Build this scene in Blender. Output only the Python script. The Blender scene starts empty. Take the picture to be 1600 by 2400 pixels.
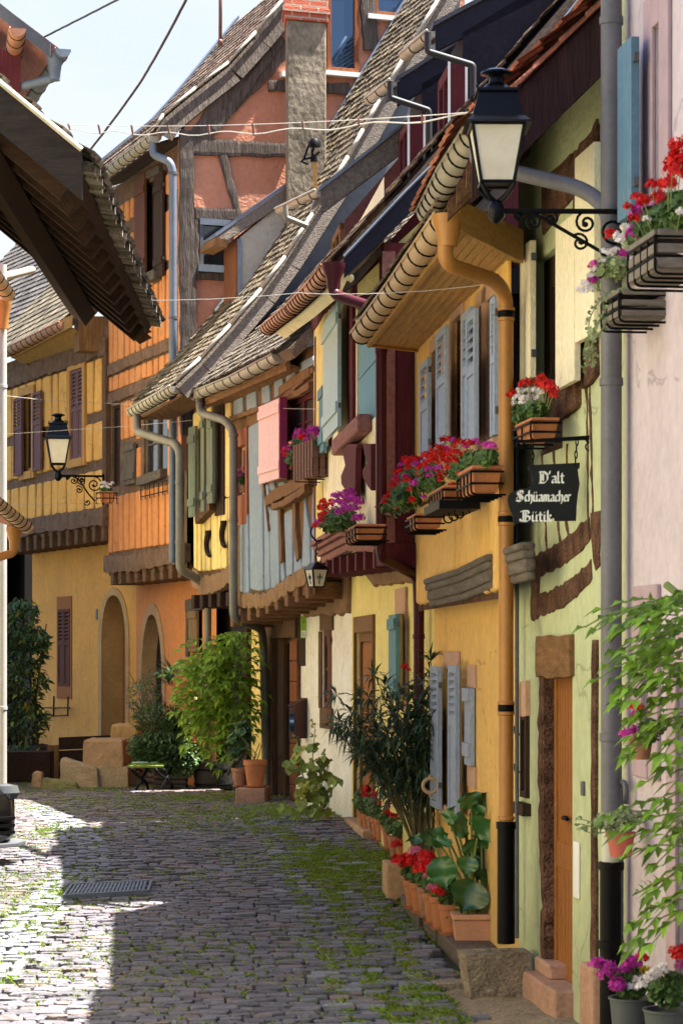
import bpy, bmesh, math, random
from mathutils import Vector, Matrix
random.seed(7)
R = random.uniform
C = bpy.context.scene.collection
# ------------------------------------------------------------------ camera model
F, HY, CX, CZ = 5667.0, 1530.0, 800.0, 1.9
def at(x, y, Y): return Vector(((x-CX)/F*Y, Y, CZ-(y-HY)/F*Y))
def crop(x0, y0, s): return lambda x, y: (x0+x/s, y0+y/s)
A1 = crop(0,0,1.96); A2 = crop(600,0,2.613); A3 = crop(1000,0,2.613); A4 = crop(0,600,3.136)
B1 = crop(400,700,2.94); B2 = crop(700,600,2.94); B3 = crop(1100,700,2.94); B4 = crop(0,1200,2.412)
B5 = crop(550,1350,3.136); B6 = crop(950,1400,2.352); B7 = crop(0,1800,1.96); B8 = crop(600,1800,2.613)
def sstep(a, b, x):
    t = max(0., min(1., (x-a)/(b-a))); return t*t*(3-2*t)
def gz(X, Y):
    z = .2*sstep(13, 25, Y) - .05*sstep(26.5, 34, Y)
    return z + .035*math.exp(-((X+.6)/.9)**2) - .035
def gp(x, y):
    Y = 20.
    for _ in range(40):
        k = F/(y-HY); Y = .5*Y + .5*k*(CZ-gz((x-CX)/F*Y, Y))
    p = at(x, y, Y); p.z = gz(p.x, p.y); return p
# ------------------------------------------------------------------ object helpers
ORIG = {}
SPLIT = {'joists':'joist','pipe_clip':'pipe_clip','pipe_collar':'pipe_collar','strap':'strap','bands':'wall_band','console':'console','hinge':'hinge','rafter':'rafter','pickets':'picket','hoop':'hoop','chain':'chain_link','rings':'ring','eave_board':'eave_board','fascia':'fascia','stems':'stem','trailing_stems':'trailing_stem','far_verge_board':'verge_board','purlin':'purlin','verge_tile':'verge_tile','front_frame':'front_frame','white_trim':'white_trim','closed_shutter':'closed_shutter','bars':'grate_bar','grille':'grille_bar','notices':'notice','door_frame':'door_frame','doorstep':'doorstep','surround':'surround','sill':'sill','cornice_beam':'cornice_beam','flower_rack':'flower_rack','stalks':'stalk','printed_lines':'printed_line','leaf_stalks':'leaf_stalk','branches':'branch'}
def thing(name, label, cat, loc=(0,0,0), group=None):
    o = bpy.data.objects.new(name, None); C.objects.link(o)
    o.empty_display_size = .1
    o.location = loc; o['label'] = label; o['category'] = cat
    if group: o['group'] = group
    ORIG[o.name] = Vector(loc); return o
def tag(o, label, cat, group=None):
    o['label'] = label; o['category'] = cat
    if group: o['group'] = group
    return o
class MB:
    def __init__(s): s.v = []; s.f = []
    def add(s, pts, faces):
        b = len(s.v); s.v += [Vector(p) for p in pts]; s.f += [[b+i for i in f] for f in faces]
    def poly(s, *pts): s.add(pts, [list(range(len(pts)))])
    def hexa(s, p):
        s.add(p, [[0,3,2,1],[4,5,6,7],[0,1,5,4],[1,2,6,5],[2,3,7,6],[3,0,4,7]])
    def obox(s, o, a, b, c):
        o, a, b, c = map(Vector, (o,a,b,c))
        s.hexa([o, o+a, o+a+b, o+b, o+c, o+a+c, o+a+b+c, o+b+c])
    def cbox(s, c, a, b, h):
        c, a, b, h = map(Vector, (c,a,b,h)); s.obox(c-a/2-b/2, a, b, h)
    def prism(s, pts, ext):
        n = len(pts); e = Vector(ext); b = [Vector(p) for p in pts]
        s.add(b+[p+e for p in b], [list(range(n))[::-1], list(range(n,2*n))]+[[i,(i+1)%n,n+(i+1)%n,n+i] for i in range(n)])
    def tube(s, pts, r, n=8, cap=True):
        pts = [Vector(p) for p in pts]; m = len(pts)
        rr = r if isinstance(r, (list,tuple)) else [r]*m
        t0 = (pts[1]-pts[0]).normalized()
        up = Vector((0,0,1)) if abs(t0.z) < .9 else Vector((0,1,0))
        nx = t0.cross(up).normalized(); vs = []
        for i, p in enumerate(pts):
            a = (pts[i]-pts[i-1]).normalized() if i else t0
            b = (pts[i+1]-pts[i]).normalized() if i < m-1 else a
            t = (a+b); t = t.normalized() if t.length > 1e-6 else a
            nx = (nx - t*nx.dot(t)); nx = nx.normalized() if nx.length > 1e-6 else t.orthogonal().normalized()
            ny = t.cross(nx); k = 1/max(.5, t.dot(b))
            for j in range(n):
                th = 2*math.pi*j/n; vs.append(p+(nx*math.cos(th)+ny*math.sin(th))*rr[i]*k**.5)
        fs = [[i*n+j, i*n+(j+1)%n, (i+1)*n+(j+1)%n, (i+1)*n+j] for i in range(m-1) for j in range(n)]
        if cap: fs += [list(range(n))[::-1], list(range((m-1)*n, m*n))]
        s.add(vs, fs)
    def lathe(s, c, prof, n=14, axis=None, rot=0, sx=1, sy=1):
        c = Vector(c); vs = []
        for r, z in prof:
            for j in range(n):
                th = 2*math.pi*j/n+rot; vs.append(c+Vector((math.cos(th)*r*sx, math.sin(th)*r*sy, z)))
        m = len(prof)
        fs = [[i*n+j, i*n+(j+1)%n, (i+1)*n+(j+1)%n, (i+1)*n+j] for i in range(m-1) for j in range(n)]
        if prof[0][0] > 1e-5: fs.append(list(range(n))[::-1])
        if prof[-1][0] > 1e-5: fs.append(list(range((m-1)*n, m*n)))
        s.add(vs, fs)
    def leaf(s, p, d, nrm, L, w, droop=.25, fold=.2):
        d = Vector(d).normalized(); side = d.cross(nrm)
        if side.length < 1e-4: side = d.orthogonal()
        side.normalize(); up = side.cross(d)
        m = p + d*L*.45; t = p + d*L - up*L*droop
        e = up*w*fold
        s.add([p, m+side*w*.5+e, m, m-side*w*.5+e, t], [[0,1,2],[0,2,3],[1,4,2],[2,4,3]])
    def islands(s):
        par = list(range(len(s.v)))
        def fd(i):
            while par[i] != i: par[i] = par[par[i]]; i = par[i]
            return i
        for f in s.f:
            r = fd(f[0])
            for i in f[1:]: par[fd(i)] = r
        gr = {}
        for f in s.f: gr.setdefault(fd(f[0]),[]).append(f)
        out = []
        for fs in gr.values():
            ids = sorted({i for f in fs for i in f}); mp = {i:k for k,i in enumerate(ids)}; m = MB(); m.v = [s.v[i] for i in ids]; m.f = [[mp[i] for i in f] for f in fs]; out.append(m)
        return out
    def build(s, name, mat, parent=None, smooth=False, bevel=0, kind=None, label=None, norm=True):
        if name in SPLIT and parent:
            il = s.islands()
            if len(il) > 1:
                for m in il: o = m.build(SPLIT[name], mat, parent, smooth, bevel, kind, label, norm)
                return o
            name = SPLIT[name]
        me = bpy.data.meshes.new(name)
        og = ORIG[parent.name] if parent else Vector()
        me.from_pydata([tuple(v-og) for v in s.v], [], s.f)
        if norm and s.f:
            bm = bmesh.new(); bm.from_mesh(me); bmesh.ops.recalc_face_normals(bm, faces=bm.faces[:]); bm.to_mesh(me); bm.free()
        o = bpy.data.objects.new(name, me); C.objects.link(o)
        me.materials.append(M[mat] if isinstance(mat, str) else mat)
        if smooth:
            for p in me.polygons: p.use_smooth = True
            if smooth == 2:
                try: me.set_sharp_from_angle(angle=math.radians(40))
                except Exception: pass
        if bevel:
            b = o.modifiers.new('bevel', 'BEVEL'); b.width = bevel; b.segments = 2; b.limit_method = 'ANGLE'
        if parent: o.parent = parent
        ORIG[o.name] = og
        if kind: o['kind'] = kind
        if label: o['label'] = label
        return o
def copy_tree(o, loc=None, parent=None):
    c = o.copy(); C.objects.link(c); ORIG[c.name] = Vector(loc) if loc is not None else ORIG[o.name]
    if parent: c.parent = parent
    if loc is not None: c.location = loc
    for ch in list(o.children): copy_tree(ch, None, c)
    return c
class Wall:
    """vertical plane through plan points A (near) and B (far); n points to the street"""
    def __init__(s, A, B, d=0, flip=1):
        s.u = Vector((B[0]-A[0], B[1]-A[1], 0)); s.L = s.u.length; s.u.normalize()
        s.n = Vector((-s.u.y, s.u.x, 0))*flip
        s.A = Vector((A[0], A[1], 0)) + s.n*d
    def P(s, u, z, d=0): return s.A + s.u*u + s.n*d + Vector((0,0,z))
    def uz(s, x, y, d=0):
        r = Vector(((x-CX)/F, 1, -(y-HY)/F)); c = Vector((0,0,CZ))
        t = (s.A + s.n*d - c).dot(s.n)/r.dot(s.n); p = c + r*t
        return ((p-s.A).dot(s.u), p.z)
    def W(s, x, y, d=0): u, z = s.uz(x, y, d); return s.P(u, z, d)
    def rect(s, x0, x1, yt, yb, xm=None, d=0):
        xm = (x0+x1)/2 if xm is None else xm
        ua, ub = s.uz(x0,HY,d)[0], s.uz(x1,HY,d)[0]
        return min(ua,ub), max(ua,ub), s.uz(xm,yb,d)[1], s.uz(xm,yt,d)[1]
    def box(s, mb, r, d0, d1):
        u0, u1, z0, z1 = r
        mb.obox(s.P(u0,z0,d0), s.u*(u1-u0), s.n*(d1-d0), Vector((0,0,z1-z0)))
    def quad(s, mb, r, d):
        u0, u1, z0, z1 = r; mb.poly(s.P(u0,z0,d), s.P(u1,z0,d), s.P(u1,z1,d), s.P(u0,z1,d))
    def holed(s, mb, r, holes=(), d=0, depth=.16):
        u0, u1, z0, z1 = r
        us = sorted({u0,u1}|{h[i] for h in holes for i in (0,1) if u0 < h[i] < u1})
        zs = sorted({z0,z1}|{h[i] for h in holes for i in (2,3) if z0 < h[i] < z1})
        for a, b in zip(us, us[1:]):
            for c, e in zip(zs, zs[1:]):
                mu, mz = (a+b)/2, (c+e)/2
                if any(h[0] < mu < h[1] and h[2] < mz < h[3] for h in holes): continue
                s.quad(mb, (a,b,c,e), d)
        for h in holes:
            a, b, c, e = h
            for (p, q) in (((a,c),(a,e)), ((a,e),(b,e)), ((b,e),(b,c)), ((b,c),(a,c))):
                mb.poly(s.P(*p,d), s.P(*q,d), s.P(*q,d-depth), s.P(*p,d-depth))
    def ribbon(s, mb, pts, w, d0, d1, jit=.006, px=True, step=.12):
        """beam along a polyline given in pixels (or u,z); w metres wide (or list)"""
        p = [Vector(s.uz(*q)) if px else Vector(q) for q in pts]
        ws = w if isinstance(w, (list,tuple)) else [w]*len(p)
        q, qw = [], []
        for i in range(len(p)-1):
            n = max(1, int((p[i+1]-p[i]).length/step))
            for k in range(n):
                t = k/n; q.append(p[i].lerp(p[i+1], t)); qw.append(ws[i]*(1-t)+ws[i+1]*t)
        q.append(p[-1]); qw.append(ws[-1])
        vs, fs = [], []
        for i, c in enumerate(q):
            t = (q[min(i+1,len(q)-1)]-q[max(i-1,0)]).normalized(); nn = Vector((-t.y, t.x))
            a = c+nn*(qw[i]/2+R(-jit,jit)); b = c-nn*(qw[i]/2+R(-jit,jit)); e = R(-jit,jit)*.3
            vs += [s.P(a.x,a.y,d0), s.P(a.x,a.y,d1+e-.004), s.P(a.x*.8+b.x*.2,a.y*.8+b.y*.2,d1+e), s.P(b.x*.8+a.x*.2,b.y*.8+a.y*.2,d1+e), s.P(b.x,b.y,d1+e-.004), s.P(b.x,b.y,d0)]
        for i in range(len(q)-1):
            for j in range(5): fs.append([i*6+j, i*6+j+1, i*6+j+7, i*6+j+6])
        fs += [[0,1,2,3,4,5], [(len(q)-1)*6+j for j in range(5,-1,-1)]]
        mb.add(vs, fs)
    def pillow(s, mb, quad, d0=.0, d1=.028, ins=.022, jit=.005, step=.14):
        """a plaster panel with soft rounded edges; quad = four (u,z) corners"""
        q = [Vector(c) for c in quad]; cen = sum(q, Vector((0,0)))/4; loop = []
        for i in range(4):
            a, b = q[i], q[(i+1)%4]; n = max(2, int((b-a).length/step))
            for k in range(n):
                c = a.lerp(b, k/n)
                if k == 0: c = c.lerp(cen, min(.2, .012/max(.05,(c-cen).length)))
                loop.append(c+Vector((R(-jit,jit), R(-jit,jit))))
        m = len(loop); rings = []
        for ii, dd in ((0,d0), (.1,d0+(d1-d0)*.55), (.5,d0+(d1-d0)*.9), (1,d1)):
            ring = []
            for c in loop:
                v = c-cen; hx = max(.02, max(abs(x.x-cen.x) for x in q)); hz = max(.02, max(abs(x.y-cen.y) for x in q))
                kx = max(.3, 1-ins*ii/hx); kz = max(.3, 1-ins*ii/hz)
                c2 = cen+Vector((v.x*kx, v.y*kz)); ring.append(s.P(c2.x, c2.y, dd))
            rings += ring
        fs = [[i*m+j, i*m+(j+1)%m, (i+1)*m+(j+1)%m, (i+1)*m+j] for i in range(3) for j in range(m)]
        fs.append([3*m+j for j in range(m)]); mb.add(rings, fs)
    def panels(s, mb, rows, studs, gap, holes=(), slant=.012, **k):
        for z0, z1 in rows:
            st = [u+R(-slant,slant) for u in studs]
            for a, b in zip(st, st[1:]):
                rs = [(a+gap/2+R(0,.006), b-gap/2-R(0,.006), z0, z1)]
                for h in holes:
                    nr = []
                    for r in rs:
                        if r[1] <= h[0] or r[0] >= h[1] or r[3] <= h[2] or r[2] >= h[3]: nr.append(r); continue
                        if h[0]-r[0] > .06: nr.append((r[0],h[0],r[2],r[3]))
                        if r[1]-h[1] > .06: nr.append((h[1],r[1],r[2],r[3]))
                        a2, b2 = max(r[0],h[0]), min(r[1],h[1])
                        if b2-a2 > .05:
                            if r[3]-h[3] > .06: nr.append((a2,b2,h[3],r[3]))
                            if h[2]-r[2] > .06: nr.append((a2,b2,r[2],h[2]))
                    rs = nr
                for r in rs:
                    e = slant*.6
                    s.pillow(mb, [(r[0]+R(-e,e),r[2]), (r[1]+R(-e,e),r[2]), (r[1]+R(-e,e),r[3]), (r[0]+R(-e,e),r[3])], **k)
# ------------------------------------------------------------------ materials
M = {}
def mat(name, col, rough=.8, var=.25, scale=3., col2=None, bump=.0, bscale=None, metal=0, stretch=None, island=0, spec=.3, transl=0, fine=.0):
    m = bpy.data.materials.new(name); m.use_nodes = True; nt = m.node_tree; N = nt.nodes; L = nt.links
    b = N['Principled BSDF']; b.inputs['Roughness'].default_value = rough; b.inputs['Metallic'].default_value = metal
    b.inputs['Specular IOR Level'].default_value = spec
    tc = N.new('ShaderNodeTexCoord'); mp = N.new('ShaderNodeMapping'); L.new(tc.outputs['Object'], mp.inputs['Vector'])
    if stretch: mp.inputs['Scale'].default_value = stretch
    nz = N.new('ShaderNodeTexNoise'); nz.inputs['Scale'].default_value = scale; nz.inputs['Detail'].default_value = 6; nz.inputs['Roughness'].default_value = .62
    L.new(mp.outputs['Vector'], nz.inputs['Vector'])
    rp = N.new('ShaderNodeValToRGB'); c2 = col2 or tuple(c*(1-var) for c in col)
    rp.color_ramp.elements[0].position = .32; rp.color_ramp.elements[1].position = .68
    rp.color_ramp.elements[0].color = (*c2,1); rp.color_ramp.elements[1].color = (*col,1)
    L.new(nz.outputs['Fac'], rp.inputs['Fac']); out = rp.outputs['Color']
    if fine:
        n2 = N.new('ShaderNodeTexNoise'); n2.inputs['Scale'].default_value = scale*9; n2.inputs['Detail'].default_value = 4
        L.new(mp.outputs['Vector'], n2.inputs['Vector'])
        mr = N.new('ShaderNodeMapRange'); mr.inputs['To Min'].default_value = 1-fine; mr.inputs['To Max'].default_value = 1+fine
        mr.inputs['From Min'].default_value = .3; mr.inputs['From Max'].default_value = .7
        L.new(n2.outputs['Fac'], mr.inputs['Value'])
        mx = N.new('ShaderNodeMix'); mx.data_type = 'RGBA'; mx.blend_type = 'MULTIPLY'; mx.inputs['Factor'].default_value = 1
        L.new(out, mx.inputs['A']); L.new(mr.outputs['Result'], mx.inputs['B']); out = mx.outputs['Result']
    if island:
        g = N.new('ShaderNodeNewGeometry'); mr = N.new('ShaderNodeMapRange'); mr.inputs['To Min'].default_value = 1-island; mr.inputs['To Max'].default_value = 1+island
        L.new(g.outputs['Random Per Island'], mr.inputs['Value'])
        mx = N.new('ShaderNodeMix'); mx.data_type = 'RGBA'; mx.blend_type = 'MULTIPLY'; mx.inputs['Factor'].default_value = 1
        L.new(out, mx.inputs['A']); L.new(mr.outputs['Result'], mx.inputs['B']); out = mx.outputs['Result']
    L.new(out, b.inputs['Base Color'])
    if bump:
        n3 = N.new('ShaderNodeTexNoise'); n3.inputs['Scale'].default_value = bscale or scale*6; n3.inputs['Detail'].default_value = 5
        L.new(mp.outputs['Vector'], n3.inputs['Vector'])
        bp = N.new('ShaderNodeBump'); bp.inputs['Strength'].default_value = bump; bp.inputs['Distance'].default_value = .02
        L.new(n3.outputs['Fac'], bp.inputs['Height']); L.new(bp.outputs['Normal'], b.inputs['Normal'])
    if transl:
        tr = N.new('ShaderNodeBsdfTranslucent'); L.new(out, tr.inputs['Color'])
        ms = N.new('ShaderNodeMixShader'); ms.inputs[0].default_value = transl
        L.new(b.outputs[0], ms.inputs[1]); L.new(tr.outputs[0], ms.inputs[2]); L.new(ms.outputs[0], N['Material Output'].inputs['Surface'])
    M[name] = m; return m
def plaster(name, col, var=.16, stain=None):
    m = mat(name, col, .9, var, 1.6, col2=stain, bump=.5, bscale=26, fine=.08, spec=.12)
    nt = m.node_tree; N, L = nt.nodes, nt.links; b = N['Principled BSDF']; src = b.inputs['Base Color'].links[0].from_socket
    tc = N.new('ShaderNodeTexCoord'); mp = N.new('ShaderNodeMapping'); mp.inputs['Scale'].default_value = (3.2,3.2,.6); L.new(tc.outputs['Object'], mp.inputs['Vector'])
    n1 = N.new('ShaderNodeTexNoise'); n1.inputs['Scale'].default_value = 1.6; n1.inputs['Detail'].default_value = 7; L.new(mp.outputs['Vector'], n1.inputs['Vector'])
    r1 = N.new('ShaderNodeMapRange'); r1.inputs['From Min'].default_value = .52; r1.inputs['From Max'].default_value = .78; r1.inputs['To Max'].default_value = .26; L.new(n1.outputs['Fac'], r1.inputs['Value'])
    m1 = N.new('ShaderNodeMix'); m1.data_type = 'RGBA'; L.new(r1.outputs['Result'], m1.inputs['Factor']); L.new(src, m1.inputs['A']); m1.inputs['B'].default_value = (col[0]*.52+.03, col[1]*.5+.03, col[2]*.55+.03, 1)
    n2 = N.new('ShaderNodeTexNoise'); n2.inputs['Scale'].default_value = 2.2; n2.inputs['Detail'].default_value = 8; L.new(tc.outputs['Object'], n2.inputs['Vector'])
    sp = N.new('ShaderNodeSeparateXYZ'); L.new(tc.outputs['Object'], sp.inputs['Vector']); ad = N.new('ShaderNodeMath'); ad.operation = 'MULTIPLY_ADD'; ad.inputs[1].default_value = -1.3; L.new(n2.outputs['Fac'], ad.inputs[0]); L.new(sp.outputs['Z'], ad.inputs[2])
    r2 = N.new('ShaderNodeMapRange'); r2.inputs['From Min'].default_value = -.55; r2.inputs['From Max'].default_value = .1; r2.inputs['To Min'].default_value = .55; r2.inputs['To Max'].default_value = 0; L.new(ad.outputs['Value'], r2.inputs['Value'])
    m2 = N.new('ShaderNodeMix'); m2.data_type = 'RGBA'; L.new(r2.outputs['Result'], m2.inputs['Factor']); L.new(m1.outputs['Result'], m2.inputs['A']); m2.inputs['B'].default_value = (col[0]*.45+.02, col[1]*.46+.02, col[2]*.42+.03, 1)
    out = m2.outputs['Result']
    n4 = N.new('ShaderNodeTexNoise'); n4.inputs['Scale'].default_value = .75; n4.inputs['Detail'].default_value = 3; L.new(tc.outputs['Object'], n4.inputs['Vector'])
    r4 = N.new('ShaderNodeMapRange'); r4.inputs['From Min'].default_value = .60; r4.inputs['From Max'].default_value = .625; r4.inputs['To Max'].default_value = .2; L.new(n4.outputs['Fac'], r4.inputs['Value'])
    m4 = N.new('ShaderNodeMix'); m4.data_type = 'RGBA'; L.new(r4.outputs['Result'], m4.inputs['Factor']); L.new(out, m4.inputs['A']); m4.inputs['B'].default_value = (col[0]*.8+.09, col[1]*.85+.08, col[2]*.9+.07, 1)
    nd = N.new('ShaderNodeTexNoise'); nd.inputs['Scale'].default_value = 4; nd.inputs['Detail'].default_value = 5; L.new(tc.outputs['Object'], nd.inputs['Vector'])
    vm = N.new('ShaderNodeMix'); vm.data_type = 'VECTOR'; vm.inputs['Factor'].default_value = .16; L.new(tc.outputs['Object'], vm.inputs[4]); L.new(nd.outputs['Color'], vm.inputs[5])
    vo = N.new('ShaderNodeTexVoronoi'); vo.feature = 'DISTANCE_TO_EDGE'; vo.inputs['Scale'].default_value = 1.1; L.new(vm.outputs[1], vo.inputs['Vector'])
    r5 = N.new('ShaderNodeMapRange'); r5.inputs['From Min'].default_value = .003; r5.inputs['From Max'].default_value = .008; r5.inputs['To Min'].default_value = .4; r5.inputs['To Max'].default_value = 0; L.new(vo.outputs['Distance'], r5.inputs['Value'])
    r6 = N.new('ShaderNodeMapRange'); r6.inputs['From Min'].default_value = .5; r6.inputs['From Max'].default_value = .56; L.new(n1.outputs['Fac'], r6.inputs['Value'])
    mu = N.new('ShaderNodeMath'); mu.operation = 'MULTIPLY'; L.new(r5.outputs['Result'], mu.inputs[0]); L.new(r6.outputs['Result'], mu.inputs[1])
    m5 = N.new('ShaderNodeMix'); m5.data_type = 'RGBA'; L.new(mu.outputs['Value'], m5.inputs['Factor']); L.new(m4.outputs['Result'], m5.inputs['A']); m5.inputs['B'].default_value = (col[0]*.3, col[1]*.28, col[2]*.28, 1)
    L.new(m5.outputs['Result'], b.inputs['Base Color']); return m
def wood(name, col, ax='z', var=.5, bump=.7, col2=None):
    st = {'z':(9,9,.9), 'y':(9,1.,9), 'x':(1.,9,9)}[ax]
    return mat(name, col, .85, var, 3.2, col2=col2, bump=bump, bscale=7, stretch=st, fine=.25, spec=.2)
plaster('pink_plaster', (.53,.455,.51)); plaster('green_plaster', (.47,.51,.31), .1)
plaster('ochre_plaster', (.78,.475,.15), .14); plaster('lemon_plaster', (.74,.62,.23), .12); plaster('pale_plaster', (.84,.76,.5), .12)
plaster('white_plaster', (.78,.75,.66), .1, (.66,.6,.5)); plaster('blue_plaster', (.27,.335,.38), .15); plaster('cream_plaster', (.80,.60,.22), .14)
plaster('orange_plaster', (.64,.26,.09), .2, (.5,.2,.08)); plaster('salmon_plaster', (.52,.235,.15), .2, (.43,.19,.12)); plaster('straw_plaster', (.80,.43,.11), .16, (.68,.34,.09))
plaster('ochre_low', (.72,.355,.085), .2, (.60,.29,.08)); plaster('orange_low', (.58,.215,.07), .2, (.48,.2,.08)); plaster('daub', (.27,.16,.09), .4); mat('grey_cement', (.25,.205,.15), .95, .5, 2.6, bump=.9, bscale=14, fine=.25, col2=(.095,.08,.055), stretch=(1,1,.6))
plaster('dormer_cream', (.36,.335,.28), .1)
wood('brown_wood', (.15,.08,.042)); wood('brown_wood_h', (.15,.08,.042), 'y'); wood('tan_wood', (.235,.12,.05)); wood('tan_wood_h', (.235,.12,.05), 'y')
wood('old_wood', (.13,.105,.085), 'z', .6); wood('old_wood_h', (.13,.105,.085), 'x', .6); wood('old_wood_y', (.17,.14,.115), 'y', .5)
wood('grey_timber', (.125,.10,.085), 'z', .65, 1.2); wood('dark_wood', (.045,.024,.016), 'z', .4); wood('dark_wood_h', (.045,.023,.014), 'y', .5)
wood('soffit_wood', (.62,.36,.12), 'x', .18, .2); wood('door_orange', (.30,.115,.03), 'z', .3, .3); wood('door_red', (.22,.075,.03), 'z', .3, .3)
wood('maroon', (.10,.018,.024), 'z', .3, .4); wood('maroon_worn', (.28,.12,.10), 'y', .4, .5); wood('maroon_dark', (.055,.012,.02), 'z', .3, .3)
wood('shutter_grey', (.29,.345,.45), 'z', .1, .2); wood('shutter_blue', (.40,.52,.52), 'z', .1, .15); wood('shutter_teal', (.12,.24,.28), 'z', .15, .15); wood('shutter_deep', (.14,.30,.38), 'z', .12, .15)
wood('shutter_green', (.16,.19,.14), 'z', .25, .3); wood('shutter_brown', (.12,.045,.03), 'z', .25, .3); wood('shutter_cream', (.76,.69,.52), 'z', .08, .15); wood('shutter_pink', (.74,.50,.47), 'z', .06, .1)
wood('magenta_edge', (.25,.03,.08), 'z', .2, .1); wood('surround_rose', (.52,.32,.22), 'z', .15, .2); wood('stone_rose', (.50,.30,.24), 'z', .25, .3)
mat('stone', (.42,.31,.19), .9, .35, 5, bump=.9, bscale=30, fine=.2); mat('sandstone', (.45,.28,.15), .9, .3, 4, bump=.6, bscale=25, fine=.12); mat('pink_stone', (.42,.24,.17), .9, .3, 4, bump=.6, bscale=25, fine=.12)
mat('trough_stone', (.27,.215,.155), .95, .4, 9, bump=.9, bscale=45, fine=.4)
mat('tile', (.17,.125,.095), .9, .5, 6, bump=.7, bscale=30, island=.45, fine=.35, col2=(.10,.065,.045)); mat('tile_red', (.33,.12,.075), .85, .4, 6, bump=.4, island=.3, fine=.25)
mat('moss_tile', (.16,.13,.08), .95, .5, 5, bump=.9, bscale=40, island=.5, col2=(.075,.058,.042), fine=.4); mat('pale_tile', (.185,.16,.125), .95, .4, 10, bump=1., bscale=50, island=.5, fine=.4, col2=(.09,.075,.06))
mat('slate_dark', (.06,.06,.075), .7, .4, 6, island=.3)
mat('dark_grey_paint', (.018,.018,.022), .6, .3, 5, fine=.1); mat('navy', (.012,.012,.022), .6, .3, 5, fine=.2, bump=.1, spec=.12); mat('navy_clad', (.014,.0125,.021), .65, .35, 3, fine=.25, bump=.15, spec=.1); mat('oxide_red', (.135,.038,.03), .7, .25, 3, fine=.2, bump=.2)
mat('zinc', (.36,.33,.275), .55, .25, 6, metal=.25, fine=.08, bump=.08); mat('zinc_dark', (.11,.115,.13), .5, .3, 6, metal=.3, fine=.1); mat('zinc_blue', (.14,.17,.215), .55, .25, 5, metal=.2, fine=.1)
mat('copper_gutter', (.42,.2,.12), .5, .3, 5, metal=.3, fine=.1); mat('ochre_paint', (.38,.165,.035), .42, .18, 5, fine=.06, spec=.45); mat('tan_gutter', (.46,.31,.17), .5, .2, 5, fine=.08)
mat('maroon_paint', (.06,.008,.014), .42, .25, 5, fine=.1, spec=.18); mat('grey_pipe', (.125,.12,.14), .5, .2, 4, fine=.1, spec=.4); mat('black_pipe', (.0035,.003,.0035), .45, .4, 6, fine=.2, spec=.1)
mat('zinc_pipe', (.20,.185,.15), .5, .25, 6, metal=.2, fine=.1, bump=.05); mat('brown_pipe', (.16,.075,.055), .6, .3, 5, fine=.1)
mat('iron', (.004,.004,.005), .5, .3, 8, spec=.08); mat('lamp_black', (.0025,.003,.006), .3, .3, 8, spec=.14); mat('white_metal', (.75,.75,.74), .4, .1, 4)
mat('milk_glass', (.82,.79,.70), .35, .1, 7, col2=(.68,.62,.5), transl=.25); mat('dark_glass', (.015,.016,.02), .08, .3, 2, spec=.8); mat('sky_glass', (.05,.10,.2), .03, .1, 2, spec=1., metal=.75)
M['sky_glass'].node_tree.nodes['Principled BSDF'].inputs['Base Color'].default_value = (.3,.45,.7,1)  # blue of the reflected sky is put into the glass colour
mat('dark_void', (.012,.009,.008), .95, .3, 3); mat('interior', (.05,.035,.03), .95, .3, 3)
mat('terracotta', (.46,.17,.07), .8, .25, 7, bump=.2, fine=.12); mat('terracotta_pale', (.50,.25,.15), .85, .2, 7, bump=.2, fine=.1); mat('terracotta_old', (.42,.2,.12), .9, .4, 12, bump=.6, fine=.2)
mat('soil', (.05,.035,.025), .98, .4, 20, bump=.8); mat('planter_wood', (.20,.10,.07), .85, .4, 6, bump=.4, stretch=(2,8,8)); mat('weathered_slat', (.20,.17,.145), .85, .4, 6, bump=.4, stretch=(2,8,8))
mat('leaf_geranium', (.085,.16,.04), .55, .4, 12, island=.5, transl=.2); mat('leaf_bright', (.27,.42,.04), .5, .3, 5, island=.3, transl=.35); mat('leaf_dark', (.045,.10,.05), .45, .4, 5, island=.5, transl=.12)
mat('leaf_laurel', (.05,.105,.03), .4, .4, 4, island=.6, transl=.15); mat('leaf_oleander', (.045,.085,.045), .4, .4, 6, island=.5, transl=.08); mat('leaf_holly', (.24,.32,.07), .6, .35, 6, island=.4, transl=.25)
mat('leaf_broad', (.04,.13,.03), .26, .3, 4, island=.35, transl=.12, spec=.55); mat('leaf_vine', (.21,.37,.035), .5, .45, 5, island=.6, transl=.3); mat('leaf_varieg', (.34,.38,.2), .55, .5, 30, col2=(.13,.2,.07), island=.3, transl=.2)
mat('leaf_sage', (.09,.16,.06), .6, .4, 6, island=.4, transl=.15); mat('leaf_yellow', (.36,.37,.045), .5, .3, 6, transl=.2)
mat('stem', (.13,.11,.05), .8, .4, 6); mat('stem_green', (.18,.24,.07), .7, .3, 6)
mat('fl_red', (.72,.014,.012), .6, .35, 9, island=.35, transl=.3); mat('fl_magenta', (.62,.05,.42), .6, .3, 9, island=.35, transl=.3); mat('fl_pink', (.80,.22,.36), .6, .3, 9, island=.3, transl=.3)
mat('fl_white', (.86,.80,.80), .6, .12, 9, island=.12, transl=.3); mat('fl_yellow', (.85,.62,.03), .6, .2, 9, transl=.3); mat('fl_lilac', (.42,.32,.62), .6, .2, 9, transl=.3)
mat('sett', (.122,.112,.132), .55, .45, 9, col2=(.06,.056,.07), bump=.8, bscale=38, island=.34, fine=.3, spec=.5); mat('sett_pink', (.16,.122,.115), .6, .4, 9, col2=(.09,.07,.068), bump=.8, bscale=38, island=.3, fine=.25, spec=.45)
mat('sett_blue', (.125,.138,.17), .65, .4, 9, col2=(.13,.125,.14), bump=.6, bscale=40, island=.4, fine=.25, spec=.45)
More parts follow.
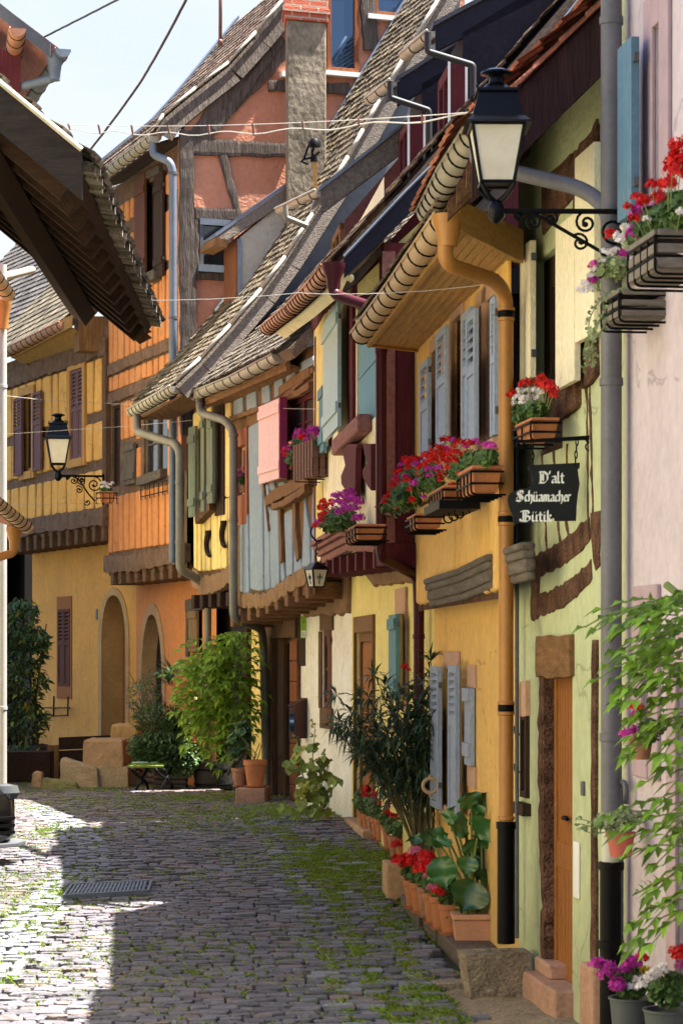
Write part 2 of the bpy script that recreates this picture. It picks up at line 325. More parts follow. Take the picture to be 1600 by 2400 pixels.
mat('joint_soil', (.05,.042,.03), .98, .5, 14, bump=.9, bscale=70, col2=(.035,.045,.018)); mat('sand', (.30,.23,.15), .98, .4, 5, bump=.8, bscale=60, fine=.3, col2=(.2,.15,.10))
mat('grass', (.17,.30,.03), .7, .5, 3, island=.45, transl=.25, col2=(.22,.24,.05)); mat('kerb_wood', (.12,.09,.075), .85, .4, 5, bump=.5, stretch=(6,1,6))
mat('car_paint', (.003,.003,.004), .16, .1, 2, spec=.4); mat('car_glass', (.10,.11,.12), .1, .1, 2, metal=.3); mat('chrome', (.6,.6,.6), .15, .1, 2, metal=1)
mat('sign_black', (.003,.003,.004), .5, .3, 6); mat('sign_white', (.82,.82,.80), .6, .08, 8); mat('sign_green', (.28,.5,.05), .5, .1, 4); mat('bench_green', (.16,.22,.025), .6, .2, 6); mat('bench_mint', (.4,.62,.5), .6, .1, 6)
mat('tub_black', (.022,.018,.015), .75, .5, 6, bump=.4, fine=.3); mat('zinc_tub', (.12,.13,.135), .5, .3, 5, metal=.3); mat('brass', (.62,.42,.15), .4, .3, 5)
mat('cable_dark', (.02,.022,.03), .7, .2, 4); mat('cable_light', (.45,.42,.38), .7, .2, 4); mat('mailbox', (.075,.03,.022), .5, .2, 5)
# brick cap
m = mat('brick', (.42,.10,.05), .85, .3, 9, bump=.4, fine=.2); nt = m.node_tree; bk = nt.nodes.new('ShaderNodeTexBrick'); tc = nt.nodes.new('ShaderNodeTexCoord'); mp = nt.nodes.new('ShaderNodeMapping')
mp.inputs['Rotation'].default_value = (math.radians(90),0,math.radians(0)); nt.links.new(tc.outputs['Object'], mp.inputs['Vector']); nt.links.new(mp.outputs['Vector'], bk.inputs['Vector'])
bk.inputs['Color1'].default_value = (.45,.10,.05,1); bk.inputs['Color2'].default_value = (.33,.07,.04,1); bk.inputs['Mortar'].default_value = (.3,.26,.2,1); bk.inputs['Scale'].default_value = 1
bk.inputs['Mortar Size'].default_value = .01; bk.inputs['Brick Width'].default_value = .22; bk.inputs['Row Height'].default_value = .075
nt.links.new(bk.outputs['Color'], nt.nodes['Principled BSDF'].inputs['Base Color'])
# ------------------------------------------------------------------ camera, sun, sky
sc = bpy.context.scene
cam = bpy.data.objects.new('camera', bpy.data.cameras.new('camera')); C.objects.link(cam); sc.camera = cam
cam.location = (0,0,CZ); cam.rotation_euler = (math.radians(90),0,0)
cd = cam.data; cd.sensor_fit = 'HORIZONTAL'; cd.sensor_width = 24; cd.lens = 24*F/1600; cd.shift_y = (HY-1200)/1600; cd.clip_end = 3000
cd.dof.use_dof = True; cd.dof.focus_distance = 22; cd.dof.aperture_fstop = 9
EL, AZ = math.radians(68), math.radians(7)
sv = Vector((math.cos(EL)*math.cos(AZ), math.cos(EL)*math.sin(AZ), math.sin(EL)))
sl = bpy.data.lights.new('sun', 'SUN'); sl.energy = 5; sl.angle = math.radians(.5); sl.color = (1,.95,.86)
so = bpy.data.objects.new('sun', sl); C.objects.link(so); so.rotation_euler = (-sv).to_track_quat('-Z','Y').to_euler(); so.location = (10,20,30)
w = bpy.data.worlds.new('World'); sc.world = w; w.use_nodes = True; nt = w.node_tree
sk = nt.nodes.new('ShaderNodeTexSky'); sk.sky_type = 'NISHITA'; sk.sun_disc = False; sk.sun_elevation = EL; sk.sun_rotation = math.pi/2-AZ
sk.air_density = 1.0; sk.dust_density = 1.2; sk.ozone_density = 1.0
tcw = nt.nodes.new('ShaderNodeTexCoord'); mpw = nt.nodes.new('ShaderNodeMapping'); mpw.inputs['Scale'].default_value = (1.6,1.6,3.2); mpw.inputs['Location'].default_value = (.3,.0,.35)
nzw = nt.nodes.new('ShaderNodeTexNoise'); nzw.inputs['Scale'].default_value = 2.6; nzw.inputs['Detail'].default_value = 9; nzw.inputs['Roughness'].default_value = .55
crw = nt.nodes.new('ShaderNodeValToRGB'); crw.color_ramp.elements[0].position = .45; crw.color_ramp.elements[1].position = .66
mxw = nt.nodes.new('ShaderNodeMix'); mxw.data_type = 'RGBA'; mxw.inputs['B'].default_value = (2.0,2.03,2.08,1)
nt.links.new(tcw.outputs['Generated'], mpw.inputs['Vector']); nt.links.new(mpw.outputs['Vector'], nzw.inputs['Vector']); nt.links.new(nzw.outputs['Fac'], crw.inputs['Fac']); mhz = nt.nodes.new('ShaderNodeMix'); mhz.data_type = 'RGBA'; mhz.inputs['A'].default_value = (1.62,1.82,2.02,1); spw = nt.nodes.new('ShaderNodeSeparateXYZ'); nt.links.new(tcw.outputs['Generated'], spw.inputs['Vector']); mrw = nt.nodes.new('ShaderNodeMapRange'); mrw.inputs['From Min'].default_value = .16; mrw.inputs['From Max'].default_value = .55; mrw.inputs['To Min'].default_value = 1; mrw.inputs['To Max'].default_value = .06
mrh = nt.nodes.new('ShaderNodeMapRange'); mrh.inputs['From Min'].default_value = .26; mrh.inputs['From Max'].default_value = .55; nt.links.new(spw.outputs['Z'], mrh.inputs['Value']); nt.links.new(mrh.outputs['Result'], mhz.inputs['Factor']); nt.links.new(spw.outputs['Z'], mrw.inputs['Value']); mlw = nt.nodes.new('ShaderNodeMath'); mlw.operation = 'MULTIPLY'; nt.links.new(crw.outputs['Color'], mlw.inputs[0]); nt.links.new(mrw.outputs['Result'], mlw.inputs[1]); nt.links.new(mlw.outputs['Value'], mxw.inputs['Factor']); nt.links.new(sk.outputs['Color'], mhz.inputs['B']); nt.links.new(mhz.outputs['Result'], mxw.inputs['A'])
nt.links.new(mxw.outputs['Result'], nt.nodes['Background'].inputs['Color']); nt.nodes['Background'].inputs['Strength'].default_value = .08
sc.view_settings.view_transform = 'Standard'; sc.view_settings.look = 'None'; sc.view_settings.exposure = 2.72; sc.view_settings.gamma = 1
sc.cycles.max_bounces = 10; sc.cycles.diffuse_bounces = 6; sc.cycles.transparent_max_bounces = 8
# ------------------------------------------------------------------ shared builders
def gutter(par, pts, r, m, strap=None, n=10, name='gutter', step=.24, wire=.006, caps=True):
    """half-round gutter along 3D points (rim centre line), straps as a part of it"""
    pts = [Vector(p) for p in pts]; mb = MB(); vs = []; m_ = len(pts)
    for i, p in enumerate(pts):
        t = (pts[min(i+1,m_-1)]-pts[max(i-1,0)]); t.z = 0; t.normalize(); sd = Vector((t.y,-t.x,0))
        for q in (r, r-.006):
            for j in range(n+1):
                th = math.pi*j/n; vs.append(p+sd*math.cos(th)*q-Vector((0,0,math.sin(th)*q)))
    k = 2*(n+1); fs = []
    for i in range(m_-1):
        for o in (0, n+1):
            for j in range(n): fs.append([i*k+o+j, i*k+o+j+1, (i+1)*k+o+j+1, (i+1)*k+o+j])
        for j in (0, n): fs.append([i*k+j, i*k+n+1+j, (i+1)*k+n+1+j, (i+1)*k+j])
    mb.add(vs, fs)
    if caps:
        for i in (0, m_-1): mb.add([vs[i*k+j] for j in range(n+1)], [list(range(n+1))])
    tt = (pts[1]-pts[0]).normalized(); sd = Vector((tt.y,-tt.x,0)).normalized()
    sgn = -1
    mb.tube([p+sd*sgn*r+Vector((0,0,.004)) for p in pts], .011, 6)
    o = mb.build(name, m, par, smooth=True, norm=False)
    if strap:
        sb = MB(); tot = 0
        for a, b in zip(pts, pts[1:]):
            Ls = (b-a).length; t = (b-a).normalized(); s2 = Vector((t.y,-t.x,0)).normalized(); d = step/2
            while d < Ls:
                c = a+t*d
                sb.tube([c+s2*math.cos(math.pi*j/8)*(r+.004)-Vector((0,0,math.sin(math.pi*j/8)*(r+.004))) for j in range(9)], wire, 5); d += step
        sb.build('strap', strap, o)
    return o
def bend(pts, rad=.06, n=5):
    """round the corners of a polyline"""
    p = [Vector(q) for q in pts]; out = [p[0]]
    for i in range(1, len(p)-1):
        a = p[i]+(p[i-1]-p[i]).normalized()*min(rad,(p[i-1]-p[i]).length*.45); b = p[i]+(p[i+1]-p[i]).normalized()*min(rad,(p[i+1]-p[i]).length*.45)
        for k in range(n+1):
            t = k/n; out.append(a*(1-t)**2+p[i]*2*t*(1-t)+b*t*t)
    out.append(p[-1]); return out
def pipe(par, pts, r, m, rad=.07, collars=(), cm=None, name='downpipe', n=14):
    mb = MB(); mb.tube(bend(pts, rad), r, n); o = mb.build(name, m, par, smooth=2)
    if collars:
        cb = MB()
        for c in collars: cb.lathe(c, [(r*1.02,-.02),(r*1.13,-.018),(r*1.13,.018),(r*1.02,.02)], n)
        cb.build('pipe_clip', cm or m, o, smooth=2)
    return o
def window(par, W, r, frame='brown_wood', pane='dark_glass', fw=.05, rec=.10, mull=True, d=0, name='window', bars=1, sill=None):
    """frame set inside the opening r=(u0,u1,z0,z1) of wall W, pane behind it"""
    u0, u1, z0, z1 = r; mb = MB(); a, b = d-rec-.03, d-rec+.015
    W.box(mb, (u0,u0+fw,z0,z1), a, b); W.box(mb, (u1-fw,u1,z0,z1), a, b); W.box(mb, (u0+fw,u1-fw,z1-fw,z1), a, b); W.box(mb, (u0+fw,u1-fw,z0,z0+fw), a, b)
    if mull:
        um = (u0+u1)/2; W.box(mb, (um-fw*.5,um+fw*.5,z0+fw,z1-fw), a, b)
        for k in range(bars):
            zz = z0+(z1-z0)*(k+1)/(bars+1); W.box(mb, (u0+fw,um-fw*.5,zz-.012,zz+.012), a, b-.01); W.box(mb, (um+fw*.5,u1-fw,zz-.012,zz+.012), a, b-.01)
    o = mb.build(name, frame, par, bevel=.004)
    pb = MB(); W.quad(pb, (u0,u1,z0,z1), a+.012); pb.build('pane', pane, o)
    if sill:
        sb = MB(); W.box(sb, (u0-.05,u1+.05,z0-.06,z0-.003), d-rec, d+.05); sb.build('sill', sill, o, bevel=.006)
    return o
def shutter(par, W, r, m, d=.012, th=.035, louvre=.45, hinge=True, swing=0, far=True, name='shutter', edge=None, planks=3, batten=True):
    """shutter leaf lying against wall W (or swung out by angle), louvred in the upper part"""
    u0, u1, z0, z1 = r; mb = MB(); wd = u1-u0
    hu = u1 if far else u0; sg = -1 if far else 1
    ca, sa = math.cos(swing), math.sin(swing)
    ex = W.u*sg*ca+W.n*sa; ey = (W.n*ca-W.u*sg*sa)
    o = W.P(hu, z0, d); Z = Vector((0,0,1)); H = z1-z0
    B = lambda x0,x1,y0,y1,c0,c1: mb.obox(o+ex*x0+Z*y0+ey*c0, ex*(x1-x0), Z*(y1-y0), ey*(c1-c0))
    if louvre:
        fw = min(.05, wd*.2); zl = H*(1-louvre)
        B(0,fw,0,H,0,th); B(wd-fw,wd,0,H,0,th); B(fw,wd-fw,H-fw,H,0,th); B(fw,wd-fw,0,fw,0,th); B(fw,wd-fw,zl-fw/2,zl+fw/2,0,th)
        B(fw,wd-fw,fw,zl-fw/2,th*.3,th*.6)
        n = max(4, int((H-fw-zl)/.055)); hz = (H-fw-zl-fw/2)/n
        for k in range(n):
            y = zl+fw/2+k*hz
            p = [o+ex*fw+Z*(y)+ey*th*.95, o+ex*(wd-fw)+Z*y+ey*th*.95, o+ex*(wd-fw)+Z*(y+hz*.75)+ey*.003, o+ex*fw+Z*(y+hz*.75)+ey*.003]
            mb.prism(p, Z*.008)
    else:
        for k in range(planks):
            a = wd*k/planks; b = wd*(k+1)/planks-.004; B(a,b,R(0,.004),H-R(0,.004),0,th)
        for y in ((H*.12, H*.82) if batten else ()): B(.01,wd-.01,y,y+.09,th,th+.018)
    ob = mb.build(name, m, par, bevel=.003)
    if hinge:
        hb = MB()
        for y in (H*.15, H*.85):
            c = o+Z*y+ey*th*.5; hb.obox(c-ex*.03-ey*.012, ex*.05, ey*.024, Z*.04); 
        hb.build('hinge', edge or 'zinc_dark', ob)
    return ob
def tiles(mb, P, ev, sv_, nu, nv, tw=.96, thick=.014, lift=.016, jit=.006, nose=True):
    """courses of flat clay tiles; P eave corner, ev eave vector, sv_ slope vector"""
    P, ev, sv_ = Vector(P), Vector(ev), Vector(sv_); n = ev.cross(sv_).normalized()
    if n.z < 0: n = -n
    eu, es = ev/nu, sv_/nv
    for j in range(nv):
        for i in range(-(j%2), nu):
            o = P+eu*(i+.5*(j%2))+es*j+n*R(0,jit); last = (i == nu-1 and j%2)
            a = o+eu*(.52 if i < 0 else .02)+n*(lift); b = o+eu*(.48 if last else tw)+n*(lift+R(-.003,.003)); c = b+es*1.25-n*lift; d = a+es*1.25-n*lift
            if nose:
                k = es*.18; m1 = a.lerp(b,.5)-es*R(.0,.05)
                top = [a+k, a.lerp(b,.2), m1, a.lerp(b,.8), b+k, c, d]
            else: top = [a, b, c, d]
            q = len(top); mb.add([t+n*thick for t in top]+top, [list(range(q))]+[[x,q+x,q+(x+1)%q,(x+1)%q] for x in range(q-2)])
def slab(mb, A, B, up, th):
    """roof deck from eave A-B by vector up, thickness th measured downwards"""
    A, B, up = Vector(A), Vector(B), Vector(up); n = (B-A).cross(up).normalized(); n = -n if n.z > 0 else n
    mb.obox(A, B-A, up, n*th)
# foliage --------------------------------------------------------------------
def rdir(): 
    v = Vector((random.gauss(0,1),random.gauss(0,1),random.gauss(0,1))); return v.normalized()
def head(mb, c, r, n=22, q=.5):
    c = Vector(c); n = int(n*1.35)
    for _ in range(n):
        d = rdir(); d.z = abs(d.z)*.8+d.z*.2; d.normalize(); p = c+d*r*R(.62,1.12); nn = (d+rdir()*.45).normalized(); t = nn.orthogonal().normalized(); t.rotate(Matrix.Rotation(R(0,6.28),3,nn)); b = nn.cross(t); s = r*q*R(.65,1.1); vs = [p]
        for k in range(10): a = k*.62832; rr = s if k%2 == 0 else s*.52; vs.append(p+(t*math.cos(a)+b*math.sin(a))*rr+nn*s*(.25 if k%2 == 0 else .05))
        mb.add(vs, [[0,k+1,(k+1)%10+1] for k in range(10)])
def leaves(mb, c, rad, n, L, w=.5, up=.4, shell=.5, droop=.25):
    c = Vector(c); rad = Vector(rad)
    for _ in range(n):
        d = rdir(); k = R(shell,1)**.6; p = c+Vector((d.x*rad.x,d.y*rad.y,d.z*rad.z))*k
        o = (d+rdir()*.7+Vector((0,0,up))).normalized(); nr = (Vector((0,0,1))+rdir()*.6+d*.4).normalized(); l = L*R(.65,1.25)
        mb.leaf(p, o, nr, l, l*w, droop)
def round_leaf(mb, p, nrm, r):
    nrm = Vector(nrm).normalized(); t = nrm.orthogonal().normalized(); t.rotate(Matrix.Rotation(R(0,6.28),3,nrm)); b = nrm.cross(t)
    vs = [p]; 
    for k in range(8):
        a = 2*math.pi*(k+.5)/8*.94+.1; rr = r*(.86 if k%2 else 1); vs.append(p+(t*math.cos(a)+b*math.sin(a))*rr+nrm*r*(.22 if k%2 else .12))
    mb.add(vs, [[0,k+1,k+2] for k in range(7)])
def geranium(par, c, rad, flowers, nleaf=60, lr=.028, hr=.034, trail=0, leafmat='leaf_geranium', stems=True, nfl=22):
    """geranium: round scalloped leaves in a mound and flower heads (material, count) on stalks above them"""
    c = Vector(c); rad = Vector(rad); lb = MB(); sb = MB()
    for _ in range(nleaf):
        d = rdir(); p = c+Vector((d.x*rad.x,d.y*rad.y,d.z*rad.z*.8))*R(.35,1); p.z -= trail*R(0,1)*(1 if R(0,1)<.3 else 0)
        round_leaf(lb, p, Vector((0,0,.8))+d*.8+rdir()*.5, lr*R(.6,1.2))
    lb.build('foliage', leafmat, par, norm=False)
    for fm, n in flowers:
        fb = MB()
        for _ in range(n):
            d = rdir(); d.z = abs(d.z)*.9-.15; d.normalize(); p = c+Vector((d.x*rad.x,d.y*rad.y,d.z*rad.z))*R(.85,1.12)+Vector((0,0,rad.z*.12))
            head(fb, p, hr*R(.7,1.2), nfl); sb.tube([c+(p-c)*.4, p], .0025, 4, False)
        fb.build('flowers', fm, par, norm=False)
    if stems and sb.v: sb.build('stalks', 'stem_green', par)
# ================================================================== STREET
XR = [(1.9,7.5),(1.62,9.6),(1.36,11.6),(1.034,14.15),(.70,18.3),(.105,24.9),(-.46,27.6),(-.9,29.2),(-1.6,31.1),(-2.95,34.8),(-5.05,39.5),(-7.5,45)]
def xr(Y):
    for (xa,ya),(xb,yb) in zip(XR, XR[1:]):
        if Y <= yb: return xa+(xb-xa)*(Y-ya)/(yb-ya)
    return XR[-1][0]
def px_of(p): return (CX+p[0]/p[1]*F, HY+(CZ-p[2])/p[1]*F)
g = MB(); xs = [-60,-30,-12]+[-9+.5*i for i in range(24)]+[6,15,40]; ys = [-30,0,6]+[8+.5*i for i in range(76)]+[60,120,400]
for j in range(len(ys)-1):
    for i in range(len(xs)-1):
        q = [(xs[i],ys[j]),(xs[i+1],ys[j]),(xs[i+1],ys[j+1]),(xs[i],ys[j+1])]
        g.poly(*[(x,y,gz(x,y)-.035) for x,y in q])
g.build('ground', 'joint_soil', kind='structure', smooth=True)
def seg_d(p, a, b):
    ap, ab = p-a, b-a; t = max(0,min(1,ap.dot(ab)/ab.dot(ab))); return (ap-ab*t).length
def pl(*pts): return [Vector(gp(*p)[:2]) for p in pts]
def pl_d(p, line): return min(seg_d(p,a,b) for a,b in zip(line,line[1:]))
L1 = pl((640,1935),(700,1985),(770,2090),(840,2230),(925,2400)); L2 = pl((830,1960),(860,2070),(930,2200),(1010,2340),(1050,2400)); L0 = pl((560,1900),(660,2020),(740,2180),(830,2400))
L3 = pl((70,1890),(150,1925),(205,1985),(200,2040),(150,2085),(90,2140),(-40,2300))
st = {'sett':MB(),'sett_pink':MB(),'sett_blue':MB()}
def stone(mb, c, ax, ay, h, rnd=.75):
    n = Vector((R(-.05,.05),R(-.05,.05),1)); k = rnd
    def ring(s, z): 
        return [c+ax*sx*s*(1-.12*R(0,1))+ay*sy*s*(1-.12*R(0,1))+Vector((0,0,z+ n.x*sx*ax.length+n.y*sy*ay.length)) for sx,sy in ((-.5,-.5),(0,-.56),(.5,-.5),(.56,0),(.5,.5),(0,.56),(-.5,.5),(-.56,0))]
    a = ring(.98,-.04); b = ring(.95,h*.6); t = ring(k,h); m_ = len(a)
    mb.add(a+b+t, [[i,(i+1)%m_,m_+(i+1)%m_,m_+i] for i in range(m_)]+[[m_+i,m_+(i+1)%m_,2*m_+(i+1)%m_,2*m_+i] for i in range(m_)]+[[2*m_+i for i in range(m_)]])
Y0 = 10.6
while Y0 < 40.5:
    dep = R(.08,.115); 
    X = -2.95 if Y0 < 20 else -2.95-(Y0-20)*.22
    X = max(X, -.152*Y0-.4); X += R(0,.1)
    while True:
        wd = R(.085,.19); xc = X+wd/2; slope = .09+.012*max(0,Y0-22); Yc = Y0+slope*xc+.05*math.sin(xc*1.7+Y0*.25)+R(-.008,.008)
        if xc > xr(Yc)-.03: break
        X += wd
        p = Vector((xc,Yc)); z = gz(xc,Yc)
        if Yc < 14.3 and xc > .62+.1*math.sin(Yc*5)+R(-.05,.05)+.35*max(0,12.2-Yc): continue
        dk = xr(Yc)-xc
        if 14.3 < Yc < 18.4 and dk < .34: continue
        d1 = min(pl_d(p,L1), pl_d(p,L2)); d3 = pl_d(p,L3)
        if d3 < .2: continue
        t = Vector((1,slope,0)).normalized(); b = Vector((-slope,1,0)).normalized()
        between = xc > -.25-.055*(Yc-14) and dk > .3 and Yc < 26
        k = 'sett_blue' if (between and R(0,1) < .45) else ('sett_pink' if R(0,1) < (.15+.55*sstep(19,27,Yc)+(.3 if dk < .5 else 0)) else 'sett')
        jit = .012 if not between else .022
        stone(st[k], Vector((xc,Yc,z+R(-jit,jit)*.6-.008)), t*wd*.95, b*dep*.93, R(.010,.018), R(.82,.92))
    Y0 += dep
for i in range(len(L3)-1):                                           # rounded cobbles of the left channel
    a, b = L3[i], L3[i+1]; n = int((b-a).length/.12)
    for k in range(n):
        c = a.lerp(b,k/n); t = (b-a).normalized(); s = Vector((-t.y,t.x))
        for q in (-.15,-.05,.05,.15):
            p = c+s*(q+R(-.02,.02)); stone(st['sett_blue'], Vector((p.x,p.y,gz(p.x,p.y)+R(-.018,.0))), Vector((t.x,t.y,0))*R(.08,.12), Vector((s.x,s.y,0))*R(.07,.13), R(.010,.022), .66)
for k, mb in st.items(): mb.build({'sett':'street_paving','sett_pink':'street_paving_pink_stone','sett_blue':'street_paving_blue_stone'}[k], k, kind='structure', smooth=False)
sd = MB(); poly = [(.5,12.4),(.66,13.2),(.6,13.9),(.75,14.4),(1.1,14.2),(1.4,11.7),(1.75,8.6),(.95,8.6),(.62,10.6)]
n = 14
for i in range(22):
    for j in range(10):
        def q(i,j):
            Y = 8.6+5.9*i/22; x1 = xr(Y)-.0; x0 = .58+.35*max(0,12.2-Y)+.06*math.sin(Y*5); X = x0+(x1-x0)*j/10; return (X,Y,gz(X,Y)-.02+.03*math.sin(j/10*math.pi*.5)+.008*math.sin(X*23+Y*17))
        sd.poly(q(i,j),q(i+1,j),q(i+1,j+1),q(i,j+1))
sd.build('dirt_verge', 'sand', kind='structure', smooth=True)
for _ in range(1): 
    gr = MB()
    def tuft(x, y, n=5, h=.03):
        z = gz(x,y)-.012
        for _ in range(n):
            a = R(0,6.28); d = Vector((math.cos(a)*R(.2,.9),math.sin(a)*R(.2,.9),1)); p = Vector((x+R(-.022,.022),y+R(-.022,.022),z)); l = h*R(.6,1.3); s = Vector((-math.sin(a),math.cos(a),0))*R(.003,.006)
            gr.add([p-s, p+s, p+d*l*.6+s*.7, p+d*l+Vector((math.cos(a),math.sin(a),-.3))*l*.4, p+d*l*.6-s*.7], [[0,1,2,3,4]])
    for ln, n, wd in ((L1,2000,.04),(L2,1300,.045),(L0,700,.03),(L3,420,.16)):
        for _ in range(n):
            i = random.randrange(len(ln)-1); p = ln[i].lerp(ln[i+1],R(0,1)); tuft(p.x+random.gauss(0,wd), p.y+random.gauss(0,wd), 5, .03)
    for _ in range(22000):
        Y = 11+28*R(0,1)**.75; X = R(-2.6-.15*max(0,Y-18), xr(Y)-.12)
        v = math.sin(X*2.1+Y*.7)+math.sin(Y*1.3-X*1.1)+.6*math.sin(X*5+Y*3)
        if v+R(-1.2,1.2) > .45: tuft(X, Y, 4, .030)
    for (px,py,rx,ry,n) in ((800,2050,.22,1.1,620),(760,2010,.25,.9,300),(675,1905,.35,.45,420),(900,2020,.12,.8,200),(610,1905,.8,1.2,380),(500,1870,.9,1.1,260),(250,1850,.3,.5,70),(960,2120,.06,1.,70),(110,1950,.15,.6,60),(1000,2330,.1,.35,60),(1130,2290,.12,.15,30),(420,1840,.8,.5,160),(960,2380,.1,.3,40)):
        c = gp(px,py)
        for _ in range(int(n*1.7)): tuft(c.x+random.gauss(0,rx*.6), c.y+random.gauss(0,ry*.6), 5, .036)
    gr.build('grass_tufts', 'grass', kind='stuff', norm=False); bpy.data.objects['grass_tufts']['label'] = 'short green grass and moss growing in the paving joints'; bpy.data.objects['grass_tufts']['category'] = 'grass'
def body(par, W, dep, z1, m, u0=0, u1=None, z0=-.3, back=.35, top=True):
    """the closed volume of a house behind its street wall"""
    u1 = W.L if u1 is None else u1; mb = MB()
    a, b, c, d = [W.P(u,z0,-q) for u,q in ((u0,back),(u1,back),(u1,dep),(u0,dep))]; H = Vector((0,0,z1-z0))
    mb.hexa([a,b,c,d,a+H,b+H,c+H,d+H]); return mb.build('body', m, par)
Zv = Vector((0,0,1))
# ================================================================== PINK HOUSE (nearest, right edge)
PK = Wall((1.9,7.37),(1.36,11.6))
H = thing('pink_house', 'pale pink plastered house at the right edge with one blue shutter', 'house', (1.36,11.6,0))
w1 = (PK.uz(1553,HY)[0], PK.uz(1537,HY)[0], 3.78, 4.75); w2 = (PK.uz(1528,HY)[0], PK.uz(1511,HY)[0], 1.42, 2.05); w3 = (PK.uz(1620,HY)[0]-.3, PK.uz(1592,HY)[0], -.3, 1.85)
mb = MB(); PK.holed(mb, (0,PK.L,-.4,6.6), [w1,w2,w3], 0, .2); mb.poly(PK.P(PK.L,-.4), PK.P(PK.L,6.6), PK.P(PK.L,6.6,-4), PK.P(PK.L,-.4,-4)); mb.build('wall', 'pink_plaster', H)
body(H, PK, 4, 6.6, 'pink_plaster', u1=PK.L-.02)
for w_ in (w1,w2,w3):
    o = window(H, PK, w_, 'stone_mauve' if 0 else 'surround_rose', 'dark_glass', .06, .16, mull=False)
    sb = MB(); a,b,c,e = w_; t=.16
    PK.box(sb,(a-t,a,c-.1,e+t),0,.022); PK.box(sb,(b,b+t,c-.1,e+t),0,.022); PK.box(sb,(a,b,e,e+t),0,.022); PK.box(sb,(a,b,c-.1,c),0,.03); sb.build('surround', M.get('mauve') or mat('mauve',(.40,.29,.33),.85,.2,5,bump=.3), o, bevel=.006)
u0 = PK.uz(1503,HY,.06)[0]; u1 = PK.uz(1470,HY,.06)[0]
shutter(H, PK, (u0,u1,PK.uz(1486,512,.06)[1],PK.uz(1486,100,.06)[1]), mat('shutter_sky',(.10,.19,.28),.6,.15,4,fine=.1), d=.07, louvre=0, far=False, planks=3, th=.04, batten=False)
for k in range(2):
    gx = [(1.42,3.2),(1.50,3.6)][k]
tp = MB(); c = PK.W(1480,1900,.06); tp.tube(bend([PK.P(PK.uz(1478,HY)[0],.2,.05), PK.P(PK.uz(1478,HY)[0],c.z,.05), PK.P(PK.uz(1478,HY)[0],c.z,.05)+Vector((.0,-.0,.12)), PK.P(PK.uz(1490,HY)[0],c.z+.12,.05), PK.P(PK.uz(1490,HY)[0],c.z+.02,.05)],.04), .014, 8); tp.build('water_pipe','zinc_dark',H, smooth=True)
rf = MB(); slab(rf, PK.P(-.2,6.5,.45), PK.P(PK.L+.1,6.5,.45), -PK.n*3.6+Zv*3.6, .14); rf.build('roof','tile_red',H)
# grey downpipe at the pink/green corner (belongs to the green house)
# ================================================================== GREEN HOUSE
GN = Wall((1.36,11.6),(1.034,14.15))
H = thing('green_house', 'narrow lime green plastered house with crooked brown beams and cream shutters', 'house', (1.2,12.9,0))
U = lambda x, d=0: GN.uz(x,HY,d)[0]
dr = (U(1341),U(1274),-.02,GN.uz(1305,1560)[1]); wn = (U(1318),U(1256),3.0,GN.uz(1287,590)[1]); ws = (U(1241),U(1227),GN.uz(1234,1870)[1],GN.uz(1234,1672)[1]); wu = (U(1408),U(1358),3.55,4.35)
mb = MB(); GN.holed(mb, (0,GN.L,-.4,5.25), [dr,wn,ws,wu], 0, .2); mb.build('wall','green_plaster',H)
body(H, GN, 3.5, 4.5, 'dark_void')
tb = MB()
def rb(pts, w, d1=.016, W=GN, mb=None, jit=.009): W.ribbon(mb or tb, [B3(*p) for p in pts], w, -.02, d1*.6, jit, step=.05)
rb([(440,1860),(560,1800),(640,1755),(720,1700),(780,1640),(832,1585)], [.13,.13,.13,.14,.14,.12], .02)
rb([(430,2140),(500,2110),(580,2080),(680,2030),(770,1950),(845,1870)], [.14,.12,.12,.12,.11,.10], .02)
rb([(462,1830),(455,2000),(448,2130)], [.24,.2,.14], .018)
rb([(872,1470),(872,1600),(885,1860)], [.2,.22,.1], .018)
for a in ([(500,1050),(520,1500),(540,1790)],[(583,1050),(605,1500),(632,1745)],[(672,1000),(665,1500),(690,1690)],[(803,480),(815,1000),(818,1590)],[(828,480),(838,1000),(850,1480)]): rb(a, [.045,.035,.05], .008, jit=.012)
GN.ribbon(tb, [A3(930,920),(1352,500)], .07, -.02, .02, .01); GN.ribbon(tb, [A3(720,1270),A3(800,1190),A3(930,1040)], [.3,.26,.2], -.02, .02, .012)
GN.ribbon(tb, [A3(1020,820),A3(1030,900)], .25, -.02, .02, .01); GN.ribbon(tb, [A3(950,930),A3(1060,830)], .1, -.02, .02, .01)
GN.ribbon(tb, [(1300,940),(1330,925),(1362,900)], [.2,.24,.22], -.02, .035, .01); GN.ribbon(tb, [(1372,850),(1404,815)], .28, -.02, .03, .01)
GN.ribbon(tb, [(1304,975),(1360,925)], [.10,.12], -.02, .03, .01)
GN.ribbon(tb, [(1398,1500),(1396,1900),(1396,2262)], [.10,.09,.12], -.02, .02, .01)
GN.ribbon(tb, [(1238,700),(1240,780)], .2, -.02, .02, .01); GN.ribbon(tb, [(1315,560),(1318,900)], .05, -.02, .02, .01)
tb.build('timber_frame', mat('chestnut_beam',(.19,.10,.065),.95,.5,9,bump=1.6,bscale=55,fine=.5,col2=(.06,.03,.02),spec=.1), H)
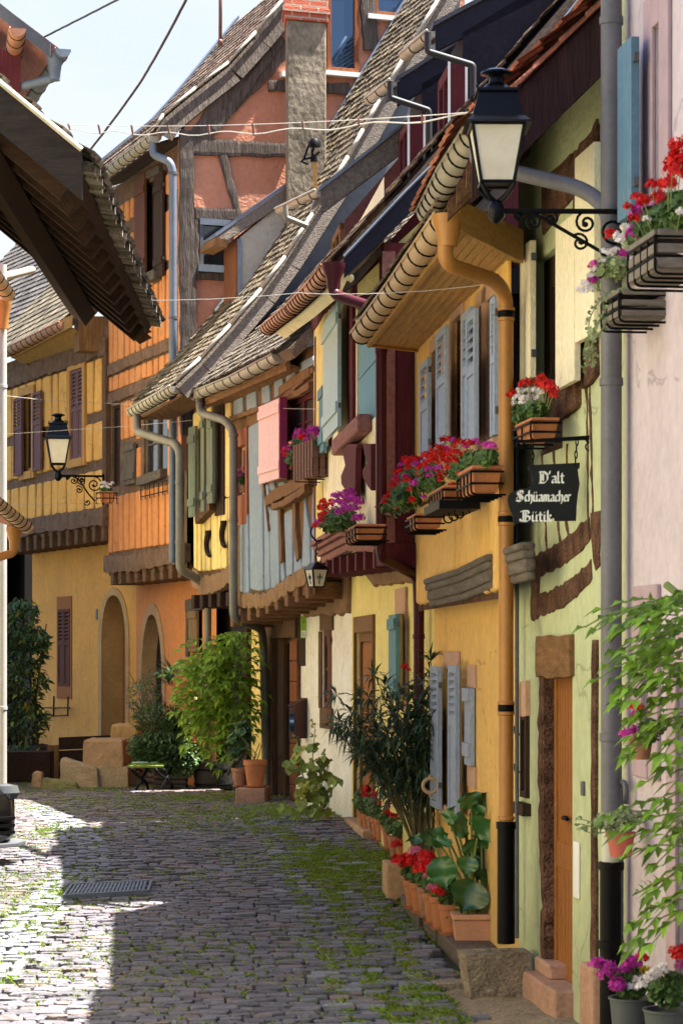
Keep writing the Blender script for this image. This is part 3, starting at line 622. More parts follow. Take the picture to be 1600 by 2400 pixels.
# door
fr = MB(); GN.ribbon(fr, [(1269,1560),(1268,1720),(1270,1900),(1271,2020),(1275,2080),(1276,2130),(1272,2170),(1275,2250)], .10, -.075, .012, .016, step=.05)
o = window(H, GN, (U(1341)-.1,U(1304,-.06),dr[2],dr[3]), 'door_orange', 'door_orange', .05, .06, mull=False, name='door')
db = MB(); du0, du1 = U(1345,-.06),U(1307,-.06)
for k in range(6):
    a = du0+(du1-du0)*k/6; GN.box(db,(a+.006,a+(du1-du0)/6-.006,.12,dr[3]-.06),-.07,-.057)
GN.box(db,(du0,du1,.72,.86),-.06,-.05); GN.box(db,(du0,du1,.0,.12),-.065,-.052); db.build('door_leaf','door_orange',o, bevel=.004)
hb = MB(); hc = GN.W(1330,1917,-.06); hb.tube(bend([hc-GN.n*.05, hc+GN.n*.03, hc+GN.n*.03+GN.u*-.13],.02),.011,8); hb.lathe(hc-Zv*.05-GN.n*.035,[(.022,-.06),(.022,.12)],8); hb.build('door_handle','iron',o, smooth=2)
lb = MB(); GN.ribbon(lb, [(1266,1537),(1306,1540),(1346,1537)], [.23,.23,.23], -.1, .03, .008); lb.build('lintel','tan_wood_h',o)
GN.box(fr,(U(1274)-.03,U(1274)-.004,-.02,dr[3]-.004),-.19,.008); fr.build('door_post','chestnut_beam',o)
sb = MB(); zt = GN.uz(1305,2300)[1]
GN.box(sb,(U(1343),U(1264),-.3,zt),-.2,.10); GN.box(sb,(U(1302),U(1266),zt,GN.uz(1284,2252)[1]),-.1,.035); sb.build('doorstep','pink_stone',o, bevel=.012)
sb = MB(); GN.box(sb,(U(1408),U(1377),-.3,GN.uz(1392,2262)[1]),-.1,.045); sb.build('corner_stone','pink_stone',H, bevel=.015)
o = window(H, GN, wn, 'dark_wood', 'dark_void', .17, .06, mull=False, name='window')
sy = lambda x0,x1,yt,yb,d=.05: (min(U(x0,d),U(x1,d)),max(U(x0,d),U(x1,d)),GN.uz((x0+x1)/2,yb,d)[1],GN.uz((x0+x1)/2,yt,d)[1])
shutter(o, GN, sy(1231,1256,572,892), 'shutter_cream', d=.05, louvre=0, far=False, planks=3, batten=False)
shutter(o, GN, sy(1316,1361,515,903), 'shutter_cream', d=.05, louvre=0, far=True, planks=3, batten=False)
o = window(H, GN, wu, 'dark_wood', 'dark_void', .05, .08, mull=False, name='window')
shutter(o, GN, sy(1362,1408,350,792), 'shutter_cream', d=.05, louvre=0, far=True, planks=3, batten=False)
o = window(H, GN, ws, 'dark_wood', 'dark_wood', .04, -.01, mull=False, name='window')
sb = MB(); GN.ribbon(sb,[(1224,1642),(1243,1640)],.2,-.02,.03,.01); sb.build('lintel','surround_rose',o)
sb = MB(); GN.box(sb,(ws[0]-.04,ws[1]+.06,ws[2]-.1,ws[2]-.03),-.05,.05); sb.build('sill','dark_wood',o)
for yy in (1722,1810):
    k = MB(); c = GN.W(1226,yy,.0); k.tube(bend([c, c+GN.n*.05, c+GN.n*.05+Zv*.05],.02),.007,6); k.build('shutter_hook','iron',o)
db = MB(); c = GN.W(1369,1852,0); db.cbox(c+GN.n*.008-Zv*.03, GN.u*.05, GN.n*.018, Zv*.075); db.build('doorbell','zinc_dark',H, bevel=.006)
db = MB(); GN.box(db,(U(1360),U(1348),GN.uz(1354,2106)[1],GN.uz(1354,1974)[1]),0,.014); db.build('letter_slot','white_metal',H, bevel=.01)
# blue stain at the foot of the wall
sb = MB(); GN.pillow(sb,[(U(1258),-.2),(U(1222),-.2),(U(1226),.12),(U(1250),.2)],.001,.004,.04,.01,.05); sb.build('wall_stain', mat('stain_blue',(.04,.13,.17),.9,.6,6,col2=(.30,.40,.27)), H)
# roof of the green house: verge near the pink wall
Pv = Vector((.63,11.72,4.42)); Pf = Vector((.5,13.95,4.42)); up = Vector((1.9,.25,1.9))
rf = MB(); slab(rf, Pv+Vector((-.03,0,.0)), Pf+Vector((-.03,0,0)), up, .1); rf.build('roof','maroon_dark',H)
ro = bpy.data.objects[H.children[-1].name]
tl = MB(); tiles(tl, Pv+Vector((-.08,-.05,-.02)), Pf-Pv, up, 14, 18, thick=.018, lift=.03, jit=.01); tl.build('roof_tiles','tile_red',ro)
vb = MB(); q = [Pv+Vector((.0,-.03,-.34)), Pv+Vector((.0,-.03,-.02)), Pv+up*.62+Vector((0,-.03,-.02)), Pv+up*.62+Vector((0,-.03,-.34))]; vb.prism(q, Vector((0,.05,0))); 
vb.build('verge_board', wood('verge_maroon',(.05,.022,.025),'z',.5,.6), ro)
vb = MB(); 
for k in range(9):
    a = Pv+up*(.02+.068*k); vb.hexa([a+Vector((-.0,-.075,0)), a+Vector((0,.3,0)), a+up*.085+Vector((0,.3,0)), a+up*.085+Vector((0,-.075+R(-.02,.02),0)), a+Vector((-.0,-.075,.035)), a+Vector((0,.3,.035)), a+up*.08+Vector((0,.3,.02)), a+up*.08+Vector((0,-.075,.02))])
vb.build('verge_tile','tile_red',ro)
rb_ = MB()
for k in range(5):
    a = Pv.lerp(Pf,(k+.5)/5)-Zv*.12; rb_.obox(a, up*.4, Vector((0,.07,0)), Vector((0,0,-.1)))
rb_.build('rafter','brown_wood_h',ro)
go = gutter(H, [at(1122,300,11.75), at(1060,395,12.6), at(1006,497,13.85)], .075, 'zinc', 'iron', step=.2)
gp_ = at(1116,330,11.85)
pipe(H, [gp_+Vector((.0,0,-.02)), gp_+Vector((0,0,-.11)), at(1372,442,11.62), at(1432,500,11.5), at(1432,640,11.5)], .038, 'grey_pipe', .12, name='gutter_pipe')
Xp = lambda y: at(1432,y,11.5)
o = pipe(H, [Xp(-250), Xp(1935)], .0505, 'grey_pipe', .05, [Xp(48),Xp(895),Xp(1728)], 'grey_pipe')
pipe(H, [Xp(1932), Xp(2030)], .046, mat('pipe_clear',(.5,.5,.42),.3,.2,5), .05, name='pipe_joint')
pipe(H, [Xp(2025), Xp(2560)], .055, 'black_pipe', .05, [Xp(2030),Xp(2215)], 'black_pipe', name='standpipe')
# ================================================================== YELLOW HOUSE
YL = Wall((1.034,14.15),(.70,18.3)); YU = Wall((1.07,13.7),(.70,18.3),.12)
H = thing('yellow_house', 'bright ochre yellow house with grey louvred shutters and a wooden plank soffit', 'house', (.87,16.2,0))
U = lambda x, d=0: YL.uz(x,HY,d)[0]
zb = YL.uz(1090,1415)[1]
wl = (U(1075),U(1046),YL.uz(1060,1890)[1],YL.uz(1060,1570)[1]); wn = (U(1115),U(1101),YL.uz(1108,1795)[1],YL.uz(1108,1612)[1])
mb = MB(); YL.holed(mb,(-.02,YL.L,-.4,zb+.1),[wl,wn],0,.18); mb.build('wall','ochre_plaster',H)
body(H, YL, 3.5, 4.2, 'dark_void')
V = lambda x, d=0: YU.uz(x,HY,d)[0]
rr = lambda x0,x1,yt,yb,d=0: YU.rect(x0,x1,yt,yb,None,d)
wins = [rr(1021,1042,818,1052), rr(1069,1091,745,1045), rr(1134,1146,715,1040), rr(1146,1172,700,1035)]
ztop = 4.3; zbot = zb-.02
bk = MB(); YU.holed(bk,(-.05,YU.L,zbot,ztop),wins,-.004,.16); bk.build('upper_wall','chestnut_beam',H)
pm = MB(); studs = [-.05,.10,.42,.78,1.1,1.5,1.9,2.3,2.7,3.1,3.5,3.9,4.3,YU.L]
YU.panels(pm,[(zbot+.04,zbot+.78)],studs,.045,slant=.06,d0=-.004,d1=.022); YU.panels(pm,[(zbot+.80,ztop)],studs,.012,wins,slant=.02,d0=-.004,d1=.022); pm.build('infill','ochre_plaster',H)
# carved cornice beam
cb = MB()
for (h0,h1,dd) in ((.02,.07,.03),(.065,.14,.045),(.135,.185,.06),(.18,.225,.072)):
    p = [YU.P(YU.uz(x,HY)[0],0) for x in (1240,1163,1090,1014)]; zz = [YU.uz(1240,1370)[1], YU.uz(1163,1388)[1], YU.uz(1090,1415)[1], YU.uz(1014,1430)[1]]
    for q_i,(a,b,za,zb2) in enumerate(zip(p,p[1:],zz,zz[1:])):
        if q_i == 0: b = a.lerp(b,.45); zb2 = za+(zb2-za)*.45; a = a-YU.u*.1
        cb.hexa([a+Zv*(za+h0)-YU.n*.02, b+Zv*(zb2+h0)-YU.n*.02, b+Zv*(zb2+h0)+YU.n*dd, a+Zv*(za+h0)+YU.n*dd, a+Zv*(za+h1)-YU.n*.02, b+Zv*(zb2+h1)-YU.n*.02, b+Zv*(zb2+h1)+YU.n*dd, a+Zv*(za+h1)+YU.n*dd])
cb.build('cornice_beam','old_wood_y',H, bevel=.018)
o = window(H, YL, wl, 'surround_rose','dark_void',.05,.08,name='window')
sb = MB(); YL.box(sb,(wl[0]-.1,wl[1]+.0,wl[3],wl[3]+.13),0,.02); YL.box(sb,(wl[0]-.1,wl[0],wl[2]-.06,wl[3]),0,.02); YL.box(sb,(wl[0]-.1,wl[1]+.1,wl[2]-.08,wl[2]),0,.05); sb.build('surround','surround_rose',o,bevel=.005)
s_ = lambda x0,x1,yt,yb,d=.06: YL.rect(x0,x1,yt,yb,None,d)
shutter(o, YL, s_(1018,1036,1562,1893), 'shutter_grey', d=.06, louvre=.38, far=False)
shutter(o, YL, s_(1060,1078,1560,1912), 'shutter_grey', d=.06, louvre=.38, far=True)
o = window(H, YL, wn, 'surround_rose','dark_void',.04,.05,mull=False,name='window')
sb = MB(); YL.box(sb,(wn[0]-.05,wn[1]+.05,wn[3],wn[3]+.15),0,.015); YL.box(sb,(wn[0]-.05,wn[1]+.05,wn[2]-.15,wn[2]),0,.015); sb.build('surround','surround_rose',o)
shutter(o, YL, wn, 'shutter_grey', d=.005, louvre=0, far=True, planks=2)
for i, wr in enumerate(wins):
    o = window(H, YU, wr, 'surround_rose','dark_void',.05,.06,mull=False,name='window')
    sb = MB(); t = .10
    YU.box(sb,(wr[0]-t,wr[0],wr[2],wr[3]+t),0,.035); YU.box(sb,(wr[1],wr[1]+t,wr[2],wr[3]+t),0,.035); YU.box(sb,(wr[0],wr[1],wr[3],wr[3]+t),0,.035); YU.box(sb,(wr[0]-t,wr[1]+t,wr[2]-.07,wr[2]),0,.06); sb.build('surround','surround_rose',o,bevel=.004)
    for (x0,x1,yt,yb,far) in ([(992,1011,846,1085,0),(1041,1063,772,1044,1)],[(1091,1112,728,1037,0)],[(1113,1134,732,1040,1)],[(1159,1170,697,1022,0)])[i]:
        shutter(o, YU, YU.rect(x0,x1,yt,yb,None,.07), 'shutter_grey', d=.07+.03*far, louvre=.45, far=bool(far), th=.03)
# eave: soffit planks, fascia, gutter, roof
ge0, ge1 = at(1052,500,13.0), at(846,782,17.5)
so_ = MB(); w0, w1_ = YU.W(1205,585), YU.W(1003,808); w0 = YU.P(V(1205),4.10,-.05); w1_ = YU.P(YU.L-.1,4.18,-.05); g0, g1 = ge0+Vector((.06,0,-.05)), ge1+Vector((.06,0,-.05)); g0.z = 4.19; g1.z = 4.14
n = 9
for k in range(n):
    a, b = k/n, (k+1)/n-.012
    so_.prism([w0.lerp(g0,a), w1_.lerp(g1,a), w1_.lerp(g1,b), w0.lerp(g0,b)], Vector((0,0,.03)))
so_.build('soffit','soffit_wood' if 0 else wood('soffit_plank',(.40,.225,.075),'y',.3,.25),H)
fa = MB(); fa.prism([g0+Vector((-.02,0,-.03)), g1+Vector((-.02,0,-.03)), g1+Vector((-.02,0,.13)), g0+Vector((-.02,0,.13))], Vector((.03,0,0)))
fa.prism([w0+Vector((0,-.02,-.02)), g0+Vector((0,-.02,-.02)), g0+Vector((0,-.02,.14)), w0+Vector((0,-.02,.16))], Vector((0,.05,0))); fa.prism([w1_+Vector((0,0,-.02)), g1+Vector((0,0,-.02)), g1+Vector((0,0,.14)), w1_+Vector((0,0,.45))], Vector((0,.05,0))); fa.build('fascia','soffit_plank',H)
rf = MB(); slab(rf, g0+Vector((-.04,0,.16)), g1+Vector((-.04,0,.16)), Vector((2.6,.2,2.7)), .08); ro = rf.build('roof','tile',H)
tl = MB(); tiles(tl, g0+Vector((-.1,0,.14)), g1-g0, Vector((2.6,.2,2.7)), 26, 22); tl.build('roof_tiles','tile',ro)
mid = ge0.lerp(ge1,.5)+Vector((.01,0,-.0))
gutter(H, [ge0, mid, ge1], .078, 'tan_gutter', 'iron', step=.34)
pt = [at(1049,512,13.02), at(1049,540,13.02)]
fn = MB(); fn.lathe(at(1049,560,13.02), [(.052,-.04),(.055,.0),(.075,.07),(.088,.13)], 16); o_ = fn.build('outlet','ochre_paint',H,smooth=2)
dpx = 1185.5; DP = lambda y, Y=13.5: at(dpx,y,Y)
pipe(H, [at(1043,555,13.02), at(1043,618,13.02), at(1165,658,13.4), DP(700), DP(1925)], .0415, 'ochre_paint', .09, [DP(737),DP(1218),DP(1660)], 'iron')
cl = MB(); 
for y in (724,748,1203,1228,1648,1672,1918): cl.lathe(DP(y),[(.0415,-.012),(.048,-.008),(.048,.008),(.0415,.012)],14)
cl.build('pipe_collar','ochre_paint',H,smooth=2)
pipe(H, [DP(1928), DP(2212)], .05, 'black_pipe', .05, [DP(1935)], 'black_pipe', name='standpipe')
cb = MB(); cb.tube([YL.W(1209,700,.04), YL.W(1211,1300,.04), YL.W(1211,2200,.04)], .012, 6); cb.build('conduit','zinc_dark',H)
# ================================================================== LEMON HOUSE WITH MAROON TIMBER
CL = Wall((.70,18.3),(.105,24.9)); CU = Wall((.70,18.3),(.105,24.9),.38)
H = thing('lemon_house', 'lemon yellow half timbered house with maroon beams, maroon downpipe and roof dormers', 'house', (.4,21.5,0))
U = lambda x, d=0: CL.uz(x,HY,d)[0]
dr = (U(877),U(836),.05,CL.uz(856,1482)[1]); wm = (U(953),U(934),CL.uz(943,1665)[1],CL.uz(943,1440)[1])
mb = MB(); CL.holed(mb,(0,CL.L,-.4,3.3),[dr,wm],0,.18); mb.build('wall','lemon_plaster',H)
body(H, CL, 4, 4.9, 'dark_void')
o = window(H, CL, dr, 'tan_wood','door_orange',.09,.04,mull=False,name='door')
lf = MB(); a,b = dr[0]+.1,dr[1]-.1
for k in range(3): CL.box(lf,(a+(b-a)*k/3+.01,a+(b-a)*(k+1)/3-.01,.1,dr[3]-.12),-.06,-.05)
lf.build('door_leaf','door_orange',o,bevel=.006)
sb = MB(); CL.box(sb,(dr[0]-.09,dr[0],.0,dr[3]+.16),0,.03); CL.box(sb,(dr[1],dr[1]+.09,.0,dr[3]+.16),0,.03); CL.box(sb,(dr[0],dr[1],dr[3],dr[3]+.16),0,.03); sb.build('door_frame','tan_wood',o,bevel=.006)
sb = MB(); CL.box(sb,(dr[0]-.1,dr[1]+.1,-.2,.24),-.1,.12); sb.build('doorstep','sandstone',o,bevel=.015)
o = window(H, CL, wm, 'maroon_dark','maroon_paint',.05,.05,name='window')
sb = MB(); t=.08; CL.box(sb,(wm[0]-t,wm[0],wm[2]-.1,wm[3]+.22),0,.025); CL.box(sb,(wm[1],wm[1]+t,wm[2]-.1,wm[3]+.22),0,.025); CL.box(sb,(wm[0],wm[1],wm[3],wm[3]+.22),0,.025); CL.box(sb,(wm[0]-t,wm[1]+t,wm[2]-.18,wm[2]-.1),0,.05); sb.build('surround','surround_rose',o,bevel=.005)
shutter(o, CL, CL.rect(914,931,1440,1640,None,.1), 'shutter_teal', d=.08, louvre=0, far=False)
# upper storey, jettied
zj0 = CU.uz(895,1290)[1]; V = lambda x, d=0: CU.uz(x,HY,d)[0]
q = lambda x0,x1,yt,yb,d=0: CU.rect(x0,x1,yt,yb,None,d)
wd1 = q(836,883,672,995); wd2 = q(745,757,900,1060)
up = MB(); CU.holed(up,(0,CU.L,zj0+.1,5.5),[wd1,wd2],0,.12); up.build('upper_wall','pale_plaster',H)
yp = MB(); CU.pillow(yp,[(V(766),CU.uz(757,1000)[1]),(CU.L,CU.uz(745,1000)[1]),(CU.L,5.3),(V(766),5.3)],.0,.012,.01); CU.pillow(yp,[(V(741),2.95),(V(760),2.95),(V(757),3.6),(V(741),3.6)],.0,.012,.01); yp.build('infill','lemon_plaster',H)
tb = MB()
CU.ribbon(tb,[(828,715),(828,1005)],.42,-.02,.035,.006); CU.ribbon(tb,[(742,790),(741,1330)],.16,-.02,.02); CU.ribbon(tb,[(775,1005),(778,1010)],.3,-.01,.02)
CU.ribbon(tb,[(736,745),(770,690),(810,655)],[.3,.3,.25],-.02,.03)
tb.build('timber_frame','maroon',H)
for (r_, m_, lo) in ((q(765,800,730,1018,.10),'shutter_blue',0),):
    o = window(H, CU, wd1, 'maroon','dark_void',.05,.04,mull=False,name='window'); shutter(o, CU, r_, m_, d=.10, louvre=0, far=False, planks=2)
    fl = MB(); CU.box(fl,(wd1[0]+.02,wd1[1]-.02,wd1[2]+.02,wd1[3]-.02),-.05,-.015); CU.box(fl,(wd1[0]+.02,wd1[1]-.02,wd1[2]+.45,wd1[2]+.47),-.02,-.005); fl.build('closed_shutter','shutter_deep',o)
    sb = MB(); CU.box(sb,(wd1[0]-.08,wd1[1]+.05,wd1[3],wd1[3]+.12),0,.05); sb.build('lintel','maroon_worn',o)
o = window(H, CU, wd2, 'maroon','dark_void',.03,.04,mull=False,name='window'); shutter(o, CU, q(753,764,905,1060,.06), 'shutter_teal', d=.05, louvre=0, far=False, planks=2)
# carved console below the window
cs = MB()
L_ = [(812,1040),(816,1062),(822,1090),(812,1115),(813,1135),(826,1155),(838,1172),(845,1172),(846,1120),(848,1050),(852,1040)]
cs.prism([CU.W(x,y,.04) for x,y in L_], CU.n*.05)
R_ = [(864,1040),(868,1062),(874,1085),(864,1100),(864,1118),(876,1140),(884,1150),(884,1040)]
cs.prism([CU.W(x,y,.04) for x,y in R_], CU.n*.05); cs.build('console','maroon',H,bevel=.006)
cs = MB(); CU.box(cs,(V(872),V(808),CU.uz(840,1040)[1],CU.uz(840,1000)[1]),0,.12); cs.build('console_ledge','maroon_worn',H,bevel=.02)
# corner post and the return wall facing down the street
RW = Wall((.70-.38*.996,18.3-.38*.09),(.74,18.33),0,1); pn = Vector((0,-1,0)); RWn = Vector((RW.u.y,-RW.u.x,0))
ret = MB(); a, b = RW.P(0,0), RW.P(RW.L+.05,0); ret.prism([a+Zv*zj0, b+Zv*zj0, b+Zv*5.0, a+Zv*4.7], -RWn*.05); ret.build('return_wall','lemon_plaster',H)
pw = MB(); a = RW.P(-.01,0); pw.hexa([a+RWn*.03+Zv*(zj0+.02), a+RWn*.03+RW.u*.24+Zv*(zj0+.02), a-RWn*.3+RW.u*.24+Zv*(zj0+.02), a-RWn*.3+Zv*(zj0+.02)]+[x+Zv*2.3 for x in (a+RWn*.03+Zv*(zj0+.02), a+RWn*.03+RW.u*.24+Zv*(zj0+.02), a-RWn*.3+RW.u*.24+Zv*(zj0+.02), a-RWn*.3+Zv*(zj0+.02))])
pw.build('corner_post','maroon',H,bevel=.012)
pw = MB(); pw.obox(a-CU.n*-.012+Zv*(zj0+.05)+RWn*.034, RW.u*.10, RWn*.012, Zv*2.2); pw.build('worn_edge','maroon_worn',H)
pw = MB(); pw.obox(a+RWn*.05+Zv*(zj0-.12), RW.u*(RW.L+.02), -RWn*.35, Zv*.17); pw.build('sill_beam','maroon',H,bevel=.01)
# moulded jetty beam and joist ends
jb = MB()
for h0,h1,dd in ((0,.07,.03),(.07,.13,.06),(.13,.17,.1),(.17,.22,.13)):
    pts = [(V(884),zj0),(V(820),CU.uz(820,1292)[1]),(V(757),CU.uz(757,1322)[1])]
    for (ua,za),(ub,zb2) in zip(pts,pts[1:]):
        A_,B_ = CU.P(ua,za+h0,-.05), CU.P(ub,zb2+h0,-.05); jb.hexa([A_,B_,B_+CU.n*(dd+.05),A_+CU.n*(dd+.05)]+[x+Zv*(h1-h0) for x in (A_,B_,B_+CU.n*(dd+.05),A_+CU.n*(dd+.05))])
jb.build('jetty_beam','maroon_worn',H,bevel=.012)
jj = MB()
for k in range(9):
    u = CL.L*(.06+.88*k/8); zz = zj0-.13+.12*k/8; jj.obox(CL.P(u-.07,zz,-.1), CL.u*.14, CL.n*.52, Zv*.15)
jj.build('joists','maroon',H,bevel=.008)
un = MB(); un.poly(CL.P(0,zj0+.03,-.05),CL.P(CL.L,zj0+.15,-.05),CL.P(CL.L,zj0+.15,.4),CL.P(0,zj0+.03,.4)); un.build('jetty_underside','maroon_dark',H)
pl_ = MB(); CL.pillow(pl_,[(U(1000),2.45),(U(880),2.52),(U(860),2.72),(U(1000),2.62)],.0,.04,.04,.012); pl_.build('rough_band','daub',H)
# gutter, downpipe
gc = [at(776,622,18.1), at(735,672,19.4), at(690,716,21.2), at(626,768,23.8)]
gutter(H, gc, .075, 'copper_gutter','iron',step=.24)
hp = MB(); hp.lathe(at(781,648,18.05),[(.05,-.09),(.055,-.02),(.085,.06),(.09,.1)],10); hp.build('outlet','maroon_paint',H,smooth=2)
P_ = lambda y: at(893,y,17.85)
pipe(H, [at(781,655,18.05), at(781,690,18.05), at(880,722,17.8), at(893,745,17.85), P_(1305), at(978,1350,18.5), at(981,1420,18.55), at(981,1700,18.55), at(981,2075,18.55)], .042, 'maroon_paint', .07, [P_(822),at(981,1492,18.55)], 'maroon_paint')
fb = MB(); 
for (a,b) in zip(gc,gc[1:]): fb.prism([a+Vector((.09,0,-.05)), b+Vector((.09,0,-.05)), b+Vector((.17,.03,-.10)), a+Vector((.17,.03,-.10))], Zv*.03)
fb.build('eave_board','pale_plaster',H)
# roof with navy verge
e0, e1 = at(790,640,18.1), at(640,772,24.2); upv = Vector((1,.09,1.17))*3.4; e0 += Vector((.0,0,.06)); e1 += Vector((.06,0,.1))
rf = MB(); slab(rf, e0, e1, upv, .12); ro = rf.build('roof','tile',H)
tl = MB(); tiles(tl, e0+Vector((-.05,0,0)), e1-e0, upv, 30, 26); tl.build('roof_tiles','tile',ro)
VG = Wall((-.1,18.06),(3.5,18.38))
vb = MB(); vp = [(800,612),(806,668),(960,508),(1090,378),(1230,240),(1420,20),(1440,-60),(1372,-60),(1200,140),(1078,290),(940,455)]
vp = [(806,598),(806,640),(960,475),(1085,350),(1215,215),(1330,85),(1440,-40),(1440,-130),(1330,18),(1200,165),(1075,300),(940,445)]
lo = [(806,650),(960,497),(1090,372),(1225,235),(1345,90),(1450,-30)]; hi = [(806,605),(950,452),(1078,325),(1205,192),(1322,45),(1420,-80)]
for (a,b),(c,d) in zip(zip(lo,lo[1:]), zip(hi,hi[1:])): vb.prism([VG.W(*a),VG.W(*b),VG.W(*d),VG.W(*c)], Vector((0,.06,0)))
vb.build('verge_board','navy',ro)
vb = MB(); 
for a,b in zip(hi,hi[1:]): vb.tube([VG.W(*a)+Vector((0,-.01,.012)),VG.W(*b)+Vector((0,-.01,.012))],.012,6)
vb.build('verge_trim','zinc_blue',ro)
vt = MB()
for k in range(22):
    p = VG.W(*hi[0]).lerp(VG.W(*hi[2]),k/21); vt.obox(p+Vector((0,.03,.01+R(0,.01))), Vector((.16,0,.19)), Vector((0,.25,0)), Vector((-.012,0,.02)))
vt.build('verge_tile','tile',ro)
# near gable wall under the verge
gb = MB(); gb.prism([VG.W(820,690)+Vector((0,.35,0)), VG.W(830,640)+Vector((0,.35,0)), VG.W(1200,230)+Vector((0,.35,0)), VG.W(1260,500)+Vector((0,.35,0)), VG.W(1000,830)+Vector((0,.35,0))], Vector((0,.1,0))); gb.build('gable','maroon',H)
gi = MB()
for poly in ([(838,680),(838,650),(912,575),(920,640),(890,660)],[(925,560),(990,500),(1010,520),(940,590)]):
    gi.prism([VG.W(*p)+Vector((0,.33,0)) for p in poly], Vector((0,.05,0)))
gi.build('gable_infill','lemon_plaster',H)
gi = MB(); gi.prism([VG.W(*p)+Vector((0,.25,0)) for p in ((800,672),(812,646),(918,540),(915,560),(835,650))], Vector((0,.12,0))); gi.build('gable_rafter','old_wood',H)
vs_ = MB(); vs_.tube([VG.W(806,700)+Vector((0,.1,0)),VG.W(860,640)+Vector((0,.1,0))],.05,8)
def dormer(par, Yn, Yf, fx, fy_top, fy_bot, ov, roofh, cheek, face, rmat, gm, cheek_pts, board, board_h, gx, dp=None, frame='maroon', white=True):
    """shed dormer: front face near edge at pixel fx, cheek outline and roof board in pixels on the plane Y = Yn"""
    PW = Wall((-3,Yn-.27+.0),(3,Yn+.27)); d = MB(); back = Vector((-.09*(Yf-Yn),Yf-Yn,0))
    pts = [PW.W(*p) for p in cheek_pts]; d.prism(pts, back); o = d.build('dormer', cheek, par)
    fc = MB(); t = PW.W(fx,fy_top); b = PW.W(fx,fy_bot); ff = back*.98
    wdt = -PW.u
    fc.obox(b+wdt*.035+back*.02, wdt*-.05, back*.10, Zv*(t.z-b.z)); fc.obox(b+wdt*.035+back*.86, wdt*-.05, back*.12, Zv*(t.z-b.z)); fc.obox(b+wdt*.035+back*.02+Zv*(t.z-b.z)*.86, wdt*-.05, back*.96, Zv*(t.z-b.z)*.14); fc.obox(b+wdt*.035+back*.47, wdt*-.05, back*.06, Zv*(t.z-b.z)*.9)
    fc.build('front_frame', frame, o, bevel=.006)
    pn_ = MB(); pn_.poly(b+wdt*.012+back*.05, b+wdt*.012+back*.95, t+wdt*.012+back*.95, t+wdt*.012+back*.05); pn_.build('pane','dark_glass',o)
    if white:
        tr = MB(); tr.obox(b+wdt*.05-Vector((0,.012,0)), wdt*-.02, Vector((0,.012,0)), Zv*(t.z-b.z)); tr.obox(b+wdt*-.085-Vector((0,.012,0)), wdt*-.02, Vector((0,.012,0)), Zv*(t.z-b.z)); tr.build('white_trim','white_metal',o)
        fr_ = MB(); fr_.obox(b+wdt*.03-Vector((0,.008,0)), wdt*-.115, Vector((0,.009,0)), Zv*(t.z-b.z)); fr_.build('corner_board',frame,o)
    rb2 = MB(); bp = [PW.W(*p) for p in board]; up_ = bp[1]-bp[0]; nrm_ = Vector((0,0,1))
    rb2.prism([bp[0],bp[1],bp[1]-Zv*board_h*1.15,bp[0]-Zv*board_h], Vector((0,.05,0))); rb2.build('roof_board', rmat, o)
    rs = MB(); rs.obox(bp[0]+Vector((-.02,-.02,.0)), up_+Vector((.1,0,.06)), back*1.04, Zv*.035); rs.build('roof','zinc_blue' if not white else 'slate_dark',o)
    gutter(o, [PW.W(*gx[0]), PW.W(*gx[0])+ (at(*gx[1],Yf)-PW.W(*gx[0]))], .05, gm, 'iron', step=.3, wire=.004)
    if dp:
        pipe(o, [at(x,y,Yn-.09 if i < 2 else Yn-.06) for i,(x,y) in enumerate(dp)], .026, 'dark_grey_paint' if white else 'zinc_pipe', .02, name='downpipe')
    return o
dormer(H, 21.4, 22.35, 806, 520, 640, .2, .3, 'oxide_red','tan_wood','old_wood_y','zinc', [(808,597),(808,515),(960,340),(960,395)], [(752,448),(962,282)], .20, [(750,446),(656,490)], [(668,482),(670,510),(720,530)], frame='tan_wood', white=False)
dormer(H, 20.5, 21.35, 968, 270, 425, .2, .3, 'navy_clad','maroon','navy','zinc', [(988,430),(988,195),(1100,130),(1100,330)], [(930,192),(1075,100)], .20, [(925,186),(866,232)], [(914,190),(914,228),(1005,258),(1005,390)])
dormer(H, 18.75, 19.5, 1064, 140, 340, .2, .3, 'navy_clad','maroon','navy','zinc', [(1084,345),(1084,75),(1420,-130),(1420,-40),(1200,215)], [(1020,62),(1420,-150)], .19, [(1014,72),(948,128)], [(1002,75),(1002,120),(1108,152),(1108,330)])
# ================================================================== BLUE HOUSE (upper) with white ground floor
DU = Wall((-.275,24.9),(-1.27,28.6)); D1 = Wall((.105,24.9),(-.46,27.6)); D2 = Wall((-.46,27.6),(-.95,29.3))
H = thing('blue_house', 'slate blue half timbered house jettied over a white ground floor, one pink shutter open', 'house', (-.5,26.8,0))
U1 = lambda x: D1.uz(x,HY)[0]; U2 = lambda x: D2.uz(x,HY)[0]
w1 = D1.rect(757,778,1478,1660); drr = (U2(684),U2(644),.12,D2.uz(664,1496)[1])
mb = MB(); D1.holed(mb,(0,D1.L,-.4,3.1),[w1],0,.14); D2.holed(mb,(0,U2(690),-.4,3.1),[],0,.14)
mb.build('ground_floor_wall','white_plaster',H)
mb = MB(); D2.holed(mb,(U2(690),D2.L,-.4,3.1),[drr],0,.22); mb.build('door_wall','daub',H)
bl = MB(); D1.pillow(bl,[(D1.L-.12,-.3),(U1(772),-.3),(U1(772),.7),(D1.L-.1,.5)],.0,.1,.1,.01); bl.build('wall_base','white_plaster',H)
body(H, DU, 3.6, 5.2, 'dark_void', back=.8)
o = window(H, D1, w1, 'brown_wood','dark_glass',.06,.02,name='window')
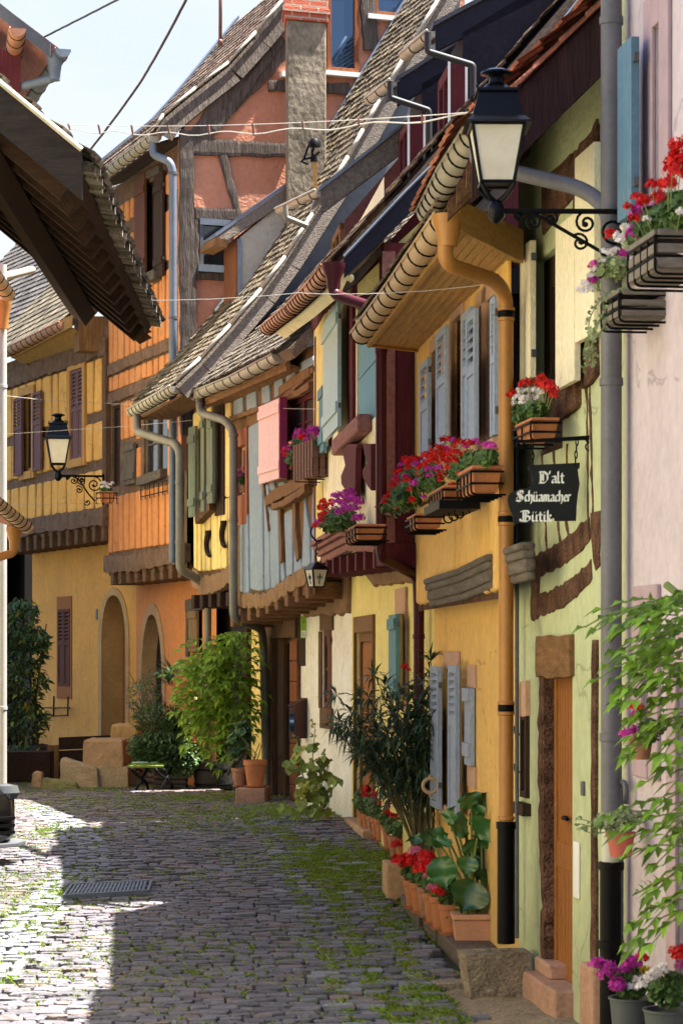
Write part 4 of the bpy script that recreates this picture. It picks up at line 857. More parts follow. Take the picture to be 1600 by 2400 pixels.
sb = MB(); D1.ribbon(sb,[(753,1660),(753,1480)],.14,-.02,.025); D1.box(sb,(w1[0]-.1,w1[1]+.08,w1[3],w1[3]+.2),-.02,.025); D1.box(sb,(w1[0]-.08,w1[1]+.05,w1[2]-.22,w1[2]),-.02,.03); sb.build('surround','brown_wood',o)
shutter(o, D1, (w1[0],(w1[0]+w1[1])/2-.01,w1[2],w1[3]), 'shutter_brown', d=-.02, louvre=0, th=.02, far=False, planks=2)
o = window(H, D2, drr, 'brown_wood','dark_void',.06,.12,mull=False,name='door')
lf = MB(); c = D2.P(U2(684),.15,-.02); ex = (D2.u*.25-D2.n*.75).normalized()
a = D2.W(701,1855,.02); a.z=.15; b = D2.W(684,1855,.02); b.z=.15
for k in range(8): lf.obox(b+Zv*(1.9*k/8), (a-b), D2.n*.03, Zv*(1.9/8-.012))
lf.build('door_leaf','door_red',o,bevel=.004)
fr = MB(); t = D2.uz(664,1457)[1]
D2.box(fr,(U2(644),U2(629),.0,t),-.05,.05); D2.box(fr,(U2(702),U2(688),.0,t),-.05,.03); D2.box(fr,(U2(702),U2(629),drr[3],t+.05),-.05,.06); fr.build('door_frame','brown_wood',o,bevel=.012)
fr = MB(); D2.box(fr,(U2(700),U2(634),-.2,.14),-.1,.10); fr.build('threshold','sandstone',o,bevel=.015)
fr = MB(); D2.box(fr,(U2(720),U2(690),1.75,2.3),-.02,.025); fr.build('boarding','dark_wood',H)
# upper wall
V = lambda x, d=0: DU.uz(x,HY,d)[0]; q = lambda x0,x1,yt,yb,d=0: DU.rect(x0,x1,yt,yb,None,d)
wa = q(672,734,925,1118); wb = q(560,580,1045,1160)
zt = 4.98; zb = 2.50
bk = MB(); DU.holed(bk,(0,DU.L,zb,zt+.1),[wa,wb],0,.14); bk.build('upper_wall','tan_wood',H)
pm = MB()
def pan(pts, mb=pm, W=DU, f=B1, d1=.028): W.pillow(mb,[W.uz(*f(*p)) for p in pts],.0,d1,.02,.006)
for p in ([(445,820),(510,800),(508,665),(445,690)],[(540,800),(605,765),(600,625),(532,655)],[(640,740),(700,710),(692,575),(640,595)],[(728,690),(790,640),(780,510),(725,535)],[(808,590),(870,550),(870,455),(808,490)],[(900,530),(1000,455),(995,392),(900,440)]): pan(p)
for p in ([(492,2030),(552,2040),(545,1480),(490,1490)],[(562,2005),(652,2018),(638,835),(548,880)],[(662,2015),(698,2005),(688,1290),(655,1270)],[(705,2010),(762,1990),(752,1420),(692,1440)],[(775,1960),(800,1940),(790,1800),(768,1600)],[(812,1925),(852,1905),(855,1440),(795,1470)],[(862,1905),(915,1890),(915,1820),(865,1640)],[(920,1880),(975,1855),(970,1600),(940,1380),(905,1390)],[(985,1850),(1030,1815),(1010,1560),(995,1330),(945,1355)],[(700,1330),(735,1320),(728,1260),(692,1268)],[(755,1310),(800,1290),(800,1255),(755,1262)]): pan(p)
pm.build('infill','blue_plaster',H)
tb = MB()
for pts,w_ in (([(775,1440),(778,1600),(785,1820)],.10),([(875,1400),(880,1600),(900,1800)],.12),([(1015,1300),(1025,1600),(1035,1820)],.09),([(660,1260),(700,1600)],.05)): DU.ribbon(tb,[B1(*p) for p in pts],w_,0,.05,.012)
DU.ribbon(tb,[B1(700,1400),B1(770,1350),B1(900,1290),B1(1000,1230)],[.11,.13,.13,.12],0,.09,.01); DU.ribbon(tb,[B1(760,1440),B1(880,1390),B1(990,1300)],.08,0,.11,.012)
DU.ribbon(tb,[B1(430,830),B1(640,755),B1(800,680),B1(1010,480)],.06,0,.05,.012)
DU.ribbon(tb,[B1(780,640),B1(880,560),B1(990,500)],.10,0,.06,.01)
tb.build('timber_frame','tan_wood',H)
o = window(H, DU, wa, 'maroon','interior',.07,.05,name='window',bars=2)
sb = MB(); DU.ribbon(sb,[(668,937),(700,925),(735,903)],.07,0,.06); sb.build('lintel','tan_wood_h',o)
pk = shutter(o, DU, q(617,668,942,1128,.1), 'shutter_pink', d=.12, louvre=0, far=True, planks=2, swing=-.0)
e_ = MB(); a_,b_,c_,e2 = q(617,668,942,1128,.1); DU.box(e_,(a_-.05,a_-.004,c_,e2),.09,.17); e_.build('shutter_edge','magenta_edge',o)
o = window(H, DU, wb, 'surround_rose','interior',.04,.05,mull=False,name='window')
sb = MB(); a_,b_,c_,e2 = wb; DU.box(sb,(a_-.08,b_+.08,c_-.35,c_),0,.03); DU.box(sb,(a_-.08,b_+.08,e2,e2+.2),0,.03); DU.box(sb,(a_-.08,a_,c_,e2),0,.03); DU.box(sb,(b_,b_+.08,c_,e2),0,.03); sb.build('surround',wood('rust_board',(.34,.12,.06),'z',.3,.3),o,bevel=.004)
# rough daub band and joists under the jetty
bd = MB(); DU.ribbon(bd,[B1(498,2070),B1(560,2085),B1(680,2078),B1(760,2030),B1(850,1965),B1(960,1905),B1(1050,1860)],[.15,.16,.15,.16,.17,.17,.16],-.05,.06,.02,step=.07); bd.build('daub_band',mat('daub_tan',(.33,.19,.085),.95,.45,9,bump=1.4,bscale=40,fine=.3),H)
jj = MB()
for k in range(9):
    u = DU.L*(.04+.94*k/8); z_ = 2.56-.26*k/8; jj.obox(DU.P(u-.08,z_-.1,-.75), DU.u*.15, DU.n*.80, Zv*.18)
jj.build('joists',wood('joist_wood',(.22,.11,.05),'x',.5,.8),H,bevel=.015)
un = MB(); un.poly(DU.P(0,2.66,0),DU.P(DU.L,2.42,0),DU.P(DU.L,2.42,-.8),DU.P(0,2.66,-.8)); un.build('jetty_underside','brown_wood_h',H)
db = MB(); D1.pillow(db,[(0,2.3),(D1.L,2.3),(D1.L,2.75),(0,2.95)],.0,.06,.04,.02); db.build('rough_band','daub',H)
# eave
g0, g1 = at(655,830,25.3), at(456,922,29.2)
gutter(H,[g0,g0.lerp(g1,.5)+Vector((0,0,-.03)),g1],.085,'zinc','iron',step=.42)
eb = MB(); eb.prism([g0+Vector((.06,0,-.12)),g1+Vector((.06,0,-.12)),g1+Vector((.45,.1,-.2)),g0+Vector((.45,.1,-.2))],Zv*.03)
eb.prism([g0+Vector((.07,0,-.17)),g1+Vector((.07,0,-.17)),g1+Vector((.07,0,.0)),g0+Vector((.07,0,.0))],Vector((.04,0,0))); eb.build('eave_board','tan_wood_h',H)
upD = Vector((.96,.27,.95))*2.6; r0, r1 = g0+Vector((.0,-.1,.0))+Vector((.1,-.35,0)), g1+Vector((-.0,0,.0))
rf = MB(); slab(rf, r0, r1, upD, .12); ro = rf.build('roof','tile',H)
tl = MB(); tiles(tl, r0+Vector((-.06,0,.0)), r1-r0, upD, 34, 27, thick=.018,lift=.022,jit=.012); tl.build('roof_tiles','pale_tile',ro)
G = lambda y: at(547,y,28.0)
pipe(H,[at(468,935,29.0),at(470,968,28.9),at(528,985,28.3),G(1010),G(1448),at(612,1474,28.5),at(617,1505,28.8),at(625,1870,28.8)],.05,'zinc_pipe',.10,[G(1020),G(1220),at(619,1560,28.9)],'zinc_pipe')
pipe(H,[at(621,1680,28.88),at(628,1880,28.88)],.053,'brown_pipe',.05,[at(621,1682,28.88),at(625,1780,28.88)],'brown_pipe',name='standpipe')
# ================================================================== CREAM HOUSE
EU = Wall((-1.27,28.6),(-1.84,30.2)); EL_ = Wall((-.95,29.3),(-1.35,30.6))
H = thing('cream_house', 'slim cream house with dark green shutters, scroll brackets and a tall mossy tiled roof', 'house', (-1.5,29.5,0))
V = lambda x, d=0: EU.uz(x,HY,d)[0]; q = lambda x0,x1,yt,yb,d=0: EU.rect(x0,x1,yt,yb,None,d)
we = q(488,512,975,1185)
bk = MB(); EU.holed(bk,(0,EU.L,2.75,5.0),[we],0,.14); bk.build('upper_wall','brown_wood',H)
pm = MB(); studs = [0.02,.2,.42,.62,.82,1.05,1.25,1.45,EU.L]
EU.panels(pm,[(2.9,3.75)],studs,.035,slant=.05,d0=0,d1=.03); EU.panels(pm,[(3.75,4.9)],[0.02,.35,.8,1.25,EU.L],.05,[we,(V(525),V(508),3.7,5.)],slant=.02,d0=0,d1=.03); pm.build('infill','cream_plaster',H)
lw = MB(); EL_.quad(lw,(0,.95,-.4,3.1),0); lw.build('ground_floor_wall','cream_plaster',H); body(H, EU, 3.4, 5.0, 'dark_void', back=.7)
lb = MB(); EL_.box(lb,(.55,.75,-.3,2.6),-.02,.06); lb.build('door_post','dark_wood',H)
o = window(H, EU, we, 'door_red','dark_void',.05,.04,mull=False,name='window')
shutter(o, EU, q(476,484,960,1200,.12), 'shutter_green', d=.12, louvre=0, far=False, planks=2); shutter(o, EU, q(492,504,965,1180,.12), 'shutter_green', d=.12, louvre=0, far=True, planks=2)
sh = shutter(o, EU, q(447,463,1000,1212,.10), 'shutter_green', d=.10, louvre=0, far=False, planks=3)
sb = MB(); EU.ribbon(sb,[(480,1215),(514,1180)],.15,0,.13); sb.build('sill','brown_wood_h',o)
dk = MB(); EU.box(dk,(V(533),V(512),3.55,4.9),0,.05); dk.build('shade_strip','dark_wood',H)  # dark strip laid on the wall as painted shadow beside the window
for (x,y) in ((492,1245),(528,1222)):
    c = EU.W(x,y,.03); sc_ = MB(); pts = []
    for k in range(20):
        a = -1.6+k*.33; r_ = .03+.0045*k; pts.append(c+EU.u*math.sin(a)*r_*.8+Zv*(-.32*k/20+math.cos(a)*r_*.4)+EU.n*.03)
    sc_.tube(pts,[.045-.0012*k for k in range(20)],7); sc_.build('scroll_bracket','dark_wood',H,smooth=True)
bd = MB(); EU.ribbon(bd,[(460,1350),(480,1372),(515,1368),(550,1345)],[.2,.22,.22,.2],-.05,.06,.02,step=.06); bd.build('daub_band','daub',H)
jj = MB()
for k in range(5): jj.obox(EU.P(.05+EU.L*k/4.6,2.45,-.55), EU.u*.13, EU.n*.6, Zv*.17)
jj.build('joists','dark_wood_h',H,bevel=.012)
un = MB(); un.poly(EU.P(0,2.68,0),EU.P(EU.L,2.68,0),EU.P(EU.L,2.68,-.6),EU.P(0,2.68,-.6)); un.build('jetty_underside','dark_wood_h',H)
# verge: bell-cast profile on the plane across the street
VE = Wall((-1.96,28.9),(1.04,29.97)); hi = [(412,905),(470,850),(540,772),(612,688),(668,612),(732,512),(775,444),(815,378),(850,315),(888,245),(960,120),(1032,0),(1085,-90)]
prof = [VE.W(*p) for p in hi]; dirE = Vector((-.335,.942,0)); ext = dirE*2.1
rf = MB()
for a,b in zip(prof,prof[1:]): rf.obox(a, b-a, ext, Vector((.05,0,-.08)))
ro = rf.build('roof','tile',H)
tl = MB()
for a,b in zip(prof,prof[1:]):
    L_ = (b-a).length; tiles(tl, a+dirE*.02, ext, (b-a), 17, max(2,int(L_/.105)), thick=.016, lift=.022, jit=.012)
tl.build('roof_tiles','moss_tile',ro)
vb = MB(); zs = MB()
for a,b in zip(prof,prof[1:]):
    n_ = Vector((0,-.05,0)); t_ = (b-a).normalized(); dn = Vector((t_.z,0,-t_.x)); vb.prism([a+n_,b+n_,b+n_+dn*.21,a+n_+dn*.21],-n_*1.3); zs.tube([a+n_*2.1+Zv*.045,b+n_*2.1+Zv*.045],.024,6)
vb.build('verge_board','old_wood_y',ro); zs.build('verge_trim','zinc',ro,smooth=True)
vw = MB(); base = [VE.W(*p)+dirE*.25+Vector((.10,0,-.1)) for p in hi[1:]]; vw.prism([base[0]]+base[1:]+[VE.P(3.6,9)+dirE*.25,VE.P(3.6,4.5)+dirE*.25], dirE*.1); vw.build('gable','zinc_dark',H)
fl = MB(); far = [p+ext for p in prof]
for a,b in zip(far[3:],far[4:]): fl.obox(a+Zv*.03, b-a, -dirE*.22, Zv*.03+Vector((-.02,0,0)))
fl.build('flashing','zinc_blue',ro)
g0, g1 = at(414,905,28.9), at(311,962,30.7)
gutter(H,[g0,g1],.085,'zinc','iron',step=.16)
eb = MB(); eb.prism([g0+Vector((.07,0,-.12)),g1+Vector((.07,0,-.12)),g1+Vector((.5,.15,-.1)),g0+Vector((.5,.15,-.1))],Zv*.03); eb.build('eave_board','brown_wood_h',H)
G = lambda y: at(422,y,29.6)
pipe(H,[at(320,972,30.6),at(322,1012,30.5),at(412,1040,29.7),G(1060),G(1335),at(462,1356,29.75),at(490,1380,29.85)],.055,'zinc_pipe',.07,[G(1130),G(1270)],'zinc_pipe')
pipe(H,[at(487,1390,30.1),at(487,1700,30.1)],.045,'zinc_pipe',.05,name='downpipe')
# cream dormer
VD = Wall((-1.96-.335*1.15,28.9+.942*1.15),(1.04-.335*1.15,29.97+.942*1.15)); dn = MB(); off = Vector()
cp = [(566,716),(566,560),(668,478),(690,520)]
dn.prism([VD.W(*p)+off for p in [(562,730),(562,556),(690,452),(690,540)]], dirE*.5); o = dn.build('dormer','dormer_cream',H)
fc = MB(); t = VD.W(562,560)+off; b = VD.W(562,735)+off; fc.obox(b+Vector((-.05,0,0)), Vector((.04,0,0)), dirE*.52, Vector((0,0,t.z-b.z))); fc.build('front_frame',wood('rust_wood',(.20,.08,.04)),o)
tr = MB(); tr.obox(b+Vector((-.03,-.02,0)),Vector((.05,0,0)),Vector((0,.02,0)),Vector((0,0,t.z-b.z))); tr.build('corner_trim','zinc_blue',o)
a, b = VD.W(506,556)+off, VD.W(684,430)+off
rs = MB(); rs.prism([a+Vector((0,-.04,0)),b+Vector((0,-.04,0)),b+Vector((0.05,-.04,-.15)),a+Vector((.06,-.04,-.10))],Vector((0,.05,0))); rs.build('roof_board','old_wood_y',o)
rs = MB(); rs.obox(a+Vector((0,-.05,.0)),b-a,dirE*.6,Vector((0,0,.035))); rs.build('roof','zinc_blue',o)
rs = MB(); rs.obox(a+Vector((-.03,-.04,-.11)),Vector((.17,0,-.02)),dirE*.6,Vector((0.02,0,.10))); rs.build('eave_box','tan_wood',o)
# chimney on the cream house roof
PC = Wall((-.75,30.35),(.3,30.72)); a, b = PC.W(672,700), PC.W(764,700); ub = PC.u*(b-a).length; nb = Vector((-.03,.5,0))
ch = MB(); z0, z1 = 6.2, PC.W(720,48).z; ch.obox(Vector((a.x,a.y,z0)), ub, nb, Zv*(z1-z0)); ch.build('chimney','grey_cement',H,bevel=.02)
co = H.children[-1]; co = [c for c in H.children if c.name.startswith('chimney')][0]
cp_ = MB(); cp_.obox(Vector((a.x,a.y,z1))-PC.u*.03-Vector((0,.03,0)), ub+PC.u*.06, nb+Vector((0,.06,0)), Zv*.55); cp_.obox(Vector((a.x,a.y,z1-.0))-PC.u*.05-Vector((0,.05,0))+Zv*.09, ub+PC.u*.1, nb+Vector((0,.1,0)), Zv*.07); cp_.build('chimney_cap','brick',co,bevel=.006)
# ================================================================== ORANGE HOUSE
FU = Wall((-1.985,31),(-3.33,34.66)); FL = Wall((-1.61,31.14),(-2.95,34.8)); FG = Wall((-1.985,31),(1.8,32.39),0,-1)
H = thing('orange_house', 'tall orange half timbered house with a salmon gable facing down the street', 'house', (-2,32,0))
q = lambda x0,x1,yt,yb,d=0: FU.rect(x0,x1,yt,yb,None,d)
wu = q(340,364,425,645); w_s = q(255,272,500,560); wl = q(337,392,962,1110); wd = q(263,281,950,1140); wsh = q(292,319,1040,1135)
bk = MB(); FU.holed(bk,(-.02,FU.L,3.0,8.5),[wu,wl,wd],0,.16); bk.build('upper_wall',mat('bark_timber',(.20,.115,.07),.95,.5,7,bump=1.2,bscale=45,fine=.3),H)
pm = MB(); st_ = [.32]+[.32+.3*k for k in range(1,12)]; st_ = [s for s in st_ if s < FU.L-.1]+[FU.L-.02]
holes = [tuple(w[i]+(-.1,.1,-.08,.08)[i] for i in range(4)) for w in (wu,w_s,wl,wd,wsh)]+[q(316,340,403,660),q(362,384,403,660)]
for zr,gap in (((3.32,4.12),.075),((4.22,4.72),.075),((4.82,5.42),.075),((5.62,5.84),.07),((6.02,6.95),.075),((7.05,7.72),.075),((7.92,8.2),.09)): FU.panels(pm,[zr],st_,gap,holes,slant=.03,d0=0,d1=.03)
pm.build('infill','orange_plaster',H)
hb = MB()
for z_ in (5.52,5.93): FU.ribbon(hb,[(-.02,z_),(FU.L*.5,z_+.015),(FU.L,z_)],.15,0,.05,.012,px=False)
FU.ribbon(hb,[(-.02,3.18),(FU.L*.5,3.14),(FU.L,3.16)],.24,-.05,.08,.02,px=False); hb.build('bands','bark_timber',H)
jj = MB()
for k in range(9): jj.obox(FU.P(.05+FU.L*k/9.2,2.86,-.4), FU.u*.16, FU.n*.46, Zv*.2)
jj.build('joists','brown_wood_h',H,bevel=.012)
un = MB(); un.poly(FU.P(0,3.04,0),FU.P(FU.L,3.04,0),FU.P(FU.L,3.04,-.5),FU.P(0,3.04,-.5)); un.build('jetty_underside','dark_wood_h',H)
ql = lambda x0,x1,yt,yb: FL.rect(x0,x1,yt,yb)
a_in = ql(334,382,1440,1840); lw_ = MB(); wq = ql(446,474,1428,1530)
def pointed(par, W, wall, r, holes, x0, x1, yb, ys, ya, rec, fill, smat, name='door', sw=1.28):
    """a wall with a real pointed doorway: spandrels, splayed stone reveal, surround and a leaf set back in it"""
    u0, u1 = sorted((W.uz(x0,HY)[0], W.uz(x1,HY)[0])); xm = (x0+x1)/2; zb_, zs_, za_ = (W.uz(xm,y)[1] for y in (yb,ys,ya)); um = (u0+u1)/2; hw = (u1-u0)/2
    W.holed(wall, r, list(holes)+[(u0,u1,zb_,za_)], 0, .02); s = MB()
    oa = [(um-hw,zb_),(um-hw,zs_)]+[(um-hw*math.cos(t*math.pi/16)**.9, zs_+(za_-zs_)*math.sin(t*math.pi/16)) for t in range(1,9)]
    for sg in (-1,1):
        pts = [(um+sg*(um-u_),z_) for u_,z_ in oa[1:]]; cor = (um+sg*hw,za_)
        for a,b in zip(pts,pts[1:]): wall.poly(W.P(*a),W.P(*b),W.P(*cor))
    oa = oa+[(2*um-u_,z_) for u_,z_ in oa[-2::-1]]; ob_ = [(um+(u_-um)*sw, z_ if z_ <= zs_ else zs_+(z_-zs_)*1.16) for u_,z_ in oa]
    for a,b,c,e in zip(oa,oa[1:],ob_,ob_[1:]): s.poly(W.P(*a,.02),W.P(*b,.02),W.P(*e,.02),W.P(*c,.02)); s.poly(W.P(*c,.02),W.P(*e,.02),W.P(*e,0),W.P(*c,0)); s.poly(W.P(*a,.02),W.P(*b,.02),W.P(*b,-rec),W.P(*a,-rec))
    dl = MB(); W.box(dl,(um-hw-.05,um+hw+.05,zb_-.05,za_+.05),-rec-.06,-rec); o = dl.build(name,fill,par); s.build('surround',smat,o); return o,um,hw,zb_,zs_,za_
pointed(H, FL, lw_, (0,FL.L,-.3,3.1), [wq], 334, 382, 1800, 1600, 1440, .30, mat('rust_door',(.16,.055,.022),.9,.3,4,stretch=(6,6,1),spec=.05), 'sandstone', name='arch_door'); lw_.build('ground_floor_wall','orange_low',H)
window(H, FL, wq, 'old_wood','dark_void',.03,.05,mull=False,name='window'); ob = H.children[-1]
wo = [c for c in H.children if c.name.startswith('window')][-1]
shutter(wo, FL, ql(450,470,1432,1528), wood('shutter_tan',(.26,.16,.08)), d=.02, louvre=0, far=True); sb = MB(); FL.ribbon(sb,[(440,1420),(478,1414)],.16,-.02,.04); FL.ribbon(sb,[(443,1420),(443,1540)],.1,-.02,.04); sb.build('surround','old_wood_h',wo)
o = window(H, FU, wu, 'dark_wood','dark_void',.04,.05,name='window')
shutter(o, FU, q(317,341,412,655,.06), 'shutter_brown', d=.04, louvre=0, far=True, planks=3); shutter(o, FU, q(362,383,405,650,.06), 'dark_wood', d=.04, louvre=0, far=False, planks=3)
sb = MB(); FU.ribbon(sb,[(334,665),(380,642)],.12,0,.12); FU.ribbon(sb,[(320,425),(382,395)],.1,0,.06); sb.build('sill','old_wood_h',o)
o = window(H, FU, wl, 'old_wood','dark_glass',.05,.05,name='window',bars=1); sb = MB(); FU.ribbon(sb,[(335,1130),(392,1110)],.12,0,.10); sb.build('sill','old_wood_h',o)
shutter(o, FU, q(293,318,1040,1136,.04), 'old_wood', d=.03, louvre=0, far=True)
o = window(H, FU, wd, 'dark_wood','dark_wood',.04,.04,mull=False,name='window')
shutter(o, FU, q(256,272,498,560,.04), 'dark_wood', d=.03, louvre=0, far=True)
fb = MB(); fb.tube([FU.W(330,1140,.15),FU.W(392,1125,.15)],.008,5); fb.tube([FU.W(330,1165,.15),FU.W(392,1150,.15)],.008,5)
for k in range(7): x = 330+62*k/6; fb.tube([FU.W(x,1140-15*k/6,.15),FU.W(x,1168-15*k/6,.15),FU.W(x,1172-15*k/6,.0)],.006,5)
fb.build('flower_rack','iron',H)
# gable
gw = MB(); gw.prism([FG.W(*p) for p in ((425,318),(425,1100),(560,1100),(1040,700),(1100,-160),(760,-160),(668,8),(540,160),(455,225))], FG.n*-.15); gw.build('gable','salmon_plaster',H)
tb = MB(); gr_ = lambda pts,w,d1=.05: FG.ribbon(tb,[A1(*p) for p in pts],w,-.02,d1,.012)
gr_([(852,600),(856,1000),(858,1300),(862,1600),(862,2000)],[.17,.19,.2,.2,.2],.07); gr_([(830,672),(1000,678),(1160,685),(1320,690)],[.18,.2,.2,.17]); gr_([(900,650),(1010,500),(1140,370),(1310,190)],[.26,.3,.32,.32],.04); gr_([(980,600),(1090,450),(1290,180)],[.12,.12,.1],.06)
gr_([(1018,715),(1060,870),(1095,1005)],[.1,.1,.11]); gr_([(895,985),(1085,990)],[.17,.17]); gr_([(900,1265),(1075,1275)],[.1,.1]); gr_([(1230,392),(1600,410)],[.14,.14]); gr_([(1680,-60),(1690,100),(1700,230)],[.2,.2,.2],.06); gr_([(895,1010),(900,1260)],.06)
FG.ribbon(tb,[A2(0,250),A2(170,90),A2(260,0)],.22,-.02,.06); tb.build('gable_timber','grey_timber',H)
wg = FG.rect(466,538,520,632); o = window(H, FG, wg, 'zinc_dark','dark_glass',.05,-.03,mull=False,name='window'); sb = MB(); FG.box(sb,(wg[0],wg[1],wg[3]-.05,wg[3]+.03),0,.06); FG.box(sb,(wg[0]-.03,wg[1]+.03,wg[2]-.04,wg[2]+.05),0,.09); sb.build('sill','zinc_blue',o)
for r_ in ((764,838,-70,170),(874,962,-70,40)):
    wg = FG.rect(*r_); o = window(H, FG, wg, 'door_red','sky_glass',.06,-.03,mull=False,name='window'); sb = MB(); FG.box(sb,(wg[0]-.1,wg[1]+.02,wg[2]-.06,wg[2]),0,.1); sb.build('sill','white_metal',o)
wg = FG.rect(655,690,-50,170); sb = MB(); FG.box(sb,(wg[0],wg[1]+.35,wg[2]-.07,wg[2]),0,.1); sb.build('flashing','white_metal',H)
# roof
VF = Wall((-2.35,30.85),(1.5,32.27)); hi = [(366,308),(384,279),(460,216),(536,157),(600,86),(663,10),(760,-110)]
prof = [VF.W(*p) for p in hi]; dirF = Vector((-.345,.939,0)); ext = dirF*3.9; rf = MB()
for a,b in zip(prof,prof[1:]): rf.obox(a,b-a,ext,Vector((.06,0,-.08)))
ro = rf.build('roof','tile',H); tl = MB()
for a,b in zip(prof,prof[1:]): tiles(tl,a+dirF*.02,ext,b-a,24,max(2,int((b-a).length/.13)),thick=.018,lift=.02)
tl.build('roof_tiles','tile',ro); vb = MB(); zs = MB()
for a,b in zip(prof,prof[1:]):
    n_ = Vector((0,-.04,0)); t_ = (b-a).normalized(); dn = Vector((t_.z,0,-t_.x)); vb.prism([a+n_,b+n_,b+n_+dn*.24,a+n_+dn*.24],-n_*1.3); zs.tube([a+n_*2.4+Zv*.045,b+n_*2.4+Zv*.045],.022,6)
vb.build('verge_board','old_wood',ro); zs.build('verge_trim','zinc',ro,smooth=True)
fl = MB(); far = [p+ext for p in prof]
for a,b in zip(far,far[1:]): fl.obox(a+Zv*.05,b-a,-dirF*.25,Zv*.05)
fl.build('ridge_trim','zinc_blue',ro)
g0,g1 = at(364,318,30.9), at(214,430,34.3); gutter(H,[g0,g1],.085,'zinc','iron',step=.3)
eb = MB(); eb.prism([g0+Vector((.06,0,-.10)),g1+Vector((.06,0,-.10)),g1+Vector((.6,.2,.1)),g0+Vector((.6,.2,.1))],Zv*.03); eb.build('eave_board','dark_wood_h',H)
G = lambda y: at(405,y,30.85)
pipe(H,[at(358,332,30.95),at(358,362,30.95),at(398,378,30.85),G(400),G(900),G(1320)],.05,'zinc_blue',.07,[G(405),G(744)],'zinc_dark')
body(H, FU, 3.8, 8.3, 'dark_void', back=.6)
# ================================================================== STRAW YELLOW HOUSE AT THE BEND
GU = Wall((-3.33,34.55),(-5.55,39.5)); GL_ = Wall((-2.95,34.8),(-5.05,39.5))
H = thing('straw_house', 'straw yellow house at the bend with brown shutters and a pointed stone doorway', 'house', (-4,36.5,0))
q = lambda x0,x1,yt,yb,d=0: GU.rect(x0,x1,yt,yb,None,d)
w1 = q(170,199,865,1075); w2 = q(56,80,925,1105)
bk = MB(); GU.holed(bk,(0,GU.L,3.7,6.6),[w1,w2],0,.14); bk.build('upper_wall','bark_timber',H)
pm = MB(); st_ = [.16]+[.16+.42*k+R(-.03,.03) for k in range(1,13)]; st_ = [s for s in st_ if s < GU.L-.1]+[GU.L]
holes = [tuple(w[i]+(-.14,.14,-.14,.12)[i] for i in range(4)) for w in (w1,w2)]
for zr in ((3.98,4.54),(4.68,5.24),(5.38,6.15)): GU.panels(pm,[zr],st_,.07,holes,slant=.05,d0=0,d1=.03)
pm.build('infill','straw_plaster',H)
hb = MB(); GU.ribbon(hb,[(0,3.85),(GU.L*.5,3.88),(GU.L,3.85)],.25,-.05,.08,.02,px=False); GU.ribbon(hb,[(0,6.3),(GU.L,6.3)],.26,-.05,.06,.02,px=False); hb.build('bands','bark_timber',H)
cp_ = MB(); GU.box(cp_,(0,.16,3.8,6.4),-.05,.04); cp_.build('corner_post','brown_wood',H)
jj = MB()
for k in range(13): jj.obox(GU.P(.02+GU.L*k/13.2,3.5,-.4), GU.u*.14, GU.n*.46, Zv*.23)
jj.build('joists','brown_wood_h',H,bevel=.012)
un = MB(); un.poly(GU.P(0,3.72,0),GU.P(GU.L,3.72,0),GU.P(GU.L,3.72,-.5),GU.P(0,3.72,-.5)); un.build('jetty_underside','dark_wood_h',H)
lw_ = MB(); ql = lambda x0,x1,yt,yb: GL_.rect(x0,x1,yt,yb); wq = ql(138,166,1428,1608)
o,um,hw,zb_,zs_,za_ = pointed(H, GL_, lw_, (0,GL_.L,-.3,3.8), [wq], 240, 296, 1770, 1500, 1395, .32, wood('door_rust2',(.34,.12,.04),'z',.25,.3), mat('ochre_stone',(.50,.31,.13),.9,.3,3,bump=.5,bscale=20,fine=.1))
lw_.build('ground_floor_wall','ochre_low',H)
body(H, GU, 3.6, 6.2, 'dark_void', back=.8)
dl = MB(); GL_.box(dl,(um-hw*.5,um-hw*.1,zb_+1.25,za_-.55),-.32,-.312); dl.build('pane','dark_glass',o); dl = MB(); dl.tube([GL_.P(um-hw*.75,zb_+1.02,-.32),GL_.P(um-hw*.75,zb_+1.02,-.25),GL_.P(um-hw*.5,zb_+1.02,-.25)],.012,6); dl.build('door_handle','iron',o)
o = window(H, GL_, wq, 'shutter_brown','dark_void',.03,.05,mull=False,name='window'); um2=(wq[0]+wq[1])/2
shutter(o, GL_, (wq[0],um2-.005,wq[2],wq[3]), 'shutter_brown', d=-.01, louvre=.45, far=False); shutter(o, GL_, (um2+.005,wq[1],wq[2],wq[3]), 'shutter_brown', d=-.01, louvre=.45, far=True)
sb = MB(); t=.07; GL_.box(sb,(wq[0]-t,wq[0],wq[2]-.2,wq[3]+.2),0,.015); GL_.box(sb,(wq[1],wq[1]+t,wq[2]-.2,wq[3]+.2),0,.015); GL_.box(sb,(wq[0],wq[1],wq[3],wq[3]+.2),0,.015); GL_.box(sb,(wq[0],wq[1],wq[2]-.2,wq[2]),0,.015); sb.build('surround','door_rust2',o)
